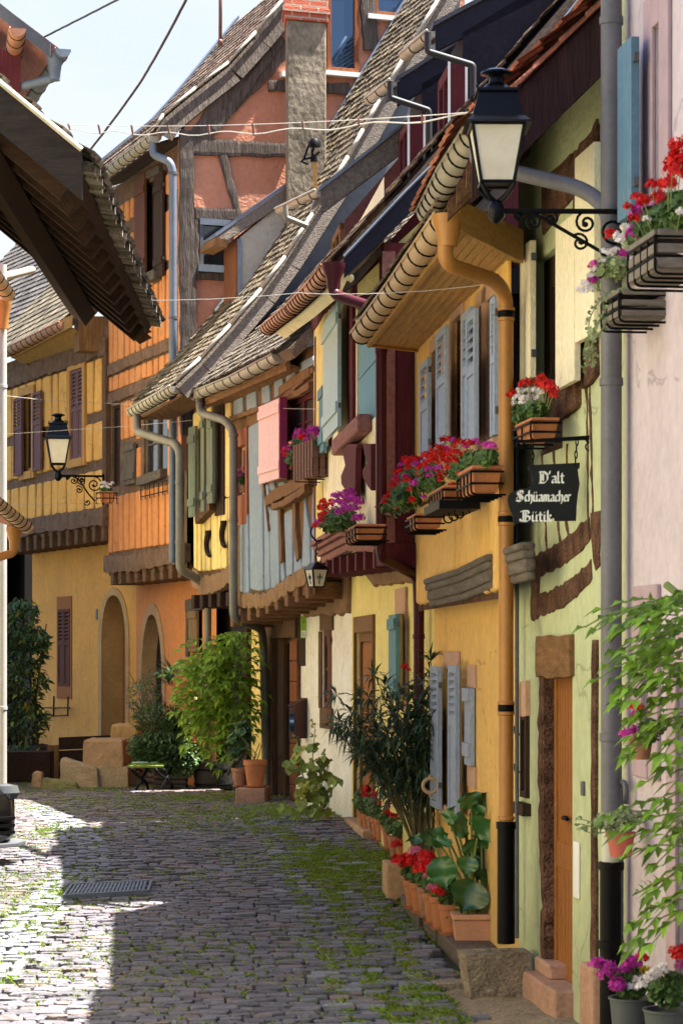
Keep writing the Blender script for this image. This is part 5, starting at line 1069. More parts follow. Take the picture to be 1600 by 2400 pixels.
for w_,ops in ((w1,1),(w2,0)):
    o = window(H, GU, w_, mat('ochre_frame',(.50,.24,.05),.7,.2,5,bump=.2) if 'ochre_frame' not in M else 'ochre_frame','dark_void' if ops else 'interior',.06,.04,mull=False,name='window')
    sb = MB(); t=.12; GU.box(sb,(w_[0]-t,w_[0],w_[2]-t,w_[3]+t),0,.05); GU.box(sb,(w_[1],w_[1]+t,w_[2]-t,w_[3]+t),0,.05); GU.box(sb,(w_[0],w_[1],w_[3],w_[3]+t),0,.05); GU.box(sb,(w_[0],w_[1],w_[2]-t,w_[2]),0,.06); sb.build('surround','ochre_frame',o)
    mm = wood('shutter_mauve',(.17,.085,.085),'z',.2,.2) if 'shutter_mauve' not in M else 'shutter_mauve'; um2=(w_[0]+w_[1])/2
    if ops: shutter(o,GU,(w_[0],um2-.005,w_[2],w_[3]),mm,d=.0,louvre=.45,far=False,th=.03); shutter(o,GU,(um2+.005,w_[1],w_[2],w_[3]),mm,d=.0,louvre=.45,far=True,th=.03)
    else: shutter(o,GU,q(79,98,918,1103,.07),mm,d=.06,louvre=.4,far=False); shutter(o,GU,q(34,53,932,1115,.07),mm,d=.06,louvre=.4,far=True)
pq = MB(); c = GL_.W(226,1440,.01); pq.cbox(c-Zv*.08, GL_.u*.07, GL_.n*.015, Zv*.16); pq.build('house_number_plate','zinc_blue',H)
g0,g1 = at(154,755,34.8), at(15,822,38.1); gutter(H,[g0,g1],.10,'copper_gutter','iron',step=.3)
eb = MB(); eb.prism([g0+Vector((.07,-.0,-.10)),g1+Vector((.07,0,-.10)),g1+Vector((.7,.3,-.42)),g0+Vector((.75,.2,-.42))],Zv*.04); eb.prism([g0+Vector((.08,-.3,-.12)),g1+Vector((.08,0,-.12)),g1+Vector((.08,0,.05)),g0+Vector((.08,-.3,.05))],Vector((.05,0,0))); eb.build('eave_board','soffit_plank',H)
bx = MB(); bx.obox(g0+Vector((.2,-.1,-.42)),Vector((.62,.1,0)),Vector((-.1,.3,0)),Zv*.5); bx.build('eave_box','tan_wood',H)
upG = Vector((.91,.41,1.05))*3.2; rf = MB(); a_ = g0+Vector((.05,.0,.03)); slab(rf,a_,g1+Vector((.05,0,.03))+(g1-g0)*.6,upG,.1); ro = rf.build('roof','tile',H); tl = MB(); tiles(tl,a_+Vector((-.05,0,0)),(g1-g0)*1.6,upG,34,24,thick=.018,lift=.02); tl.build('roof_tiles','moss_tile',ro)
vb = MB(); vb.prism([a_+Vector((0,-.06,.03)),a_+upG+Vector((0,-.06,.03)),a_+upG+Vector((.12,-.06,-.15)),a_+Vector((.14,-.06,-.17))],Vector((0,.05,0))); vb.build('verge_board','old_wood',ro)
# far house behind the bend with a dark roof
FH = Wall((-5.9,41),(-8.4,46)); H = thing('far_house', 'dark roofed house glimpsed beyond the straw yellow house', 'house', (-7,44,0))
mb = MB(); FH.holed(mb,(-.6,FH.L,-.3,6.3),[],0,.1); mb.build('wall',mat('far_red',(.30,.14,.08),.9,.3,2,bump=.3),H); body(H,FH,3,6.3,'dark_void',u0=-.6)
tb = MB(); FH.box(tb,(-.65,-.3,2.2,6.3),0,.08); FH.box(tb,(-.6,FH.L,2.4,2.6),0,.06); FH.box(tb,(-.6,FH.L,5.9,6.25),0,.1); tb.build('timber_frame','dark_wood',H)
rf = MB(); a_,b_ = FH.P(-.9,6.5,.5), FH.P(FH.L+1,6.5,.5); upH = Vector((.89,.45,1.1))*4; slab(rf,a_,b_,upH,.12); ro = rf.build('roof','slate_dark',H); tl = MB(); tiles(tl,a_,b_-a_,upH,40,34,thick=.02,lift=.025); tl.build('roof_tiles',mat('tile_dark',(.10,.085,.075),.8,.4,6,island=.4,fine=.2),ro)
# ================================================================== LEFT SIDE
LA = Wall((-2.62,6.0),(-2.95,19.2),0,-1)
H = thing('left_house', 'house on the left whose dark raftered roof overhang juts into the street', 'house', (-2.9,15,0))
mb = MB(); LA.holed(mb,(0,LA.L,-.4,5.6),[(3.2,4.1,1.1,2.4),(8.6,9.5,0,2.1)],0,.2); mb.build('wall','pale_plaster',H); body(H,LA,4,5.4,'pale_plaster',u1=LA.L-.05)
o = window(H, LA, (3.2,4.1,1.1,2.4)); o = window(H, LA, (8.6,9.5,0,2.1),'brown_wood','door_red',.08,.1,mull=False,name='door')
ea, eb_ = at(186,388,13.0), at(354,766,19.3); upL = Vector((-1,0,.83))*2.6
rf = MB(); n_ = Vector((.64,0,.77)); rf.obox(ea,eb_-ea,upL,-n_*.06); ro = rf.build('roof','dark_wood_h',H)
tl = MB(); tiles(tl,ea+Vector((.06,-.05,-.02)),(eb_-ea)*1.0,upL,44,16,thick=.03,lift=.05,jit=.012); tl.build('roof_tiles','pale_tile',ro)
ed = MB()
for k in range(62): 
    p = ea.lerp(eb_,(k+2)/63); c = p+Vector((.05+R(-.02,.02),0,.015+R(-.012,.012))); ed.obox(c+Vector((-.12,-.06,0)),Vector((.15,0,-.02)),Vector((0,.085+R(-.02,.02),0)),Vector((0,0,.05+R(-.012,.02))))
ed.build('eave_tile','pale_tile',ro)
for k in range(13):
    p = ea.lerp(eb_,(k+.3)/13)-n_*.06; rb2 = MB(); rb2.obox(p+upL*-.0,upL,Vector((0,.11,0)),-n_*.13); rb2.build('rafter','dark_wood_h' if k%2 else wood('rafter_wood',(.038,.019,.011),'x',.5,.5) if 'rafter_wood' not in M else 'rafter_wood',ro)
pu = MB(); 
for f_ in (.12,.5): pu.obox(ea+upL*f_-n_*.2,eb_-ea,upL*.05,-n_*.13)
pu.build('purlin','rafter_wood',ro)
vb = MB(); vb.prism([ea+Vector((0.02,-.05,.06)),ea+upL+Vector((0,-.05,.06)),ea+upL+Vector((0,-.05,-.18)),ea+Vector((.02,-.05,-.19))],Vector((0,.05,0))); vb.build('verge_board',wood('near_verge',(.026,.02,.019),'x',.5,.4),ro); vb = MB(); vb.tube([ea+Vector((.02,-.06,.075)),ea+upL+Vector((0,-.06,.075))],.016,6); vb.build('verge_trim','zinc',ro)
vb = MB()
for i,(o0,o1) in enumerate(((-.09,-.025),(-.02,.02),(.025,.075))): vb.prism([eb_+Vector((0,.02+.02*i,-o0-.05)),eb_+upL+Vector((0,.02+.02*i,-o0-.05)),eb_+upL+Vector((0,.02+.02*i,-o1-.05)),eb_+Vector((-.1,.02+.02*i,-o1-.05))],Vector((0,.04,0)))
vb.build('far_verge_board','brown_wood_h',ro)
LB = Wall((-7.2,19.6),(-4.5,28.4),0,-1)
H = thing('left_yard_house', 'set back pale house on the left edge with copper gutters and a white downpipe', 'house', (-4.8,24,0))
mb = MB(); LB.holed(mb,(-.3,LB.L,-.4,5.4),[(2,2.9,1.0,2.3),(5,5.9,1.0,2.3),(2,2.9,3.4,4.6),(5,5.9,3.4,4.6)],0,.2); mb.build('wall','pale_plaster',H); body(H,LB,4,5.3,'dark_void')
for w_ in ((2,2.9,1.0,2.3),(5,5.9,1.0,2.3),(2,2.9,3.4,4.6),(5,5.9,3.4,4.6)): window(H,LB,w_,sill='sandstone')
rf = MB(); slab(rf,LB.P(-.3,5.4,.3),LB.P(LB.L,5.4,.3),Vector((-1,0,1))*4,.12); rf.build('roof','tile_red',H)
g1 = at(62,1232,26.2); g0 = at(-60,1130,23.5); gutter(H,[g0,g1],.085,'tan_gutter','iron',step=.22)
rf = MB(); rf.obox(g0+Vector((-.05,0,.02)),g1-g0,Vector((-1.25,0,.5)),Vector((0,0,-.08))); rf.build('lean_to_roof','tile_red',H)
fn = MB(); c = at(33,1246,26.0); fn.lathe(c,[(.05,-.2),(.055,-.1),(.085,.0),(.09,.05)],12); fn.build('outlet','ochre_paint',H,smooth=2)
pipe(H,[at(33,1262,26.0),at(33,1295,26.0),at(-40,1318,26.0)],.045,'ochre_paint',.05)
Wp = lambda y: at(5,y,28.3)
pipe(H,[Wp(620),Wp(1300),Wp(1862)],.055,mat('white_pipe',(.38,.37,.34),.45,.15,4,metal=.1),.05,[Wp(905),Wp(1300),Wp(1660)],'white_pipe')
gutter(H,[at(-70,560,25.5),at(19,688,28.0)],.09,'tan_gutter','iron',step=.3); fn = MB(); c = at(8,720,28.2); fn.lathe(c,[(.06,-.25),(.065,-.1),(.09,.0),(.1,.08)],12); fn.build('outlet','ochre_paint',H,smooth=2)
pipe(H,[at(-20,655,29.5),at(75,632,31.2)],.05,'zinc',.05,name='pipe')
LC = Wall((-4.2,28.8),(-5.2,32.8),0,-1)
H = thing('left_far_house', 'tall house at the upper left with a dark eave and zinc gutter outlet', 'house', (-4.7,31,0))
mb = MB(); LC.holed(mb,(0,LC.L,-.4,9.2),[],0,.1); mb.build('wall','pale_plaster',H); body(H,LC,3,9,'pale_plaster')
e0,e1 = at(138,112,30), at(48,245,33.2); upC = Vector((-1,.0,.76))*2.2
rf = MB(); rf.obox(e0,e1-e0,upC,Vector((-.08,0,-.1))); ro = rf.build('roof','maroon_worn',H)
vb = MB(); vb.prism([e0+Vector((-.1,-.05,.05)),e0+upC+Vector((0,-.05,.05)),e0+upC+Vector((0,-.05,-.14)),e0+Vector((-.1,-.05,-.12))],Vector((0,.05,0))); vb.build('verge_board','zinc_dark',ro)
vb = MB(); vb.obox(e0+Vector((-.5,.2,-.55)),Vector((-1.4,0,.5)),Vector((-.2,.6,0)),Zv*.5); vb.build('eave_box','maroon',ro)
gutter(H,[e0+Vector((.06,-.05,-.02)),e1+Vector((.06,0,-.02))],.10,'zinc_blue','iron',step=.6)
gutter(H,[at(42,65,29.6),at(30,140,30.6)],.10,'copper_gutter','iron',step=.25); pipe(H,[at(36,150,30.4),at(-20,172,30.4)],.06,'copper_gutter',.04,name='pipe')
fn = MB(); fn.lathe(at(128,150,30.1),[(.07,-.2),(.075,-.1),(.1,.05),(.11,.12)],12); fn.build('outlet','zinc_blue',H,smooth=2)
pipe(H,[at(128,155,30.1),at(126,182,30.1),at(40,205,30.3),at(-10,240,30.4)],.055,'zinc_blue',.06)
# antenna mast on the orange roof
o = MB(); o.tube([at(516,92,32.5),at(517,-80,32.5)],.024,8); o.lathe(at(516,95,32.5),[(.035,-.06),(.035,.0),(.026,.02)],10); tag(o.build('roof_mast','brown_pipe',smooth=True),'thin rust brown mast standing on the orange house roof','mast')
C1 = crop(0,1700,3.92); C2 = crop(1320,280,4.521); C3 = crop(860,1000,4.9); C4 = crop(820,1800,3.733)
def gph(px,py,h):
    Y = 20.
    for _ in range(40): Y = .5*Y+.5*F/(py-HY)*(CZ-h-gz((px-CX)/F*Y,Y))
    return at(px,py,Y)
FWP = [None]
def heads(par, lst, base=None, n=24, stalk='stem_green'):
    """flower heads at picked points: (px,py,Y,material,radius)"""
    by = {}; sb = MB()
    for (x,y,Y,m_,r) in lst:
        W_ = FWP[0]; p = W_[0].W(x,y,W_[1]+R(-.6,1)*W_[2]) if W_ and base is not None else at(x,y,Y); hm = MB(); head(hm, p, r, n); hm.build('flower_head',m_,par,norm=False)
        if base is not None: q = Vector(base)+(p-Vector(base))*.72; sb.tube([q,(q+p)/2+Vector((0,0,.01)),p],.0022,4,False)
    if sb.v: sb.build('stalks',stalk,par)
def scatter(x0,y0,x1,y1,Y,n,mats,r,dY=.1):
    return [(R(x0,x1),R(y0,y1),Y+R(-dY,dY),random.choice(mats),r*R(.7,1.15)) for _ in range(n)]
def mound(par, lst, lr, m_='leaf_geranium', name='foliage'):
    lb = MB()
    for (x,y,Y,rx,rz,n) in lst:
        W_ = FWP[0]; c = W_[0].W(x,y,W_[1]) if W_ else at(x,y,Y); Y = c.y; sx, sz = rx*Y/F, rz*Y/F; sy_ = max(sx*.7,.05) if not W_ else .22; n = int(n*2.2)
        for _ in range(n):
            d = rdir(); p = c+Vector((d.x*sx,d.y*sy_,d.z*sz))*R(.2,1)**.6; round_leaf(lb,p,Vector((-.1,-.3,.7))+d*.7+rdir()*.6,lr*R(.55,1.2))
    return lb.build(name,m_,par,norm=False)
def trough(mb, o, u, v, L, w, h, tap=.82, rim=.02):
    """tapered window box: o = centre of the base, u along, v across"""
    u, v = u*L/2, v*w/2; z = Vector((0,0,h)); b = [o+(u*a+v*c)*tap for a,c in ((-1,-1),(1,-1),(1,1),(-1,1))]; t = [o+u*a+v*c+z*.86 for a,c in ((-1,-1),(1,-1),(1,1),(-1,1))]
    mb.hexa(b+t); k = 1.07; t2 = [o+(u*a+v*c)*k+z*.86 for a,c in ((-1,-1),(1,-1),(1,1),(-1,1))]; t3 = [p+z*.14 for p in t2]; mb.hexa(t2+t3)
def rack(par, o, u, v, L, w, h, hooks=5, scroll=0, name='rack'):
    mb = MB(); r = .006
    P = lambda a,c,z: o+u*(a*L/2)+v*(c*w/2)+Zv*z
    for z in (h*.35,h*.8): mb.tube([P(-1,1,z),P(-1,-1,z),P(1,-1,z),P(1,1,z)],r,5)
    for k in range(hooks):
        a = -1+2*k/(hooks-1); mb.tube(bend([P(a,-1,h*.82),P(a,-1,-.012),P(a,1.1,-.012)],.03,3),r,5)
    for k in range(scroll):
        a = -.8+1.6*k/max(1,scroll-1); c = P(a,.2,-.05); mb.tube([c+v*(.055-.0025*t)*math.cos(t*.42)+Zv*(.055-.0025*t)*math.sin(t*.42) for t in range(18)],.005,4)
    mb.build(name,'iron',par)
def soil_top(par,o,u,v,L,w,z): mb = MB(); mb.obox(o-u*L*.48-v*w*.48+Zv*(z-.02),u*L*.96,v*w*.96,Zv*.012); mb.build('soil','soil',par)
def wall_box(name, label, W, xn, yb, yt, L, w, dout, m_='terracotta', group='flower boxes on the facades', hooks=5, scroll=0, slats=None):
    FWP[0] = (W,dout-w*.5,w*.55)
    u0 = W.uz(xn,HY,dout)[0]; z0 = W.uz(xn,yb,dout)[1]; z1 = W.uz(xn,yt,dout)[1]; c = W.P(u0+L/2,z0,dout-w/2)
    t = thing(name,label,'flower box',c,group); mb = MB()
    if slats:
        for k in range(3): mb.obox(c-W.u*L/2+W.n*w/2+Zv*(.01+(z1-z0)*k/3), W.u*L, W.n*.015, Zv*((z1-z0)/3-.02)); mb.obox(c-W.u*L/2-W.n*w/2+Zv*(.01+(z1-z0)*k/3), -W.u*.015, W.n*w, Zv*((z1-z0)/3-.02)); mb.obox(c+W.u*L/2-W.n*w/2+Zv*(.01+(z1-z0)*k/3), W.u*.015, W.n*w, Zv*((z1-z0)/3-.02))
        mb.obox(c-W.u*L/2-W.n*w/2,W.u*L,W.n*w,Zv*.012)
    else: trough(mb,c,W.u,W.n,L,w,z1-z0)
    mb.build('box',m_,t,bevel=.004); soil_top(t,c,W.u,W.n,L,w,(z1-z0)*.95); rack(t,c+Zv*-.006,W.u,-W.n,L*1.06,w*1.14,(z1-z0),hooks,scroll); return t,c,z1
# ------------------------------------------------------------------ flower boxes
t,c,z1 = wall_box('flower_box','terracotta box of red and magenta geraniums, nearest on the yellow house sill',YU,1107,1152,1090,.55,.16,.28)
mound(t,[(1140,1075,14.4,22,22,60),(1105,1085,14.6,30,28,110),(1075,1100,14.9,28,25,80)],.026)
heads(t,[(C3(a,b)[0],C3(a,b)[1],14.2+R(0,.7),m_,r_) for a,b,m_,r_ in ((900,160,'fl_red',.036),(985,165,'fl_magenta',.022),(1060,200,'fl_red',.03),(1130,235,'fl_magenta',.026),(1165,200,'fl_red',.027),(1240,195,'fl_magenta',.028),(1380,220,'fl_magenta',.028),(1440,235,'fl_magenta',.024),(1150,320,'fl_red',.026),(1090,330,'fl_red',.02),(1010,300,'fl_red',.03),(930,330,'fl_red',.034),(870,410,'fl_red',.036),(960,380,'fl_red',.034),(830,510,'fl_red',.03),(860,560,'fl_red',.028),(950,480,'fl_red',.03),(940,545,'fl_red',.03),(970,600,'fl_red',.025),(980,680,'fl_red',.026),(820,480,'fl_magenta',.025),(900,265,'fl_magenta',.03),(840,620,'fl_red',.025),(1010,400,'fl_red',.026),(800,530,'fl_magenta',.024),(1060,545,'fl_red',.018),(1000,240,'fl_red',.02))],c)
t,c,z1 = wall_box('flower_box','terracotta pots of red geraniums on a black scrolled iron shelf, yellow house',YU,1040,1180,1137,.62,.17,.30,hooks=6,scroll=3)
sb = MB(); sb.obox(c-YU.u*.38-YU.n*.12+Zv*-.035,YU.u*.78,YU.n*.24,Zv*.018); sb.obox(c-YU.u*.38-YU.n*.12+Zv*-.035,YU.u*.78,YU.n*.012,Zv*.05); sb.obox(c-YU.u*.38+YU.n*.11+Zv*-.035,YU.u*.78,YU.n*.012,Zv*.05); sb.obox(c-YU.u*.39-YU.n*.12+Zv*-.035,YU.u*.012,YU.n*.24,Zv*.05); sb.build('shelf','iron',t)
mound(t,[(1010,1120,16.3,30,32,130),(970,1120,16.6,30,35,130)],.028)
heads(t,[(C3(a,b)[0],C3(a,b)[1],15.9+R(0,.8),m_,r_) for a,b,m_,r_ in ((810,300,'fl_red',.048),(800,370,'fl_red',.045),(730,350,'fl_red',.03),(680,340,'fl_red',.034),(610,400,'fl_magenta',.03),(540,390,'fl_red',.04),(490,420,'fl_red',.036),(440,400,'fl_red',.036),(420,450,'fl_magenta',.036),(560,440,'fl_magenta',.03),(640,480,'fl_red',.038),(690,440,'fl_red',.034),(620,540,'fl_red',.032),(650,580,'fl_red',.028),(710,500,'fl_magenta',.03),(725,570,'fl_magenta',.024),(360,530,'fl_red',.034),(380,560,'fl_magenta',.026),(470,500,'fl_red',.036),(440,580,'fl_magenta',.026),(500,480,'fl_red',.03),(570,530,'fl_magenta',.026),(660,820,'fl_magenta',.022),(740,400,'fl_red',.03))],c)
t,c,z1 = wall_box('flower_box','low terracotta box of red geraniums beside the maroon corner post, farthest on yellow house',YU,975,1236,1203,.5,.17,.34,hooks=4)
mound(t,[(950,1165,17.2,34,32,150),(915,1185,17.3,26,24,90)],.028)
heads(t,[(C3(a,b)[0],C3(a,b)[1],16.8+R(0,.6),m_,r_) for a,b,m_,r_ in ((300,680,'fl_red',.034),(340,660,'fl_red',.034),(370,610,'fl_red',.036),(320,610,'fl_magenta',.024),(400,640,'fl_magenta',.03),(460,620,'fl_red',.034),(520,640,'fl_magenta',.036),(560,660,'fl_magenta',.036),(580,630,'fl_magenta',.03),(420,690,'fl_magenta',.026),(490,730,'fl_red',.026),(250,720,'fl_red',.03),(240,770,'fl_red',.03),(270,820,'fl_red',.036),(310,790,'fl_red',.03),(220,820,'fl_red',.024),(390,805,'fl_red',.022),(140,860,'fl_magenta',.026),(140,930,'fl_magenta',.034),(200,880,'fl_red',.026),(215,960,'fl_red',.034),(290,970,'fl_red',.028),(240,1010,'fl_pink',.022),(370,910,'fl_red',.034),(420,890,'fl_red',.034),(470,870,'fl_red',.034),(510,860,'fl_red',.028),(360,940,'fl_red',.024))],c)
t,c,z1 = wall_box('flower_box','terracotta box of white and red flowers under the green house window',GN,1246,1026,978,.42,.14,.25,hooks=3)
mound(t,[(1255,960,13.1,34,18,90),(1225,965,13.2,26,24,60)],.022)
heads(t,[(B3(a,b)[0],B3(a,b)[1],12.9+R(0,.35),m_,r_) for a,b,m_,r_ in ((500,590,'fl_red',.042),(490,560,'fl_red',.03),(540,610,'fl_red',.038),(560,640,'fl_red',.036),(575,670,'fl_red',.024),(380,595,'fl_red',.034),(400,585,'fl_red',.026),(285,665,'fl_red',.03),(345,640,'fl_white',.026),(400,640,'fl_white',.026),(450,640,'fl_white',.026),(330,690,'fl_white',.026),(380,690,'fl_white',.028),(430,690,'fl_white',.028),(480,690,'fl_white',.024),(320,730,'fl_white',.026),(365,720,'fl_white',.022),(460,730,'fl_white',.022),(270,730,'fl_white',.022),(265,785,'fl_white',.022),(280,830,'fl_white',.022),(255,700,'fl_white',.018),(485,650,'fl_white',.022),(420,730,'fl_white',.02))],c,22)
t,c,z1 = wall_box('flower_box','wooden slat box of red geraniums on the pink house, the larger and higher one',PK,1540,632,530,.42,.2,.31,'weathered_slat',hooks=5,slats=1)
mound(t,[(1585,500,9.75,45,50,150),(1530,520,9.95,35,35,90),(1500,540,10.15,25,28,40)],.028)
heads(t,[(C2(a,b)[0],C2(a,b)[1],9.7+R(0,.4),m_,r_) for a,b,m_,r_ in ((1230,310,'fl_red',.045),(1190,480,'fl_red',.05),(1250,470,'fl_red',.05),(1150,560,'fl_red',.035),(1200,600,'fl_red',.04),(925,700,'fl_red',.026),(1040,700,'fl_red',.034),(1110,690,'fl_red',.034),(1000,840,'fl_red',.034),(1040,860,'fl_red',.034),(780,830,'fl_red',.028),(850,880,'fl_red',.03),(680,930,'fl_red',.022),(810,970,'fl_magenta',.034),(770,1000,'fl_magenta',.03),(840,950,'fl_magenta',.03),(750,1060,'fl_red',.026),(930,1080,'fl_red',.026),(760,1200,'fl_magenta',.036),(720,1240,'fl_magenta',.03),(790,1270,'fl_magenta',.034),(840,1170,'fl_magenta',.028),(1010,930,'fl_magenta',.03),(1180,1050,'fl_red',.03),(1230,1070,'fl_red',.03),(500,1210,'fl_red',.026),(500,1250,'fl_red',.022),(580,1250,'fl_white',.026),(660,1150,'fl_white',.022),(1160,900,'fl_white',.022),(1240,990,'fl_white',.02),(880,1060,'fl_white',.018),(600,1290,'fl_white',.02))],c)
t,c,z1 = wall_box('flower_box','small wooden box trailing variegated ivy on the pink house, lower than its neighbour',PK,1456,745,672,.32,.2,.20,'weathered_slat',hooks=4,slats=1)
mound(t,[(1440,625,11.0,45,26,110),(1410,650,11.1,36,34,90),(1450,700,11.0,25,20,30)],.02,'leaf_varieg')
vb = MB(); lb = MB()
for k in range(4):
    x0,y0 = 1415+R(-20,30),690; pts = [at(x0+12*math.sin(j*.5+k)-j*5,y0+j*16,11.05+k*.04) for j in range(9+k)]; vb.tube(pts,.0025,4,False)
    for p in pts:
        for _ in range(2): round_leaf(lb,p+rdir()*.015,Vector((-.2,-.9,.3))+rdir()*.5,.013*R(.7,1.2))
lb.build('trailing_leaves','leaf_varieg',t,norm=False); vb.build('trailing_stems','stem_green',t)
heads(t,[(C2(a,b)[0],C2(a,b)[1],10.9+R(0,.2),m_,r_) for a,b,m_,r_ in ((430,1410,'fl_white',.02),(490,1420,'fl_white',.02),(550,1390,'fl_white',.02),(630,1430,'fl_magenta',.024),(680,1440,'fl_magenta',.02),(720,1480,'fl_white',.02),(320,1530,'fl_magenta',.02),(320,1590,'fl_white',.02),(300,1560,'fl_pink',.018),(280,1660,'fl_white',.018),(280,1730,'fl_magenta',.026),(320,1710,'fl_magenta',.022),(250,1800,'fl_white',.026),(220,1740,'fl_white',.02),(160,1805,'fl_white',.016),(190,1830,'fl_white',.018),(290,1820,'fl_white',.02),(410,1500,'fl_white',.014))],None,16)
t,c,z1 = wall_box('flower_box','picket fronted wooden box of magenta geraniums at the blue house window',DU,735,1112,1062,.75,.24,.42,'planter_wood',hooks=3)
pb = MB()
for k in range(7): pb.obox(c-DU.u*.40+DU.n*.13+DU.u*(.115*k)+Zv*-.02,DU.u*.07,DU.n*.012,Zv*.36); 
for k in range(4): pb.obox(c-DU.u*.40-DU.n*.12+DU.n*(.068*k)+Zv*-.02,-DU.u*.012,DU.n*.05,Zv*R(.28,.36))
pb.build('pickets','planter_wood',t)
mound(t,[(705,1050,26.6,32,30,150),(690,1075,27,20,25,60),(735,1050,26.2,20,20,60)],.03)
heads(t,[(B1(a,b)[0],B1(a,b)[1],26.3+R(0,.7),m_,r_) for a,b,m_,r_ in ((985,915,'fl_magenta',.06),(1010,910,'fl_magenta',.05),(960,920,'fl_magenta',.05),(880,925,'fl_magenta',.05),(870,960,'fl_magenta',.05),(920,950,'fl_magenta',.045),(940,990,'fl_magenta',.045),(900,960,'fl_red',.04),(860,1020,'fl_magenta',.05),(835,1010,'fl_red',.045),(790,1060,'fl_red',.045),(820,1040,'fl_magenta',.045),(800,1080,'fl_red',.04),(850,1060,'fl_red',.035),(815,1130,'fl_red',.04),(840,1170,'fl_red',.03),(1000,940,'fl_magenta',.04),(810,1060,'fl_magenta',.04),(790,1040,'fl_magenta',.03))],c,20)
t,c,z1 = wall_box('flower_box','terracotta box of magenta and red geraniums above the maroon joists, lemon house',CU,836,1262,1228,.62,.2,.32,hooks=4)
mound(t,[(800,1215,20.6,38,26,150),(770,1225,21,24,24,70)],.028)
heads(t,[(B1(a,b)[0],B1(a,b)[1],20.3+R(0,.8),m_,r_) for a,b,m_,r_ in ((1230,1345,'fl_magenta',.05),(1180,1370,'fl_magenta',.05),(1140,1360,'fl_magenta',.045),(1240,1400,'fl_magenta',.05),(1190,1420,'fl_magenta',.05),(1150,1410,'fl_magenta',.045),(1290,1410,'fl_magenta',.05),(1270,1450,'fl_magenta',.045),(1220,1460,'fl_magenta',.05),(1130,1465,'fl_magenta',.04),(1290,1520,'fl_magenta',.045),(1160,1480,'fl_magenta',.04),(1060,1410,'fl_red',.045),(1090,1430,'fl_red',.04),(1050,1450,'fl_red',.05),(1080,1480,'fl_red',.045),(1040,1500,'fl_red',.045),(1060,1530,'fl_red',.045),(1010,1570,'fl_red',.04),(1020,1540,'fl_magenta',.04),(1080,1530,'fl_red',.04),(1130,1500,'fl_red',.03),(1110,1400,'fl_red',.03))],c,20)
FWP[0] = None
# small pots on the facades
def pot(par, c, r, h, m_='terracotta', saucer=True, n=16, name='pot'):
    mb = MB(); z = .018 if saucer else 0
    mb.lathe(c,[(r*.68,z),(r*.9,z+h*.78),(r*1.0,z+h*.8),(r*1.02,z+h),(r*.9,z+h),(r*.86,z+h*.9),(0,z+h*.9)],n); o = mb.build(name,m_,par,smooth=2)
    if saucer: sb = MB(); sb.lathe(c,[(r*.8,0),(r*.98,.022),(r*.92,.022),(r*.75,.008),(0,.008)],n); sb.build('saucer',m_,par,smooth=2)
    mb = MB(); mb.lathe(c,[(r*.88,z+h*.88),(r*.88,z+h*.905),(0,z+h*.91)],n); mb.build('soil','soil',par); return o
c = at(569,1155,28.05); t = thing('wall_pot','cream pot of pink flowers in the niche of the blue house','plant pot',c); pot(t,c,.055,.2,'terracotta_pale',False); mound(t,[(567,1122,28.0,10,14,40)],.022); heads(t,[(560,1102,28,'fl_pink',.035),(569,1098,28,'fl_pink',.03),(563,1115,27.95,'fl_magenta',.03),(574,1108,28,'fl_pink',.03)],c,14)
c = at(251,1178,33.2); t = thing('wall_pot','small terracotta box of white flowers under the distant lamp bracket','plant pot',c); mb = MB(); trough(mb,c,Vector((1,0,0)),Vector((0,1,0)),.2,.14,.15); mb.build('box','terracotta',t,bevel=.004); rack(t,c,Vector((1,0,0)),Vector((0,1,0)),.28,.2,.16,4); mound(t,[(248,1148,33.2,14,8,50)],.024); heads(t,scatter(234,1132,264,1146,33.2,14,['fl_white'],.03),c,14)
c = at(1454,2009,11.15); t = thing('hanging_pot','coral red pot of variegated trailing plant hooked on the grey downpipe','plant pot',c); pot(t,c,.07,.115,mat('coral_pot',(.50,.12,.09),.6,.15,5),False); mound(t,[(1440,1925,11.1,52,24,120),(1470,1920,11.2,35,26,60)],.017,'leaf_varieg')
lb = MB(); vb = MB()
for k in range(3):
    pts = [at(1420-j*14+R(-4,4),1925+k*12+6*math.sin(j),11.1) for j in range(6)]; vb.tube(pts,.002,4,False)
    for p in pts: round_leaf(lb,p+rdir()*.01,Vector((-.2,-.8,.5))+rdir()*.4,.013)
lb.build('trailing_leaves','leaf_varieg',t,norm=False); vb.build('trailing_stems','stem_green',t)
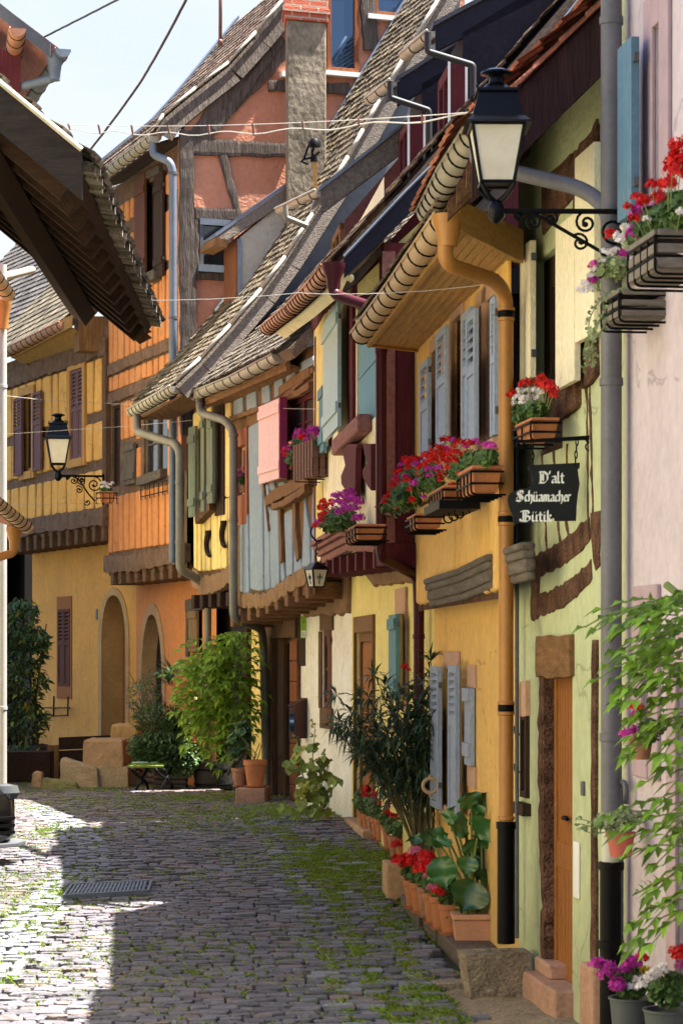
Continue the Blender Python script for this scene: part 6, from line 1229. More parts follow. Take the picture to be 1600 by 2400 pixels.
# ------------------------------------------------------------------ potted plants along the yellow house
def kerb(pts, label):
    for i,(a,b) in enumerate(pts):
        p, q_ = gp(*C4(*a)), gp(*C4(*b)); mb = MB(); d = q_-p; s = Vector((.97,.09,0))*.30
        mb.obox(p-Zv*.03,d*.97,s,Zv*.115); tag(mb.build('kerb_timber','kerb_wood',bevel=.008),label[i],'timber kerb','timber kerbs under the flower pots')
kerb([((975,1745),(755,1520)),((745,1515),(612,1385)),((600,1410),(440,1205))],['dark sawn timber kerb behind the stone trough','dark sawn timber kerb in the middle of its row','dark sawn timber kerb nearest the upright stone block'])
gp_group = 'geranium pots along the kerb'
pots = [ # C4 base x,y ; radius ; height ; heads ; label
 (870,1460,.075,.18,[(735,1055,'fl_pink',.036),(780,1050,'fl_red',.036),(760,1090,'fl_red',.03),(805,1110,'fl_red',.026)],'terracotta pot with one pink and red bloom beside the big leaves'),
 (800,1415,.08,.2,[(680,955,'fl_pink',.024),(700,880,'fl_pink',.02),(720,920,'fl_pink',.02)],'weathered terracotta pot on a square red saucer'),
 (735,1365,.078,.19,[(650,890,'fl_red',.05),(620,900,'fl_red',.042),(690,880,'fl_red',.036)],'terracotta pot with one large low red bloom'),
 (685,1310,.08,.19,[(665,790,'fl_red',.045),(690,800,'fl_red',.036),(660,825,'fl_pink',.03),(620,800,'fl_pink',.02)],'terracotta pot with red bloom above pink florets'),
 (620,1270,.08,.19,[(540,845,'fl_red',.045),(580,820,'fl_red',.045),(540,790,'fl_red',.04),(570,745,'fl_pink',.038)],'terracotta pot with a pale pink bloom over red ones'),
 (560,1230,.078,.18,[(475,835,'fl_red',.05),(500,860,'fl_red',.042),(400,820,'fl_red',.034),(430,810,'fl_red',.03)],'terracotta pot of low red blooms beside the stone block'),
 (470,830,.08,.18,[(425,680,'fl_red',.045),(530,700,'fl_red',.05),(400,690,'fl_red',.03)],'terracotta pot with two tall red blooms before the oleander tub'),
 (405,790,.075,.17,[(410,610,'fl_red',.03)],'terracotta pot with a white label and small red bloom'),
 (350,720,.075,.19,[(345,520,'fl_red',.04),(375,505,'fl_red',.03)],'terracotta pot with a round red bloom leaning into the street'),
 (285,650,.075,.19,[(500,345,'fl_magenta',.035),(500,475,'fl_red',.035),(540,440,'fl_red',.03)],'terracotta pot of mixed geraniums below the oleander leaves'),
 (245,625,.07,.18,[(330,310,'fl_magenta',.05),(300,320,'fl_magenta',.04),(365,305,'fl_magenta',.035)],'terracotta pot with a broad magenta bloom'),
 (205,605,.07,.18,[(220,360,'fl_magenta',.034),(240,360,'fl_magenta',.03),(235,240,'fl_red',.042)],'terracotta pot with magenta florets under a tall red bloom'),
 (165,585,.07,.18,[(140,340,'fl_magenta',.042),(165,345,'fl_magenta',.035),(190,335,'fl_red',.02)],'terracotta pot with one magenta bloom near the lemon house door'),
 (125,560,.07,.18,[(155,220,'fl_red',.045),(180,225,'fl_red',.03)],'terracotta pot farthest up the row with a tall red bloom')]
for i,(x,y,r,h,hs,lab) in enumerate(pots):
    px,py = C4(x,y); c = gph(px,py,.085 if i < 6 else .02); t = thing('geranium_pot',lab,'potted plant',c,gp_group)
    pot(t,c,r,h,'terracotta' if i%4 != 3 else 'terracotta_old')
    top = c+Zv*(h+.06); pxt,pyt = px_of(top); mound(t,[(pxt-2,pyt-6 if i<6 else pyt-14,c.y,28 if i<6 else 26,24 if i<6 else 28,95)],.026)
    heads(t,[(*C4(a,b),c.y+R(-.03,.03),m_,rr_*1.22) for a,b,m_,rr_ in hs]+([(pxt+R(-14,16),pyt-R(12,42),c.y-R(0,.1),random.choice(['fl_red','fl_red','fl_magenta']),R(.028,.042)) for _ in range(4)] if i >= 7 else []),top,34)
# upright stone block in the row
c = gp(*C4(440,1150)); t = MB(); t.obox(c+Vector((-.10,-.02,-.1)),Vector((.16,.0,0)),Vector((-.03,.45,0)),Zv*.36); tag(t.build('stone_block','sandstone',bevel=.015),'upright rough stone block at the end of the timber kerbs','stone block')
# oleander in a big pot
c = at(997,2065,17.95); c.z = gz(c.x,c.y); t = thing('oleander','tall dark leaved oleander in a large pale terracotta pot','potted shrub',c)
pot(t,c,.135,.27,'terracotta_pale',False,24)
lb = MB(); sm = MB()
tips = [(1010,1565),(985,1600),(960,1620),(940,1640),(900,1620),(885,1590),(870,1640),(850,1650),(830,1690),(800,1700),(785,1640),(775,1720),(800,1750),(830,1760),(860,1740),(890,1700),(920,1690),(950,1690),(980,1680),(1010,1660),(1020,1720),(990,1740),(960,1760),(930,1780),(900,1790),(870,1810),(840,1800),(1000,1800),(970,1820),(1015,1780),(940,1830),(1020,1830),(990,1860),(915,1755),(945,1730),(975,1780),(1005,1700),(880,1770),(850,1780),(955,1660),(925,1650),(1000,1630),(1015,1610),(820,1720),(840,1740)]
for (x,y) in tips:
    y -= 40 if y > 1735 else 8
    tip = at(x+R(-8,8),y+R(-8,8),c.y+R(-.35,.3)); b0 = c+Vector((R(-.07,.07),R(-.07,.07),.25)); mid = b0.lerp(tip,.5)+Vector(((b0.x-tip.x)*.18,0,.08)); pts = [b0*(1-s)**2+mid*2*s*(1-s)+tip*s*s for s in [k/9 for k in range(10)]]
    sm.tube(pts,[.009-.0007*k for k in range(10)],5,False)
    for k in range(5,10):
        for j in range(12 if k < 9 else 17):
            d = (pts[k]-pts[k-1]).normalized(); o_ = (d*.5+rdir()*.9+Vector((0,0,-.12))).normalized(); lb.leaf(pts[k],o_,Vector((0,0,1))+rdir()*.4,R(.10,.17),R(.017,.025),.35,.15)
lb.build('foliage','leaf_oleander',t,norm=False); sm.build('branches','stem',t)
heads(t,[(948,1565,c.y,'fl_red',.03),(957,1572,c.y,'fl_red',.022)],None,14)
# broad leaved plant in long planter
def broad(mb, base, tip, nrm, w, curl=.15):
    base, tip, nrm = Vector(base), Vector(tip), Vector(nrm).normalized(); d = tip-base; L = d.length; s = d.cross(nrm).normalized(); up = s.cross(d).normalized(); n = 8; vs = []
    for i in range(n+1):
        tt = i/n; ww = w*(math.sin(math.pi*min(1,tt*.92+.1))**.75)*(1-tt**4) if i < n else .001; c_ = base+d*tt+up*(-curl*L*(tt-.2)**2+.02)
        for k in (-1,-.5,0,.5,1): vs.append(c_+s*ww*k*.5+up*(abs(k)*w*.14+(abs(k)**2)*-.02*math.sin(i*1.7)))
    mb.add(vs,[[i*5+j,i*5+j+1,(i+1)*5+j+1,(i+1)*5+j] for i in range(n) for j in range(4)])
c = gp(1112,2228); t = thing('leafy_planter','rectangular terracotta planter with huge glossy heart shaped leaves','potted plant',c)
ax = Vector((.09,.996,0)).normalized(); pv = Vector((1,0,0)); mb = MB(); trough(mb,c,pv,Vector((0,1,0)),.29,.42,.25,.86); mb.build('planter','terracotta_pale',t,bevel=.008); soil_top(t,c,pv,Vector((0,1,0)),.28,.4,.245)
lb = MB(); sm = MB(); Yc = c.y
for (x0,y0,x1,y1,w_,nx,ny) in ((1060,330,985,215,.14,.1,-.9),(1070,350,1110,225,.16,-.1,-.9),(1100,340,1225,180,.08,.4,-.6),(880,480,930,330,.10,-.4,-.7),(1010,520,850,505,.15,-.1,-.55),(1020,560,880,560,.1,0,-.8),(1090,520,1285,330,.15,.3,-.8),(1120,560,1290,440,.16,.3,-.9),(1080,700,1000,600,.12,-.2,-.9),(1110,800,1290,660,.16,.3,-.9),(1040,860,1010,700,.12,0,-.9),(800,780,850,1080,.17,-.3,-.9),(760,900,790,1110,.1,-.6,-.7),(1110,1010,970,1280,.22,-.1,-.95),(1090,860,1270,960,.17,.3,-.8),(1180,900,1250,1100,.12,.3,-.8),(840,620,640,560,.08,-.2,-.5),(790,680,580,600,.07,-.2,-.5),(870,1240,950,1400,.05,-.5,-.8),(860,640,780,720,.1,-.4,-.8),(1130,740,1010,640,.11,-.1,-.8),(940,560,1010,440,.12,0,-.8),(1150,650,1240,560,.14,.2,-.9),(700,620,480,650,.06,-.1,-.6),(1050,780,1000,960,.12,-.1,-.9),(930,1050,1010,1000,.12,0,-.9)):
    Yl = Yc+R(-.16,.16); b0, tp = at(*C4(x0,y0),Yl), at(*C4(x1,y1),Yl-R(-.02,.09)); broad(lb,b0,tp,(nx,ny,R(.1,.4)),w_*1.25,.2)
    s0 = c+Vector((R(-.08,.08),R(-.15,.15),.24)); m_ = s0.lerp(b0,.6)+Vector((0,0,.05)); sm.tube([s0*(1-k/6)**2+m_*2*(k/6)*(1-k/6)+b0*(k/6)**2 for k in range(7)],.007,6,False)
lb.build('foliage','leaf_broad',t,smooth=True,norm=False); sm.build('stalks','stem_green',t)
# grey stone trough
c0 = at(*C4(1040,1925),13.47); c0.z = gz(c0.x,c0.y); c1 = gp(*C4(1500,1862)); t = thing('stone_trough','rough grey stone trough at the foot of the black drainpipe','stone trough',c0)
u_ = Vector((.33,.05,0)); L_ = u_.length; u_.normalize(); v_ = Vector((-u_.y,u_.x,0)); mb = MB(); h_ = .25; dw = .21
def ring(ix,iz,z): return [c0+u_*(ix*1)+v_*(iz)+Zv*z, c0+u_*(L_-ix)+v_*(iz)+Zv*z, c0+u_*(L_-ix)+v_*(dw-iz)+Zv*z, c0+u_*ix+v_*(dw-iz)+Zv*z]
r0, r1, r2, r3 = ring(.02,.02,-.03), ring(-.025,-.02,h_), ring(.03,.035,h_), ring(.05,.05,h_-.05)
mb.add(r0+r1+r2+r3,[[0,3,2,1]]+[[k*4+i,k*4+(i+1)%4,k*4+4+(i+1)%4,k*4+4+i] for k in range(3) for i in range(4)]+[[12,13,14,15]]); o = mb.build('trough','trough_stone',t)
md = o.modifiers.new('sub','SUBSURF'); md.subdivision_type = 'SIMPLE'; md.levels = md.render_levels = 5; tx = bpy.data.textures.new('rough','CLOUDS'); tx.noise_scale = .06; dm = o.modifiers.new('rough','DISPLACE'); dm.texture = tx; dm.strength = .014
mb = MB()
for k in range(26): p = c0+u_*R(.05,L_-.05)+v_*R(.06,dw-.06)+Zv*(h_-.05); stone(mb,p,u_*R(.02,.05),v_*R(.02,.05),R(.01,.03),.6)
mb.build('rubble','trough_stone',t)
c = gp(*C4(905,1935)); mb = MB(); mb.obox(c+Vector((-.09,0,-.02)),Vector((.18,.03,.0)),Vector((-.03,.16,0)),Zv*.05); tag(mb.build('paving_slab','trough_stone',bevel=.008),'loose flat stone slab lying left of the stone trough','stone slab')
# yellow ring lamp bracket
c = at(1008,1842,17.4); t = MB(); t.tube([c+Vector((math.cos(k*.35)*.052,0,math.sin(k*.35)*.052)) for k in range(19)],.014,8); t.lathe(c+Zv*.05,[(.012,0),(.012,.03)],8); t.lathe(c-Zv*.08,[(.012,0),(.012,.03)],8); tag(t.build('pipe_ring','tan_gutter',smooth=True),'empty yellow pipe clip ring sticking out behind the oleander','pipe clip')
# ------------------------------------------------------------------ hollyhock at the white wall
c = gp(742,1925); t = thing('hollyhock','yellowing hollyhock growing from the paving at the white wall','plant',c); lb = MB(); sm = MB(); yb_ = MB()
for (x,y,dx) in ((733,1695,0),(690,1730,-6),(745,1850,4),(765,1790,8)):
    tip = at(x,y,c.y-.1); pts = [c.lerp(tip,k/8)+Vector((.02*math.sin(k),0,0)) for k in range(9)]; sm.tube(pts,[.011-.001*k for k in range(9)],6,False)
    for k in range(2,9):
        for _ in range(4): 
            p = pts[k]+rdir()*(.04 if k > 5 else .12); round_leaf(lb if R(0,1)<.8 else yb_,p,Vector((-.25,-.6,.6))+rdir()*.6,(.022 if k > 6 else R(.035,.075)))
for (x,y) in ((705,1760),(680,1800),(700,1850),(720,1830),(770,1830),(785,1840),(660,1905),(690,1925),(730,1900),(705,1890),(655,1920),(755,1870),(740,1800),(760,1770)):
    for _ in range(3): round_leaf(lb if R(0,1)<.6 else yb_,at(x+R(-10,10),y+R(-12,12),c.y-R(0,.3)),Vector((-.2,-.6,.6))+rdir()*.7,R(.04,.075))
lb.build('foliage','leaf_holly',t,norm=False); yb_.build('yellow_leaves','leaf_yellow',t,norm=False); sm.build('stems','stem_green',t)
# ------------------------------------------------------------------ mailbox, sign plate
c = D2.P(D2.uz(697,HY)[0],0,.0); m0 = at(677,1732,27.15); t = thing('mailbox','dark brown metal letter box with sloped lid beside the brown door','mailbox',m0); mb = MB(); w_ = 34*27.6/5667; h_ = 90*27.6/5667
mb.add([m0,m0+Vector((.07,-.02,0)),m0+Vector((w_+.04,.1,0)),m0+Vector((w_-.03,.2,0)),m0+Zv*(h_*.82),m0+Vector((.07,-.02,h_*.85)),m0+Vector((w_+.04,.1,h_)),m0+Vector((w_-.03,.2,h_))],[[0,3,2,1],[4,5,6,7],[0,1,5,4],[1,2,6,5],[2,3,7,6],[3,0,4,7]]); mb.build('box','mailbox',t,bevel=.006)
mb = MB(); mb.add([m0+Vector((-.015,-.0,h_*.82)),m0+Vector((.075,-.035,h_*.85)),m0+Vector((w_+.05,.09,h_*1.0)),m0+Vector((w_-.03,.21,h_*1.0))]+[x+Zv*.02 for x in (m0+Vector((-.015,-.0,h_*.82)),m0+Vector((.075,-.035,h_*.85)),m0+Vector((w_+.05,.09,h_*1.0)),m0+Vector((w_-.03,.21,h_*1.0)))],[[0,3,2,1],[4,5,6,7],[0,1,5,4],[1,2,6,5],[2,3,7,6],[3,0,4,7]]); mb.build('lid','mailbox',t,bevel=.004)
mb = MB(); mb.obox(m0+Vector((.01,-.012,h_*.2)),Vector((.045,-.013,0)),Vector((0,-.006,0)),Zv*h_*.45); mb.build('window_slot','sky_glass',t)
p0 = D2.W(704,1496,.12); t = thing('green_sign_plate','narrow upright lime green plate with white notices beside the brown door','sign plate',p0); w_,h_ = 14*27.7/5667, 70*27.7/5667
mb = MB(); mb.obox(p0,Vector((w_,0,0)),Vector((0,.012,0)),Zv*h_); mb.build('plate','sign_green',t); mb = MB(); mb.obox(p0+Vector((w_*.12,-.003,h_*.03)),Vector((w_*.8,0,0)),Vector((0,.002,0)),Zv*h_*.22); mb.obox(p0+Vector((w_*.1,-.003,h_*.72)),Vector((w_*.35,0,0)),Vector((0,.002,0)),Zv*h_*.15); mb.build('notices','sign_white',t)
mb = MB(); 
for k in range(3): mb.obox(p0+Vector((w_*.2,-.005,h_*(.07+.05*k))),Vector((w_*(.6-.1*k),0,0)),Vector((0,.002,0)),Zv*h_*.012)
mb.obox(p0+Vector((w_*.42,-.005,h_*.50)),Vector((w_*.22,0,0)),Vector((0,.002,0)),Zv*h_*.05); mb.obox(p0+Vector((w_*.6,-.005,h_*.8)),Vector((w_*.2,0,0)),Vector((0,.002,0)),Zv*h_*.08); mb.build('printed_lines','zinc_dark',t)
# ------------------------------------------------------------------ pots and tub by the bend
c = gp(*B4(1330,1650)); e = gp(*B4(1497,1640)); mb = MB(); z_=.17; mb.obox(c-Zv*.05,Vector((e.x-c.x,.05,0)),Vector((.05,.55,0)),Zv*(z_+.05)); bl = tag(mb.build('step_stone','pink_stone',bevel=.012),'rose sandstone block carrying the two terracotta pots','stone block')
tb_ = c+Zv*z_
p = Vector(((598-800)/F*(c.y+.2),c.y+.2,c.z+z_)); t = thing('terracotta_pot','bright orange ribbed terracotta pot holding a woody shrub stem','potted plant',p); pot(t,p,.135,.30,'terracotta'); mb = MB()
for k in range(4): a = p+Vector((R(-.05,.05),R(-.05,.05),.28)); mb.tube([a,a+Vector((R(-.06,.06),0,.1)),a+Vector((R(-.12,.12),0,R(.2,.3)))],.006,5)
mb.build('stems','stem',t)
p = Vector(((562-800)/F*(c.y+.35),c.y+.35,c.z+z_)); t = thing('terracotta_pot','smaller worn terracotta pot of round leaved plant on the rose block','potted plant',p); pot(t,p,.10,.2,'terracotta_old'); mound(t,[(555,1740,p.y,22,35,45),(570,1720,p.y,20,30,35)],.055,'leaf_sage')
c = gp(502,1849); t = thing('black_tub','black half barrel tub with iron handles under the bright green wisteria','planter tub',c); mb = MB(); mb.lathe(c,[(.24,0),(.265,.16),(.27,.36),(.255,.36),(.25,.32),(0,.32)],26); mb.build('tub','tub_black',t,smooth=2); mb = MB()
for z_ in (.06,.25): mb.lathe(c+Zv*z_,[(.262+z_*.03,-.014),(.268+z_*.03,0),(.264+z_*.03,.014)],26)
mb.build('hoop','iron',t,smooth=2); hb = MB(); hb.tube(bend([c+Vector((-.05,-.27,.33)),c+Vector((-.05,-.30,.26)),c+Vector((.06,-.30,.26)),c+Vector((.06,-.27,.33))],.03),.009,6); hb.build('handle','iron',t)
# wisteria shrub (bright)
def pinnate(lb, sm, p, d, L, nl, ll, lw, droop=.35):
    d = Vector(d).normalized(); s = d.cross(Vector((0,0,1))); s = s.normalized() if s.length > .01 else Vector((1,0,0)); pts = [p+d*L*t-Vector((0,0,1))*L*droop*t*t for t in [k/5 for k in range(6)]]; sm.tube(pts,.003,4,False)
    for k in range(nl):
        t = .15+.85*k/max(1,nl-1); q_ = p+d*L*t-Vector((0,0,1))*L*droop*t*t
        for sg in (-1,1): lb.leaf(q_,(s*sg+d*.7+Vector((0,0,-.25))+rdir()*.15),Vector((0,0,1))+rdir()*.35,ll*R(.8,1.15),lw,.2)
    lb.leaf(pts[-1],d+Vector((0,0,-.5)),Vector((0,-.3,1)),ll*1.1,lw,.2)
c = gp(552,1850); c.y = 28.7; t = thing('wisteria_bush','bright lime green wisteria bush trained up beside the zinc downpipe','shrub',c); lb = MB(); sm = MB(); st2 = MB()
for pts in ([c+Zv*.3,at(580,1760,c.y),at(585,1680,c.y),at(560,1600,c.y),at(520,1540,c.y)],[c+Zv*.3,at(575,1740,c.y-.05),at(570,1650,c.y-.1),at(540,1560,c.y),at(555,1490,c.y)]): sm.tube(bend(pts,.15),.018,6)
for (x,y,rx,ry,n) in ((505,1520,55,28,30),(550,1500,32,32,18),(480,1560,60,45,42),(540,1580,48,55,42),(470,1620,40,45,30),(530,1660,50,50,42),(490,1690,40,45,28),(560,1640,28,60,18),(515,1740,25,30,14),(440,1570,25,28,12)):
    for _ in range(n):
        p = at(x+R(-1,1)*rx*.8,y+R(-1,1)*ry*.8,c.y+R(-.4,.25)); d = Vector((R(-1,1),R(-.9,-.1),R(-.5,.3))); pinnate(lb,st2,p,d,R(.16,.26),3,R(.10,.14),R(.05,.066),.45)
lb.build('foliage','leaf_bright',t,norm=False); sm.build('trunk','stem',t); st2.build('leaf_stalks','stem_green',t)
# dark sage shrub in crates
c = gp(405,1845); c.y -= .7; t = thing('sage_shrub','bushy dark green shrub with lilac flower spikes in a wooden crate','shrub',c); mb = MB()
for k in range(4): mb.obox(c+Vector((-.2,-.02,.02+.06*k)),Vector((.42,0,0)),Vector((0,.4,0)),Zv*.05)
mb.build('crate','planter_wood' if 0 else 'old_wood_h',t,bevel=.004); lb = MB(); sm = MB(); fl = MB()
for (x,y,rx,ry,n,L,w_) in ((390,1765,75,58,1500,.10,.5),(420,1785,58,46,800,.10,.5),(345,1755,42,46,480,.09,.45),(375,1690,62,48,560,.09,.35),(335,1640,38,55,300,.075,.3),(420,1700,42,42,420,.095,.45)):
    for _ in range(n):
        d = rdir(); k = R(.3,1)**.6; p = at(x+d.x*rx*k,y+d.z*ry*k,c.y+d.y*.25*k); lb.leaf(p,(d+Vector((0,-.2,.5))+rdir()*.5),Vector((0,-.3,1))+rdir()*.6,L*R(.6,1.2),L*w_*R(.8,1.2),.3)
for k in range(26):
    b = c+Vector((R(-.15,.15),R(-.1,.1),.25)); tip = at(R(300,430),R(1560,1690),c.y+R(-.2,.2)); sm.tube([b,b.lerp(tip,.5)+Vector((0,0,.1)),tip],.004,4,False)
    for j in range(6): q_ = tip.lerp(b,j*.09); lb.leaf(q_,rdir()+Vector((0,0,.3)),Vector((0,0,1))+rdir(),.06,.015)
    if k%2: 
        for j in range(5): (lambda hm: (head(hm,tip.lerp(b,.03+j*.03)+rdir()*.012,.016,5), hm.build('flower_spike','fl_lilac',t,norm=False)))(MB())
lb.build('foliage','leaf_sage',t,norm=False); sm.build('stems','stem',t)
heads(t,[(452,1738,c.y-.3,'fl_red',.04),(447,1733,c.y-.3,'fl_pink',.03)],None,16)
c = gph(425,1640,1.05) if 0 else at(428,1630,31.0); t = thing('wall_planter','pale stone ledge pot with arching strap leaves and pink blooms by the arch','potted plant',c); mb = MB(); mb.lathe(c,[(.1,-.02),(.13,.15),(.14,.18),(.12,.18),(0,.16)],14); mb.build('pot','terracotta',t,smooth=2); lb = MB()
for k in range(70):
    a = R(0,6.28); d = Vector((math.cos(a)-.6,math.sin(a)*.6-.2,R(.5,1.4))); lb.leaf(c+Vector((-.15,0,.15))+rdir()*.05,d,Vector((0,0,1)),R(.28,.5),.03,.55,.1)
lb.build('foliage','leaf_dark',t,norm=False); heads(t,[(418,1582,30.9,'fl_pink',.05),(424,1576,30.9,'fl_magenta',.04),(414,1590,30.9,'fl_pink',.035)],c,16); mb = MB(); mb.obox(c+Vector((-.16,-.1,-.12)),Vector((.34,0,0)),Vector((0,1.0,0)),Zv*.1); mb.build('ledge','ochre_stone',t,bevel=.015)
# bench
c = gp(335,1858); c.y += .3; t = thing('bench','small garden bench with lime slats and curled black iron legs','bench',c); Yb = c.y
sl_ = [at(*B4(715,1435),Yb),at(*B4(820,1440),Yb)]; sx = Vector((.46,.1,0)); z0 = sl_[0].z; x0 = sl_[0].x
for k,(m_,zz) in enumerate((('bench_green',0),('bench_green',.012),('bench_green',.02),('bench_mint',.035))): mb = MB(); mb.obox(Vector((x0+.015*k,Yb+.085*k,z0-.03+zz)),sx,Vector((0,.07,0)),Zv*.03); mb.build('slat',m_,t,bevel=.005)
for dx in (.05,.36):
    mb = MB(); o_ = Vector((x0+dx,Yb+.02,z0-.03)); gz_ = gz(o_.x,o_.y); h_ = o_.z-gz_
    mb.tube(bend([o_,o_+Vector((.06,.02,-h_*.3)),o_+Vector((.14,.05,-h_*.45)),o_+Vector((.1,0,-h_*.75)),o_+Vector((.06,-.02,-h_)),o_+Vector((.02,-.03,-h_))],.06),.017,7); mb.tube(bend([o_+Vector((.2,.3,0)),o_+Vector((.16,.22,-h_*.3)),o_+Vector((.14,.05,-h_*.45)),o_+Vector((.2,.2,-h_*.75)),o_+Vector((.2,.28,-h_))],.06),.017,7); mb.tube([o_+Vector((.09,.04,-h_*.2))+Vector((math.cos(k*.5)*(.05-.003*k),0,math.sin(k*.5)*(.05-.003*k))) for k in range(13)],.012,6); mb.build('leg','iron',t,smooth=True)
c = gp(350,1838); t = MB(); [t.obox(c+Vector((-.22,0,.02+.075*k)),Vector((.42,0,0)),Vector((0,.35,0)),Zv*.065) for k in range(4)]; tag(t.build('wooden_crate',wood('pale_crate',(.42,.32,.2),'x',.3,.4),bevel=.004),'pale slatted wooden crate under the lime green bench','crate')
# stones, trough and cartwheel barrel in front of the straw house
c = gp(*C1(1040,578)); t = thing('far_trough','square pale sandstone trough standing left of the bench','stone trough',c); w_ = 265/3.92*c.y/F; h_ = 210/3.92*c.y/F; o_ = c+Vector((-w_/2,0,-.02)); mb = MB()
b0 = [o_,o_+Vector((w_,0,0)),o_+Vector((w_,.42,0)),o_+Vector((0,.42,0))]; t0 = [p+Zv*h_ for p in b0]; i0 = [t0[0]+Vector((.06,.06,0)),t0[1]+Vector((-.06,.06,0)),t0[2]+Vector((-.06,-.06,0)),t0[3]+Vector((.06,-.06,0))]; i1 = [p-Zv*.06 for p in i0]
mb.add(b0+t0+i0+i1,[[0,3,2,1]]+[[k*4+i,k*4+(i+1)%4,k*4+4+(i+1)%4,k*4+4+i] for k in range(3) for i in range(4)]+[[12,13,14,15]]); mb.build('trough','stone',t); mb = MB(); mb.obox(o_+Vector((.07,.07,h_-.08)),Vector((w_-.14,0,0)),Vector((0,.28,0)),Zv*.03); mb.build('soil','soil',t)
mb = MB(); head(mb,at(*C1(1050,378),c.y+.15),.05,10); 
def rock(name,label,quad,dep,h,m_='stone',cat='stone',dy=0,tilt=0):
    c = gp(*C1(*quad[0])); c.y += dy; w_ = (quad[1][0]-quad[0][0])/3.92*c.y/F; mb = MB(); mb.hexa([c-Zv*.04,c+Vector((w_,0,-.04)),c+Vector((w_,dep,-.04)),c+Vector((0,dep,-.04)),c+Vector((.02,.03,h)),c+Vector((w_-.03,.02,h+tilt)),c+Vector((w_-.02,dep-.03,h+tilt)),c+Vector((.03,dep,h))]); o = mb.build(name,m_,bevel=.03)
    md = o.modifiers.new('sub','SUBSURF'); md.subdivision_type = 'SIMPLE'; md.levels = md.render_levels = 3; dm = o.modifiers.new('rough','DISPLACE'); dm.texture = tx; dm.strength = .022; return tag(o,label,cat)
rock('stone_step','upper sandstone doorstep slab under the pointed doorway',((690,600),(1090,600)),.9,.62,'sandstone','doorstep',dy=.75)
rock('stone_step','rough doorstep flank stone directly below the door reveal',((900,600),(1180,600)),.7,.80,'ochre_stone','doorstep',dy=1.5)
rock('rubble_stone','long tilted boulder lying before the doorstep',((520,590),(890,590)),.35,.40,'stone','boulder',dy=.25,tilt=-.14)
rock('rubble_stone','low mossy green slab at the edge of the paving',((375,592),(720,592)),.22,.15,mat('moss_stone',(.24,.22,.09),.95,.4,6,bump=.8,fine=.2),'boulder',tilt=-.06)
rock('rubble_stone','small square stone beside the broken barrel',((270,575),(385,575)),.25,.2,'sandstone','boulder',dy=.1)
c = gp(*C1(360,500)); c.y += .55; t = thing('barrel','broken round wooden barrel lying open on its side','barrel',c); mb = MB(); r_ = .23; ax_ = Vector((-.25,.97,0)); cc = c+Zv*.24
sd_ = Vector((.97,.25,0)); ringp = lambda r,d: [cc+ax_*d+(sd_*math.cos(k*.3927)+Zv*math.sin(k*.3927))*r for k in range(16)]
R0,R1,R2,R3 = ringp(.2,0),ringp(.24,.25),ringp(.2,.5),ringp(.17,.02); vs = R0+R1+R2+R3
mb.add(vs,[[k*16+i,k*16+(i+1)%16,k*16+16+(i+1)%16,k*16+16+i] for k in range(2) for i in range(16)]+[[i,(i+1)%16,48+(i+1)%16,48+i] for i in range(16)]+[[48+i for i in range(16)]]); mb.build('staves','old_wood',t,smooth=2); hb = MB(); hb.tube(ringp(.215,.06)+ringp(.215,.06)[:1],.01,5); hb.tube(ringp(.215,.44)+ringp(.215,.44)[:1],.01,5); hb.build('hoop','brown_pipe',t)
c = gp(*C1(455,520)); c.y += .4; mb = MB(); mb.obox(c+Vector((-.08,0,-.03)),Vector((.16,0,0)),Vector((0,.06,0)),Zv*.52); tag(mb.build('wooden_plank','tan_wood',bevel=.006),'pale upright plank leaning beside the barrel','plank')
c = gp(*C1(480,520)); c.y += .75; mb = MB(); [mb.obox(c+Vector((.0,.0,.03+.19*k)),Vector((.75,.1,.03)),Vector((0,.05,0)),Zv*.175) for k in range(3)]; tag(mb.build('plank_fence','dark_wood_h',bevel=.006),'low dark plank screen beside the doorstep','plank screen')
# iron rack on the straw house wall
t = MB(); W_ = lambda x,y,d=.12: GL_.W(*B4(x,y),d)
t.tube([W_(230,1108),W_(393,1108)],.012,6); t.tube([W_(230,1140),W_(300,1153)],.012,6); t.tube([W_(305,1042),W_(303,1158)],.014,6); t.tube([W_(385,1045),W_(383,1155)],.012,6); t.tube([W_(300,1155),W_(385,1150)],.012,6); t.tube([W_(305,1108),W_(305,1108,0)],.012,6); t.tube([W_(385,1108),W_(385,1108,0)],.012,6); t.tube([W_(225,1108,.3),W_(393,1108,.3)],.01,6)
tag(t.build('iron_rack','iron'),'empty black iron flower rack on the straw yellow wall','rack')
# laurel
c = gp(60,1822); t = thing('laurel_hedge','tall dark glossy laurel with some yellow leaves at the left edge','shrub',c); lb = MB(); yl = MB(); sm = MB()
for k in range(7): b = c+Vector((R(-.3,.2),R(-.1,.3),0)); sm.tube([b,b+Vector((R(-.1,.1),0,1)),b+Vector((R(-.2,.2),0,2.2))],[.025,.018,.008],6)
for (x,y,rx,ry,n) in ((45,1450,48,55,330),(65,1520,48,55,330),(55,1600,55,60,420),(60,1690,50,55,380),(50,1770,45,35,200),(85,1500,28,40,130),(-10,1560,45,150,300)):
    for _ in range(n):
        d = rdir(); k = R(.35,1)**.5; p = at(x+d.x*rx*k,y+d.z*ry*k,c.y+d.y*.4*k); lb_ = yl if (R(0,1) < (.16 if y > 1590 else .02)) else lb; L = R(.09,.16); lb_.leaf(p,(d*.7+rdir()*.8+Vector((0,-.2,-.2))),Vector((0,-.4,1))+rdir()*.6,L,L*.38,.2)
lb.build('foliage','leaf_laurel',t,norm=False); yl.build('yellow_leaves','leaf_yellow',t,norm=False); sm.build('trunk','stem',t)
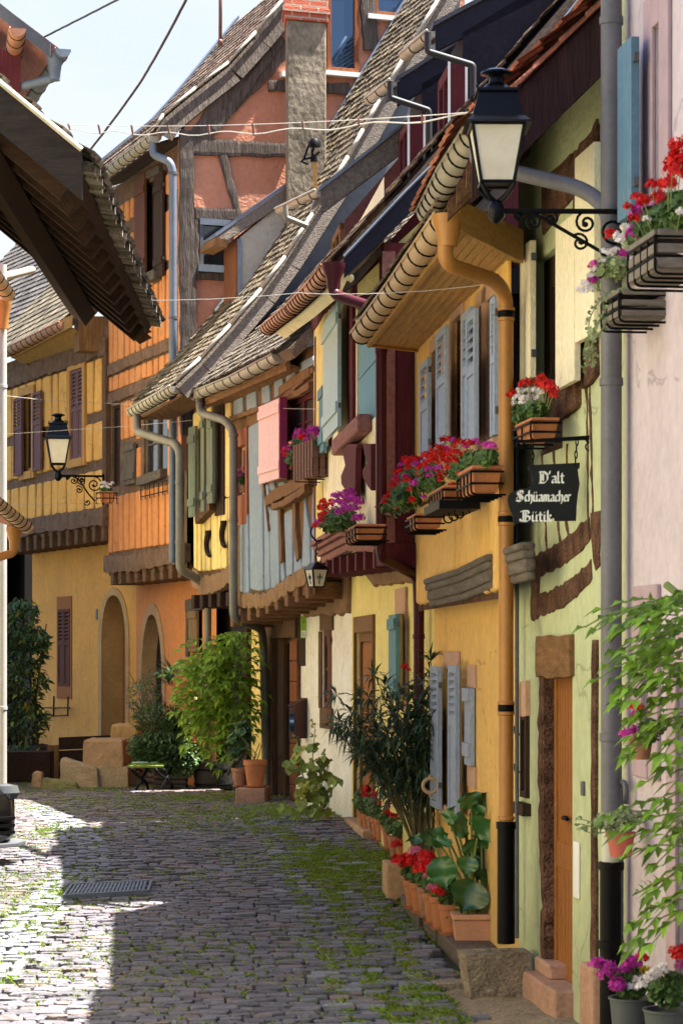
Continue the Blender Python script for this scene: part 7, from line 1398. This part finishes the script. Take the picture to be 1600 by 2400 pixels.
c = gp(45,1838); mb = MB(); mb.obox(c+Vector((-.35,.2,-.03)),Vector((.75,0,0)),Vector((0,.4,0)),Zv*.46); tag(mb.build('planter_box','dark_wood_h',bevel=.01),'dark wooden planter box below the laurel','planter')
# vine on the pink house
c = PK.P(2.2,0,.2); c.z = gz(c.x,c.y); t = thing('wisteria_vine','light green wisteria vine climbing at the right edge before the pink wall','climbing plant',c); lb = MB(); sm = MB(); st2 = MB()
Yv = lambda: R(9.2,10.0)
sm.tube(bend([c,at(1660,2300,9.6),at(1640,2000,9.6),at(1650,1700,9.6),at(1620,1420,9.7),at(1560,1370,9.8)],.3),.016,7)
for (x,y,n,dx) in ((1600,1380,7,-1),(1560,1420,7,-1),(1590,1450,8,-1),(1540,1440,6,-1.2),(1590,1500,8,-1),(1555,1520,5,-1),(1600,1560,7,-1),(1570,1600,5,-1),(1600,1640,7,-1),(1595,1700,7,-1),(1570,1690,4,-1),(1600,1760,6,-1),(1600,1860,6,-1),(1590,1920,7,-1.2),(1560,1900,4,-1),(1600,1970,6,-1),(1590,2010,4,-1),(1600,2080,5,-1.1),(1600,2120,4,-1.1),(1580,2130,3,-1)):
    for _ in range(max(2,int(n*(1.0 if y < 1620 else .65)))):
        p = at(x+R(5,70),y+R(-26,26),Yv()); pinnate(lb,st2,p,(dx*R(.4,1),R(-.5,.3),R(-.25,.2)),R(.16,.30),4,R(.06,.105),R(.028,.046),.4)
for pts in ([(1560,1400),(1480,1425),(1420,1445),(1385,1480)],[(1600,2040),(1540,2070),(1480,2100)]):
    P3 = [at(*p,9.7) for p in pts]; sm.tube(bend(P3,.05),.004,5)
    for k in range(12): a = P3[0].lerp(P3[1],k/11) if k%2 else P3[1].lerp(P3[-1],k/11); lb.leaf(a,rdir()+Vector((-.5,0,0)),Vector((0,0,1)),.045,.018)
lb.build('foliage','leaf_vine',t,norm=False); sm.build('stem','stem_green',t); st2.build('leaf_stalks','stem_green',t)
c = at(1500,1780,10.4); t = thing('geranium_pot','geranium with magenta and red blooms half hidden in the wisteria vine','potted plant',c); pot(t,c,.06,.11,'terracotta_old',False); mound(t,[(1520,1710,10.35,30,30,40)],.024); heads(t,[(1482,1658,10.3,'fl_red',.026),(1500,1662,10.3,'fl_red',.02),(1490,1680,10.25,'fl_magenta',.026),(1512,1678,10.25,'fl_magenta',.022),(1470,1725,10.25,'fl_magenta',.034),(1480,1712,10.25,'fl_magenta',.028)],c)
# tubs at the bottom right
for (x,y,r_,h_,lab,hs,fo) in ((1482,2338,.10,.24,'grey zinc tub of purple pelargoniums at the bottom right beside the drainpipe',[(1060,2030,'fl_magenta',.036),(1110,2050,'fl_magenta',.04),(1100,2090,'fl_magenta',.036),(1200,2060,'fl_magenta',.032),(1240,2020,'fl_magenta',.038),(1265,2030,'fl_magenta',.03),(1160,2150,'fl_magenta',.04),(1180,2160,'fl_magenta',.032),(1305,1995,'fl_red',.03),(1250,2130,'fl_white',.03),(1280,2120,'fl_white',.03),(1320,2120,'fl_white',.026),(1325,2065,'fl_yellow',.024),(1250,2160,'fl_white',.026)],[(1480,2300,10.5,45,40,150)]),
   (1570,2366,.11,.24,'second zinc tub in the corner with white and red flowers',[(1500,1975,'fl_red',.04),(1520,1990,'fl_red',.036),(1525,2040,'fl_magenta',.03),(1380,2080,'fl_white',.03),(1420,2060,'fl_white',.028),(1350,2100,'fl_white',.026),(1300,2150,'fl_white',.026)],[(1570,2320,10.1,50,40,170)])):
    Y_ = fo[0][2]; c = at(x,y,Y_); c.z -= h_; t = thing('zinc_tub',lab,'planter tub',c,'zinc tubs at the bottom right'); mb = MB(); mb.lathe(c,[(r_*.78,0),(r_,h_*.96),(r_*1.06,h_*.97),(r_*1.06,h_),(r_*.95,h_),(r_*.92,h_*.9),(0,h_*.9)],22); mb.build('tub','zinc_tub',t,smooth=2)
    mb = MB(); mb.obox(Vector((c.x-r_*.9,c.y-r_*.9,gz(c.x,c.y)-.05)),Vector((r_*1.8,0,0)),Vector((0,r_*1.8,0)),Zv*max(.03,c.z-gz(c.x,c.y)+.05)); mb.build('foot_stone','trough_stone',t); mound(t,fo,.022); heads(t,[(*B6(a,b),Y_-R(0,.1),m_,q_) for a,b,m_,q_ in hs],c+Zv*h_)
# ------------------------------------------------------------------ street lamps
def spiral(mb, c, X, r, turns, a0, sg, w=.007):
    c = Vector(c); pts = []; n = int(14*turns)
    for k in range(n+1): t_ = k/n; a = a0+sg*t_*turns*2*math.pi; q_ = r*(1-.82*t_); pts.append(c+X*math.cos(a)*q_+Zv*math.sin(a)*q_)
    mb.tube(pts,w,6); mb.lathe(pts[-1]-Zv*w*2,[(0,0),(w*1.8,w*.8),(w*2.2,w*2),(w*1.8,w*3.2),(0,w*4)],8)
def lamp(label, base, s, Lb, ang):
    """wall lantern; base = hub under the lantern, Lb bracket length towards +X"""
    t = thing('street_lamp',label,'street lamp',base,'wall mounted street lamps'); b = Vector(base); X = Vector((math.cos(ang),math.sin(ang),0)); Yd = Vector((-math.sin(ang),math.cos(ang),0))
    z0,z1 = .14*s,.435*s; a0,a1 = .085*s,.135*s
    sq = lambda a,z: [b+X*i*a+Yd*j*a+Zv*z for i,j in ((-1,-1),(1,-1),(1,1),(-1,1))]
    g_ = MB(); A,B = sq(a0*.97,z0),sq(a1*.97,z1); g_.add(A+B,[[0,1,5,4],[1,2,6,5],[2,3,7,6],[3,0,4,7]])
    fr = MB(); A,B = sq(a0,z0),sq(a1,z1)
    for i in range(4): fr.tube([A[i],B[i]],.009*s,6); fr.tube([A[i],A[(i+1)%4]],.010*s,6); fr.tube([B[i],B[(i+1)%4]],.010*s,6)
    for i in range(4): fr.tube(bend([A[i]+Zv*-.005,A[i]*.55+(b+Zv*z0*.4)*.45-Zv*.03*s,b+Zv*.045*s],.06*s),.012*s,6)
    o = fr.build('lantern_frame','lamp_black',t,smooth=2); g_.build('glass','milk_glass',o)
    bt = MB(); bt.poly(*sq(a0,z0)); bt.build('lantern_floor','lamp_black',o)
    rf = MB(); R_ = [sq(.172*s,z1),sq(.165*s,z1+.012*s),sq(.135*s,z1+.04*s),sq(.098*s,z1+.17*s),sq(.112*s,z1+.175*s),sq(.11*s,z1+.19*s)]; vs = [p for q_ in R_ for p in q_]
    rf.add(vs,[[k*4+i,k*4+(i+1)%4,k*4+4+(i+1)%4,k*4+4+i] for k in range(5) for i in range(4)]+[[3,2,1,0],[20,21,22,23]]); 
    for p in R_[5]: rf.lathe(p,[(.006*s,0),(.008*s,.012*s),(0,.02*s)],6)
    rf.build('lantern_roof','lamp_black',t,bevel=.003)
    cp = MB(); cp.lathe(b+Zv*(z1+.185*s),[(.09*s,0),(.075*s,.025*s),(.042*s,.05*s),(.038*s,.075*s),(.05*s,.088*s),(.085*s,.098*s),(.08*s,.108*s),(.045*s,.122*s),(0,.126*s)],20); cp.build('chimney_cap','lamp_black',t,smooth=2)
    fn = MB(); fn.lathe(b,[(0,-.065*s),(.02*s,-.06*s),(.045*s,-.03*s),(.045*s,.02*s),(.03*s,.05*s),(0,.055*s)],12); fn.build('hub','lamp_black',t,smooth=2)
    br = MB(); br.tube([b,b+X*Lb],.014*s,10); br.tube([b+X*.18*s-Zv*.01,b+X*.24*s-Zv*.035*s,b+X*(Lb-.18*s)-Zv*.21*s,b+X*(Lb-.1*s)-Zv*.30*s],.010*s,8)
    br.tube([b+X*Lb+Zv*.03,b+X*Lb-Zv*.34*s],.014*s,8)
    k = s; spiral(br,b+X*.185*k-Zv*.055*k,X,.05*k,1.3,1.57,-1,.0075*k); spiral(br,b+X*.115*k-Zv*.03*k,X,.028*k,1.2,.0,1,.007*k); spiral(br,b+X*.285*k-Zv*.04*k,X,.04*k,1.3,1.57,-1,.0075*k)
    spiral(br,b+X*(Lb-.255*k)-Zv*.06*k,X,.06*k,1.4,1.57,1,.008*k); spiral(br,b+X*(Lb-.11*k)-Zv*.1*k,X,.095*k,1.6,1.57,-1,.0085*k); spiral(br,b+X*(Lb-.29*k)-Zv*.165*k,X,.05*k,1.3,2.2,-1,.0075*k); spiral(br,b+X*(Lb-.19*k)-Zv*.31*k,X,.045*k,.9,3.6,1,.0075*k)
    br.build('bracket','iron',t,smooth=2); return t
b = at(1163,494,11.4); lamp('large black wall lantern nearest the camera, on its scrolled bracket by the grey downpipe',b,.9,PK.P(PK.uz(1487,HY)[0],0).x-b.x,math.radians(1))
b = at(136,1115,33.4); lamp('distant black wall lantern between the straw and orange houses',b,1.16,FU.W(258,1100).x-b.x+.02,math.radians(8))
# small hanging lantern on the blue house
c = at(741,1376,22.0); t = thing('hanging_lantern','small pointed lantern hanging under the blue house from a curled bracket','lantern',c); k = 22.0/F
sq = lambda a,z,o=c: [o+Vector((i*a,j*a,z)) for i,j in ((-1,-1),(1,-1),(1,1),(-1,1))]
rot = Matrix.Rotation(.5,3,'Z'); sq = lambda a,z: [c+rot@Vector((i*a,j*a,z)) for i,j in ((-1,-1),(1,-1),(1,1),(-1,1))]
A,B = sq(13*k,0),sq(20*k,42*k); g_ = MB(); g_.add(A+B,[[0,1,5,4],[1,2,6,5],[2,3,7,6],[3,0,4,7]]); fr = MB()
for i in range(4): fr.tube([A[i],B[i]],.009,6); fr.tube([A[i],A[(i+1)%4]],.008,6); fr.tube([B[i],B[(i+1)%4]],.009,6); m_ = (A[i]+A[(i+1)%4])/2; m2 = (B[i]+B[(i+1)%4])/2; fr.tube([m_.lerp(m2,.15),m_.lerp(m2,.75)],.006,5)
for i in range(4):
    m_ = (A[i]+A[(i+1)%4])/2; m2 = (B[i]+B[(i+1)%4])/2; q_ = m_.lerp(m2,.5); s_v = (B[(i+1)%4]-B[i]).normalized(); fr.tube([q_-s_v*.02-Zv*.01,q_-s_v*.022+Zv*.02,q_+Zv*.0],.005,5); fr.tube([q_+s_v*.02-Zv*.01,q_+s_v*.022+Zv*.02,q_],.005,5)
o = fr.build('frame','lamp_black',t); g_.build('glass','milk_glass',o); rf = MB(); A = sq(26*k,42*k); rf.add(A+[c+Zv*62*k],[[0,1,4],[1,2,4],[2,3,4],[3,0,4],[3,2,1,0]]); rf.build('roof','lamp_black',t,bevel=.003)
br = MB(); tp = c+Zv*62*k; br.tube([tp+Zv*(.03*j)+Vector((.008*(-1)**j,0,0)) for j in range(7)],.006,5); h0 = tp+Zv*.19; br.tube(bend([h0+Vector((.05,0,0)),h0+Vector((0,0,-.02)),h0+Vector((-.06,0,.06)),h0+Vector((-.02,.02,.15)),h0+Vector((.12,.05,.16)),h0+Vector((.26,.12,.2)),h0+Vector((.30,.2,.08))],.05),.009,6); spiral(br,h0+Vector((.24,.1,.10)),Vector((1,.3,0)),.07,1.1,1.57,-1,.006); br.build('bracket','iron',t,smooth=2)
# ------------------------------------------------------------------ shop sign
Ys = 12.35; c = at(1290,1120,Ys); t = thing('shop_sign','black boot shaped shop sign with white old style lettering hung on chains','shop sign',c); S_ = lambda x,y,d=0: at(*B3(x,y),Ys)+Vector((0,d,0))
outl = [(400,1147),(760,1130),(758,1168),(745,1175),(752,1230),(759,1275),(748,1340),(741,1400),(737,1440),(736,1488),(733,1531),(586,1533),(582,1511),(545,1522),(500,1537),(400,1545),(305,1549),(299,1500),(283,1468),(270,1430),(262,1392),(264,1365),(275,1345),(295,1330),(320,1320),(370,1312),(420,1298),(432,1270),(436,1240),(430,1210),(424,1192),(402,1180)]
mb = MB(); mb.prism([S_(*p) for p in outl],Vector((0,.012,0))); pn = mb.build('panel','sign_black',t)
GLY = {'D':(1.2,[[(.12,.0),(.12,1.6)],[(-.05,1.6),(.6,1.62),(1.0,1.2),(1.02,.5),(.65,.02),(-.05,.02)],[(.45,.3),(.45,1.35)],[(.6,1.62),(.3,1.2),(.3,.5)]]),"'":(.3,[[(.1,1.7),(.08,1.3)]]),
 'a':(.8,[[(.1,.88),(.4,1.02),(.58,.82),(.58,.15),(.74,.02)],[(.58,.58),(.2,.45),(.1,.2),(.28,.0),(.58,.2)]]),'l':(.42,[[(.1,1.65),(.1,.15),(.3,.0)]]),'t':(.55,[[(.18,1.4),(.18,.15),(.42,0)],[(.0,1.0),(.45,1.0)]]),
 'S':(1.3,[[(1.05,1.45),(.7,1.68),(.25,1.5),(.2,1.15),(.9,.75),(1.02,.35),(.6,-.02),(.0,.15)],[(.6,1.5),(.5,.9),(.65,.3)],[(.0,.4),(.35,.75),(.8,1.1),(1.1,1.3)]]),'c':(.6,[[(.5,.88),(.3,1.0),(.1,.78),(.1,.2),(.3,.0),(.52,.12)]]),
 'h':(.75,[[(.1,1.65),(.1,.0)],[(.1,.8),(.4,1.02),(.55,.8),(.55,.1),(.38,-.35)]]),'u':(.8,[[(.1,1.0),(.1,.15),(.28,.0),(.55,.2)],[(.55,1.0),(.55,.12),(.7,.0)]]),'ü':(.8,[[(.1,1.0),(.1,.15),(.28,.0),(.55,.2)],[(.55,1.0),(.55,.12),(.7,.0)],[(.15,1.3),(.2,1.42)],[(.46,1.3),(.51,1.42)]]),
 'm':(1.05,[[(.1,1.0),(.1,.0)],[(.1,.85),(.32,1.02),(.44,.85),(.44,.0)],[(.44,.85),(.66,1.02),(.8,.85),(.8,.1),(.94,.0)]]),'e':(.62,[[(.12,.48),(.52,.62),(.46,.9),(.3,1.0),(.1,.78),(.1,.2),(.3,.0),(.54,.14)]]),'r':(.55,[[(.1,1.0),(.1,.0)],[(.1,.8),(.28,1.02),(.48,.88)]]),
 'B':(1.25,[[(.3,.0),(.3,1.55)],[(.0,1.5),(.3,1.62),(.8,1.6),(.95,1.25),(.4,.9)],[(.4,.9),(1.0,.72),(1.05,.3),(.7,.0),(.0,.1),(-.1,.35)],[(.55,.2),(.55,1.45)]]),'i':(.4,[[(.1,1.0),(.1,.12),(.28,.0)],[(.09,1.3),(.15,1.42)]]),'k':(.7,[[(.1,1.65),(.1,.0)],[(.1,.75),(.38,1.0),(.46,.78),(.14,.55)],[(.14,.55),(.36,.12),(.55,.0)]])}
lt = MB(); nib = Vector((math.cos(.7),0,math.sin(.7)))
for word,x0,yb_,x1,cap in (("D'alt",483,1270,655,80),("Schüamacher",322,1396,698,74),("Bütik",352,1535,574,76)):
    tot = sum(GLY[ch][0] for ch in word); kx = (x1-x0)/tot; ky = cap/1.68; x = x0
    for ch in word:
        for stv in GLY[ch][1]:
            P2 = [S_(x+a*kx,yb_-b_*ky,-.004) for a,b_ in stv]
            for a,b_ in zip(P2,P2[1:]):
                w_ = nib*.0058; q_ = [a-w_,a+w_,b_+w_,b_-w_]; dd = (b_-a).normalized()*.0016; sd_ = Vector((dd.z,0,-dd.x)); lt.poly(*q_); lt.poly(a-dd-sd_+Vector((0,-.0005,0)),a-dd+sd_+Vector((0,-.0005,0)),b_+dd+sd_+Vector((0,-.0005,0)),b_+dd-sd_+Vector((0,-.0005,0)))
        x += GLY[ch][0]*kx
lt.build('lettering','sign_white',pn,norm=False)
ch_ = MB()
for (x,y0,y1) in ((432,985,1145),(740,965,1140)):
    n = 4
    for k in range(n):
        y_ = y0+(y1-y0)*(k+.5)/n; c_ = S_(x-(14*k/n if x > 600 else -6*k/n),y_); hh = (y1-y0)/n/2.94*.62*Ys/F; ww = 9/2.94*Ys/F; ax_ = Vector((1,0,0)) if k%2 == 0 else Vector((.2,1,0)).normalized()
        ch_.tube([c_+ax_*ww*math.cos(a*.5236)+Zv*hh*math.sin(a*.5236) for a in range(13)],.0035,5,False)
ch_.build('chain','iron',t)
t = thing('sign_bracket','flat black iron bracket with rings carrying the boot shaped sign','bracket',S_(895,960)); br = MB(); a,b_ = S_(330,985), S_(895,958); wx = GN.P(GN.uz(1392,HY)[0],0).x
br.hexa([a-Zv*.008+Vector((0,-.006,0)),S_(960,955)-Zv*.009+Vector((0,-.006,0)),S_(960,955)-Zv*.009+Vector((0,.006,0)),a-Zv*.008+Vector((0,.006,0)),a+Zv*.008+Vector((0,-.006,0)),S_(960,955)+Zv*.016+Vector((0,-.006,0)),S_(960,955)+Zv*.016+Vector((0,.006,0)),a+Zv*.008+Vector((0,.006,0))]); br.build('bar','iron',t)
br = MB(); rg = lambda x,y,r: br.tube([S_(x,y)+Vector((math.cos(k*.35)*r,0,math.sin(k*.35)*r)) for k in range(19)],.004,5,False)
rg(345,1000,.018); rg(825,1020,.02); rg(868,1075,.026); rg(890,1140,.014); br.tube([S_(800,975),S_(850,1005),S_(895,1045)],.006,5); br.build('rings','iron',t)
# ------------------------------------------------------------------ cables
def cable(label, pts, r, m_, sag=.0, n=24, clips=None):
    P3 = [at(*p) for p in pts]; mb = MB(); q_ = []
    for a,b_ in zip(P3,P3[1:]):
        for k in range(n): s = k/n; q_.append(a.lerp(b_,s)-Zv*sag*4*s*(1-s)+Vector((0,0,R(-.002,.002))))
    q_.append(P3[-1]); mb.tube(q_,r,5,False); o = mb.build('cable',m_,norm=False); tag(o,label,'cable','cables across the street'); return o,q_
t = thing('cable_pair','pale cable pair with clips strung across the street to the near lantern','cable',at(95,290,19.6)); q1 = [at(95,288,19.6).lerp(at(1160,258,11.45),k/40)-Zv*.045*4*(k/40)*(1-k/40) for k in range(41)]; q2 = [at(100,298,19.6).lerp(at(1160,262,11.45),k/40)-Zv*(.075*4*(k/40)*(1-k/40)+.012*math.sin(k*1.1)) for k in range(41)]
mb = MB(); mb.tube(q1,.0025,5,False); mb.build('wire','cable_light',t); mb = MB(); mb.tube(q2,.004,5,False); mb.build('wire','cable_light',t)
for k in range(0,40,4): mb = MB(); mb.tube([q1[k]+Zv*.006,q2[k]-Zv*.008],.0085,6); mb.build('clip','brown_pipe',t)
cable('dark twisted cable running steeply up from behind the left roof',[(190,376,27),(330,190,24.5),(440,-10,21)],.013,'cable_dark',.02); cable('thin dark cable at the top left corner',[(105,85,30),(280,-4,27)],.013,'cable_dark')
cable('thin grey wire low over the street, in front of the maroon gutter',[(203,698,19.0),(700,686,16),(1170,661,13.6)],.0024,'cable_light',.03); cable('thin pale wire stretched before the straw house windows, the upper one',[(0,925,30),(250,945,33),(560,952,29),(980,955,19),(1160,928,14)],.0025,'cable_light',.02); cable('thin pale wire crossing above the distant lantern',[(15,1017,33),(280,1000,33),(450,985,30)],.003,'cable_light'); cable('lowest thin wire below the distant lantern',[(20,1182,33),(260,1180,34)],.003,'cable_light')
# ------------------------------------------------------------------ lamp on a post above the roof
c = at(738,424,27.5); t = thing('roof_floodlight','black adjustable lamp head on a short wooden post above the dormer roof','floodlight',c); k = 27.5/F; mb = MB(); mb.obox(c+Vector((-5*k,0,-.1)),Vector((10*k,0,0)),Vector((0,.05,0)),Zv*(55*k+.1)); mb.build('post','soffit_plank',t); mb = MB(); mb.lathe(at(737,345,27.5),[(0,0),(15*k,2*k),(15*k,12*k),(9*k,20*k),(0,21*k)],14); mb.build('lamp_head','iron',t,smooth=2)
mb = MB(); mb.tube(bend([at(736,372,27.5),at(730,358,27.5),at(735,346,27.5)],.03),.016,6); mb.tube([at(723,340,27.5),at(712,372,27.5),at(706,378,27.5),at(722,384,27.5)],.013,6); mb.tube([at(712,372,27.5),at(735,368,27.5),at(748,355,27.5)],.012,6); mb.lathe(at(735,372,27.5),[(8*k,-6*k),(9*k,4*k),(5*k,10*k)],10); mb.build('arm','iron',t,smooth=2)
# ------------------------------------------------------------------ drain grate
q_ = [gp(147,2110),gp(350,2098),gp(357,2073),gp(166,2082)]; q_ = [p+Zv*.022 for p in q_]; t = thing('drain_grate','grey iron drain grate set in the cobbled street','drain grate',q_[0]); mb = MB(); L = lambda a,b_: q_[0].lerp(q_[1],a).lerp(q_[3].lerp(q_[2],a),b_)
def bar(a0,b0,a1,b1,h=.016): mb.hexa([L(a0,b0)-Zv*.02,L(a1,b0)-Zv*.02,L(a1,b1)-Zv*.02,L(a0,b1)-Zv*.02,L(a0,b0)+Zv*h,L(a1,b0)+Zv*h,L(a1,b1)+Zv*h,L(a0,b1)+Zv*h])
for b0,b1 in ((0,.07),(.93,1)): bar(0,b0,1,b1)
for a0,a1 in ((0,.03),(.97,1)): bar(a0,.07,a1,.93)
mb.build('frame','zinc_blue',t); mb = MB()
for k in range(20): a0 = .05+.9*k/20; bar(a0,.08,a0+.03,.92,.013)
bar(.04,.46,.96,.53,.009); mb.build('bars','zinc_blue',t); mb = MB(); mb.poly(*[p-Zv*.015 for p in q_]); mb.build('pit','dark_void',t)
# ------------------------------------------------------------------ parked car (only its nose shows)
Yf = 19.9; xR = (47-800)/F*Yf; Wd = 1.68; cx = xR-Wd/2; gz0 = gz(cx,Yf); t = thing('parked_car','black car whose nose pokes in at the left edge','car',(cx,Yf,gz0)); car = t
secs = [(0,.60,.20,.60,.72),(.06,.74,.18,.66,.8),(.25,.82,.17,.72,.84),(.8,.84,.17,.86,.84),(1.25,.84,.17,.93,.84),(1.3,.84,.17,.95,.84),(2.6,.84,.17,.98,.84),(3.5,.83,.2,.98,.82),(3.95,.78,.25,.92,.76),(4.05,.66,.3,.8,.6)]
mb = MB(); vs = []; n = 24
for (dy,hw_,zb_,zt_,_) in secs:
    for k in range(n):
        a = 2*math.pi*k/n; ca, sa = math.cos(a), math.sin(a); e = .38; x = hw_*math.copysign(abs(ca)**e,ca); z = (zb_+zt_)/2+(zt_-zb_)/2*math.copysign(abs(sa)**e,sa); vs.append(Vector((cx+x,Yf+dy+.10*(abs(x)/.84)**3*(1 if dy < .3 else 0),gz0+z)))
m_ = len(secs); mb.add(vs,[[i*n+j,i*n+(j+1)%n,(i+1)*n+(j+1)%n,(i+1)*n+j] for i in range(m_-1) for j in range(n)]+[list(range(n))[::-1],list(range((m_-1)*n,m_*n))]); mb.build('body','car_paint',t,smooth=2)
cb = MB(); pr = [(1.2,.72,.92),(1.9,.62,1.40),(3.0,.62,1.43),(3.7,.70,.97)]; vs = [Vector((cx+s*w_,Yf+dy,gz0+z)) for dy,w_,z in pr for s in (-1,1)]; cb.add(vs,[[2,3,5,4]]+[[0,2,4,6],[1,3,5,7]]); cb.build('roof','car_paint',t)
for (i,nm) in ((0,'windscreen'),(4,'rear_window')): wb = MB(); wb.poly(vs[i],vs[i+1],vs[i+3],vs[i+2]); wb.build(nm,'dark_glass',t)
for s in (-1,1):
    hl = MB(); hl.lathe(Vector((cx+s*.64,Yf+.14,gz0+.62)),[(0,-.07),(.10,-.05),(.13,0),(.11,.06),(0,.08)],14,sx=1,sy=.9); hl.build('headlight','car_glass',t,smooth=2)
    mr = MB(); mr.lathe(Vector((cx+s*.98,Yf+1.5,gz0+.96)),[(0,-.06),(.09,-.04),(.1,.03),(0,.07)],12); mr.build('mirror','car_paint',t,smooth=2)
    for dy in (.75,3.2):
        wh = MB(); cc = Vector((cx+s*.75,Yf+dy,gz0+.3)); rg_ = lambda r,d: [cc+Vector((s*d,r*math.cos(k*.3142),r*math.sin(k*.3142))) for k in range(20)]; a,b_,c_,d_ = rg_(.2,.11),rg_(.3,.1),rg_(.3,-.1),rg_(.2,-.11); wh.add(a+b_+c_+d_,[[q*20+i,q*20+(i+1)%20,q*20+20+(i+1)%20,q*20+20+i] for q in range(3) for i in range(20)]); wo_ = wh.build('wheel','black_pipe',t,smooth=2); rm = MB(); rm.add(rg_(.2,.10),[list(range(20))]); rm.build('rim','chrome',wo_)
gr_ = MB()
for z in (.28,.34,.40): gr_.obox(Vector((cx-.6,Yf-.02,gz0+z)),Vector((1.2,0,0)),Vector((0,.06,0)),Zv*.025)
gr_.build('grille','black_pipe',t); lp = MB(); lp.prism([Vector((cx+x,Yf+y,gz0+.17)) for x,y in ((-.84,.3),(-.84,.1),(-.6,-.06),(.6,-.06),(.84,.1),(.84,.3))],Zv*.035); lp.build('bumper_lip','zinc_dark',t,bevel=.006)

car.rotation_euler.z = math.radians(52); car.location = (xR-.50, Yf+.1, gz0)
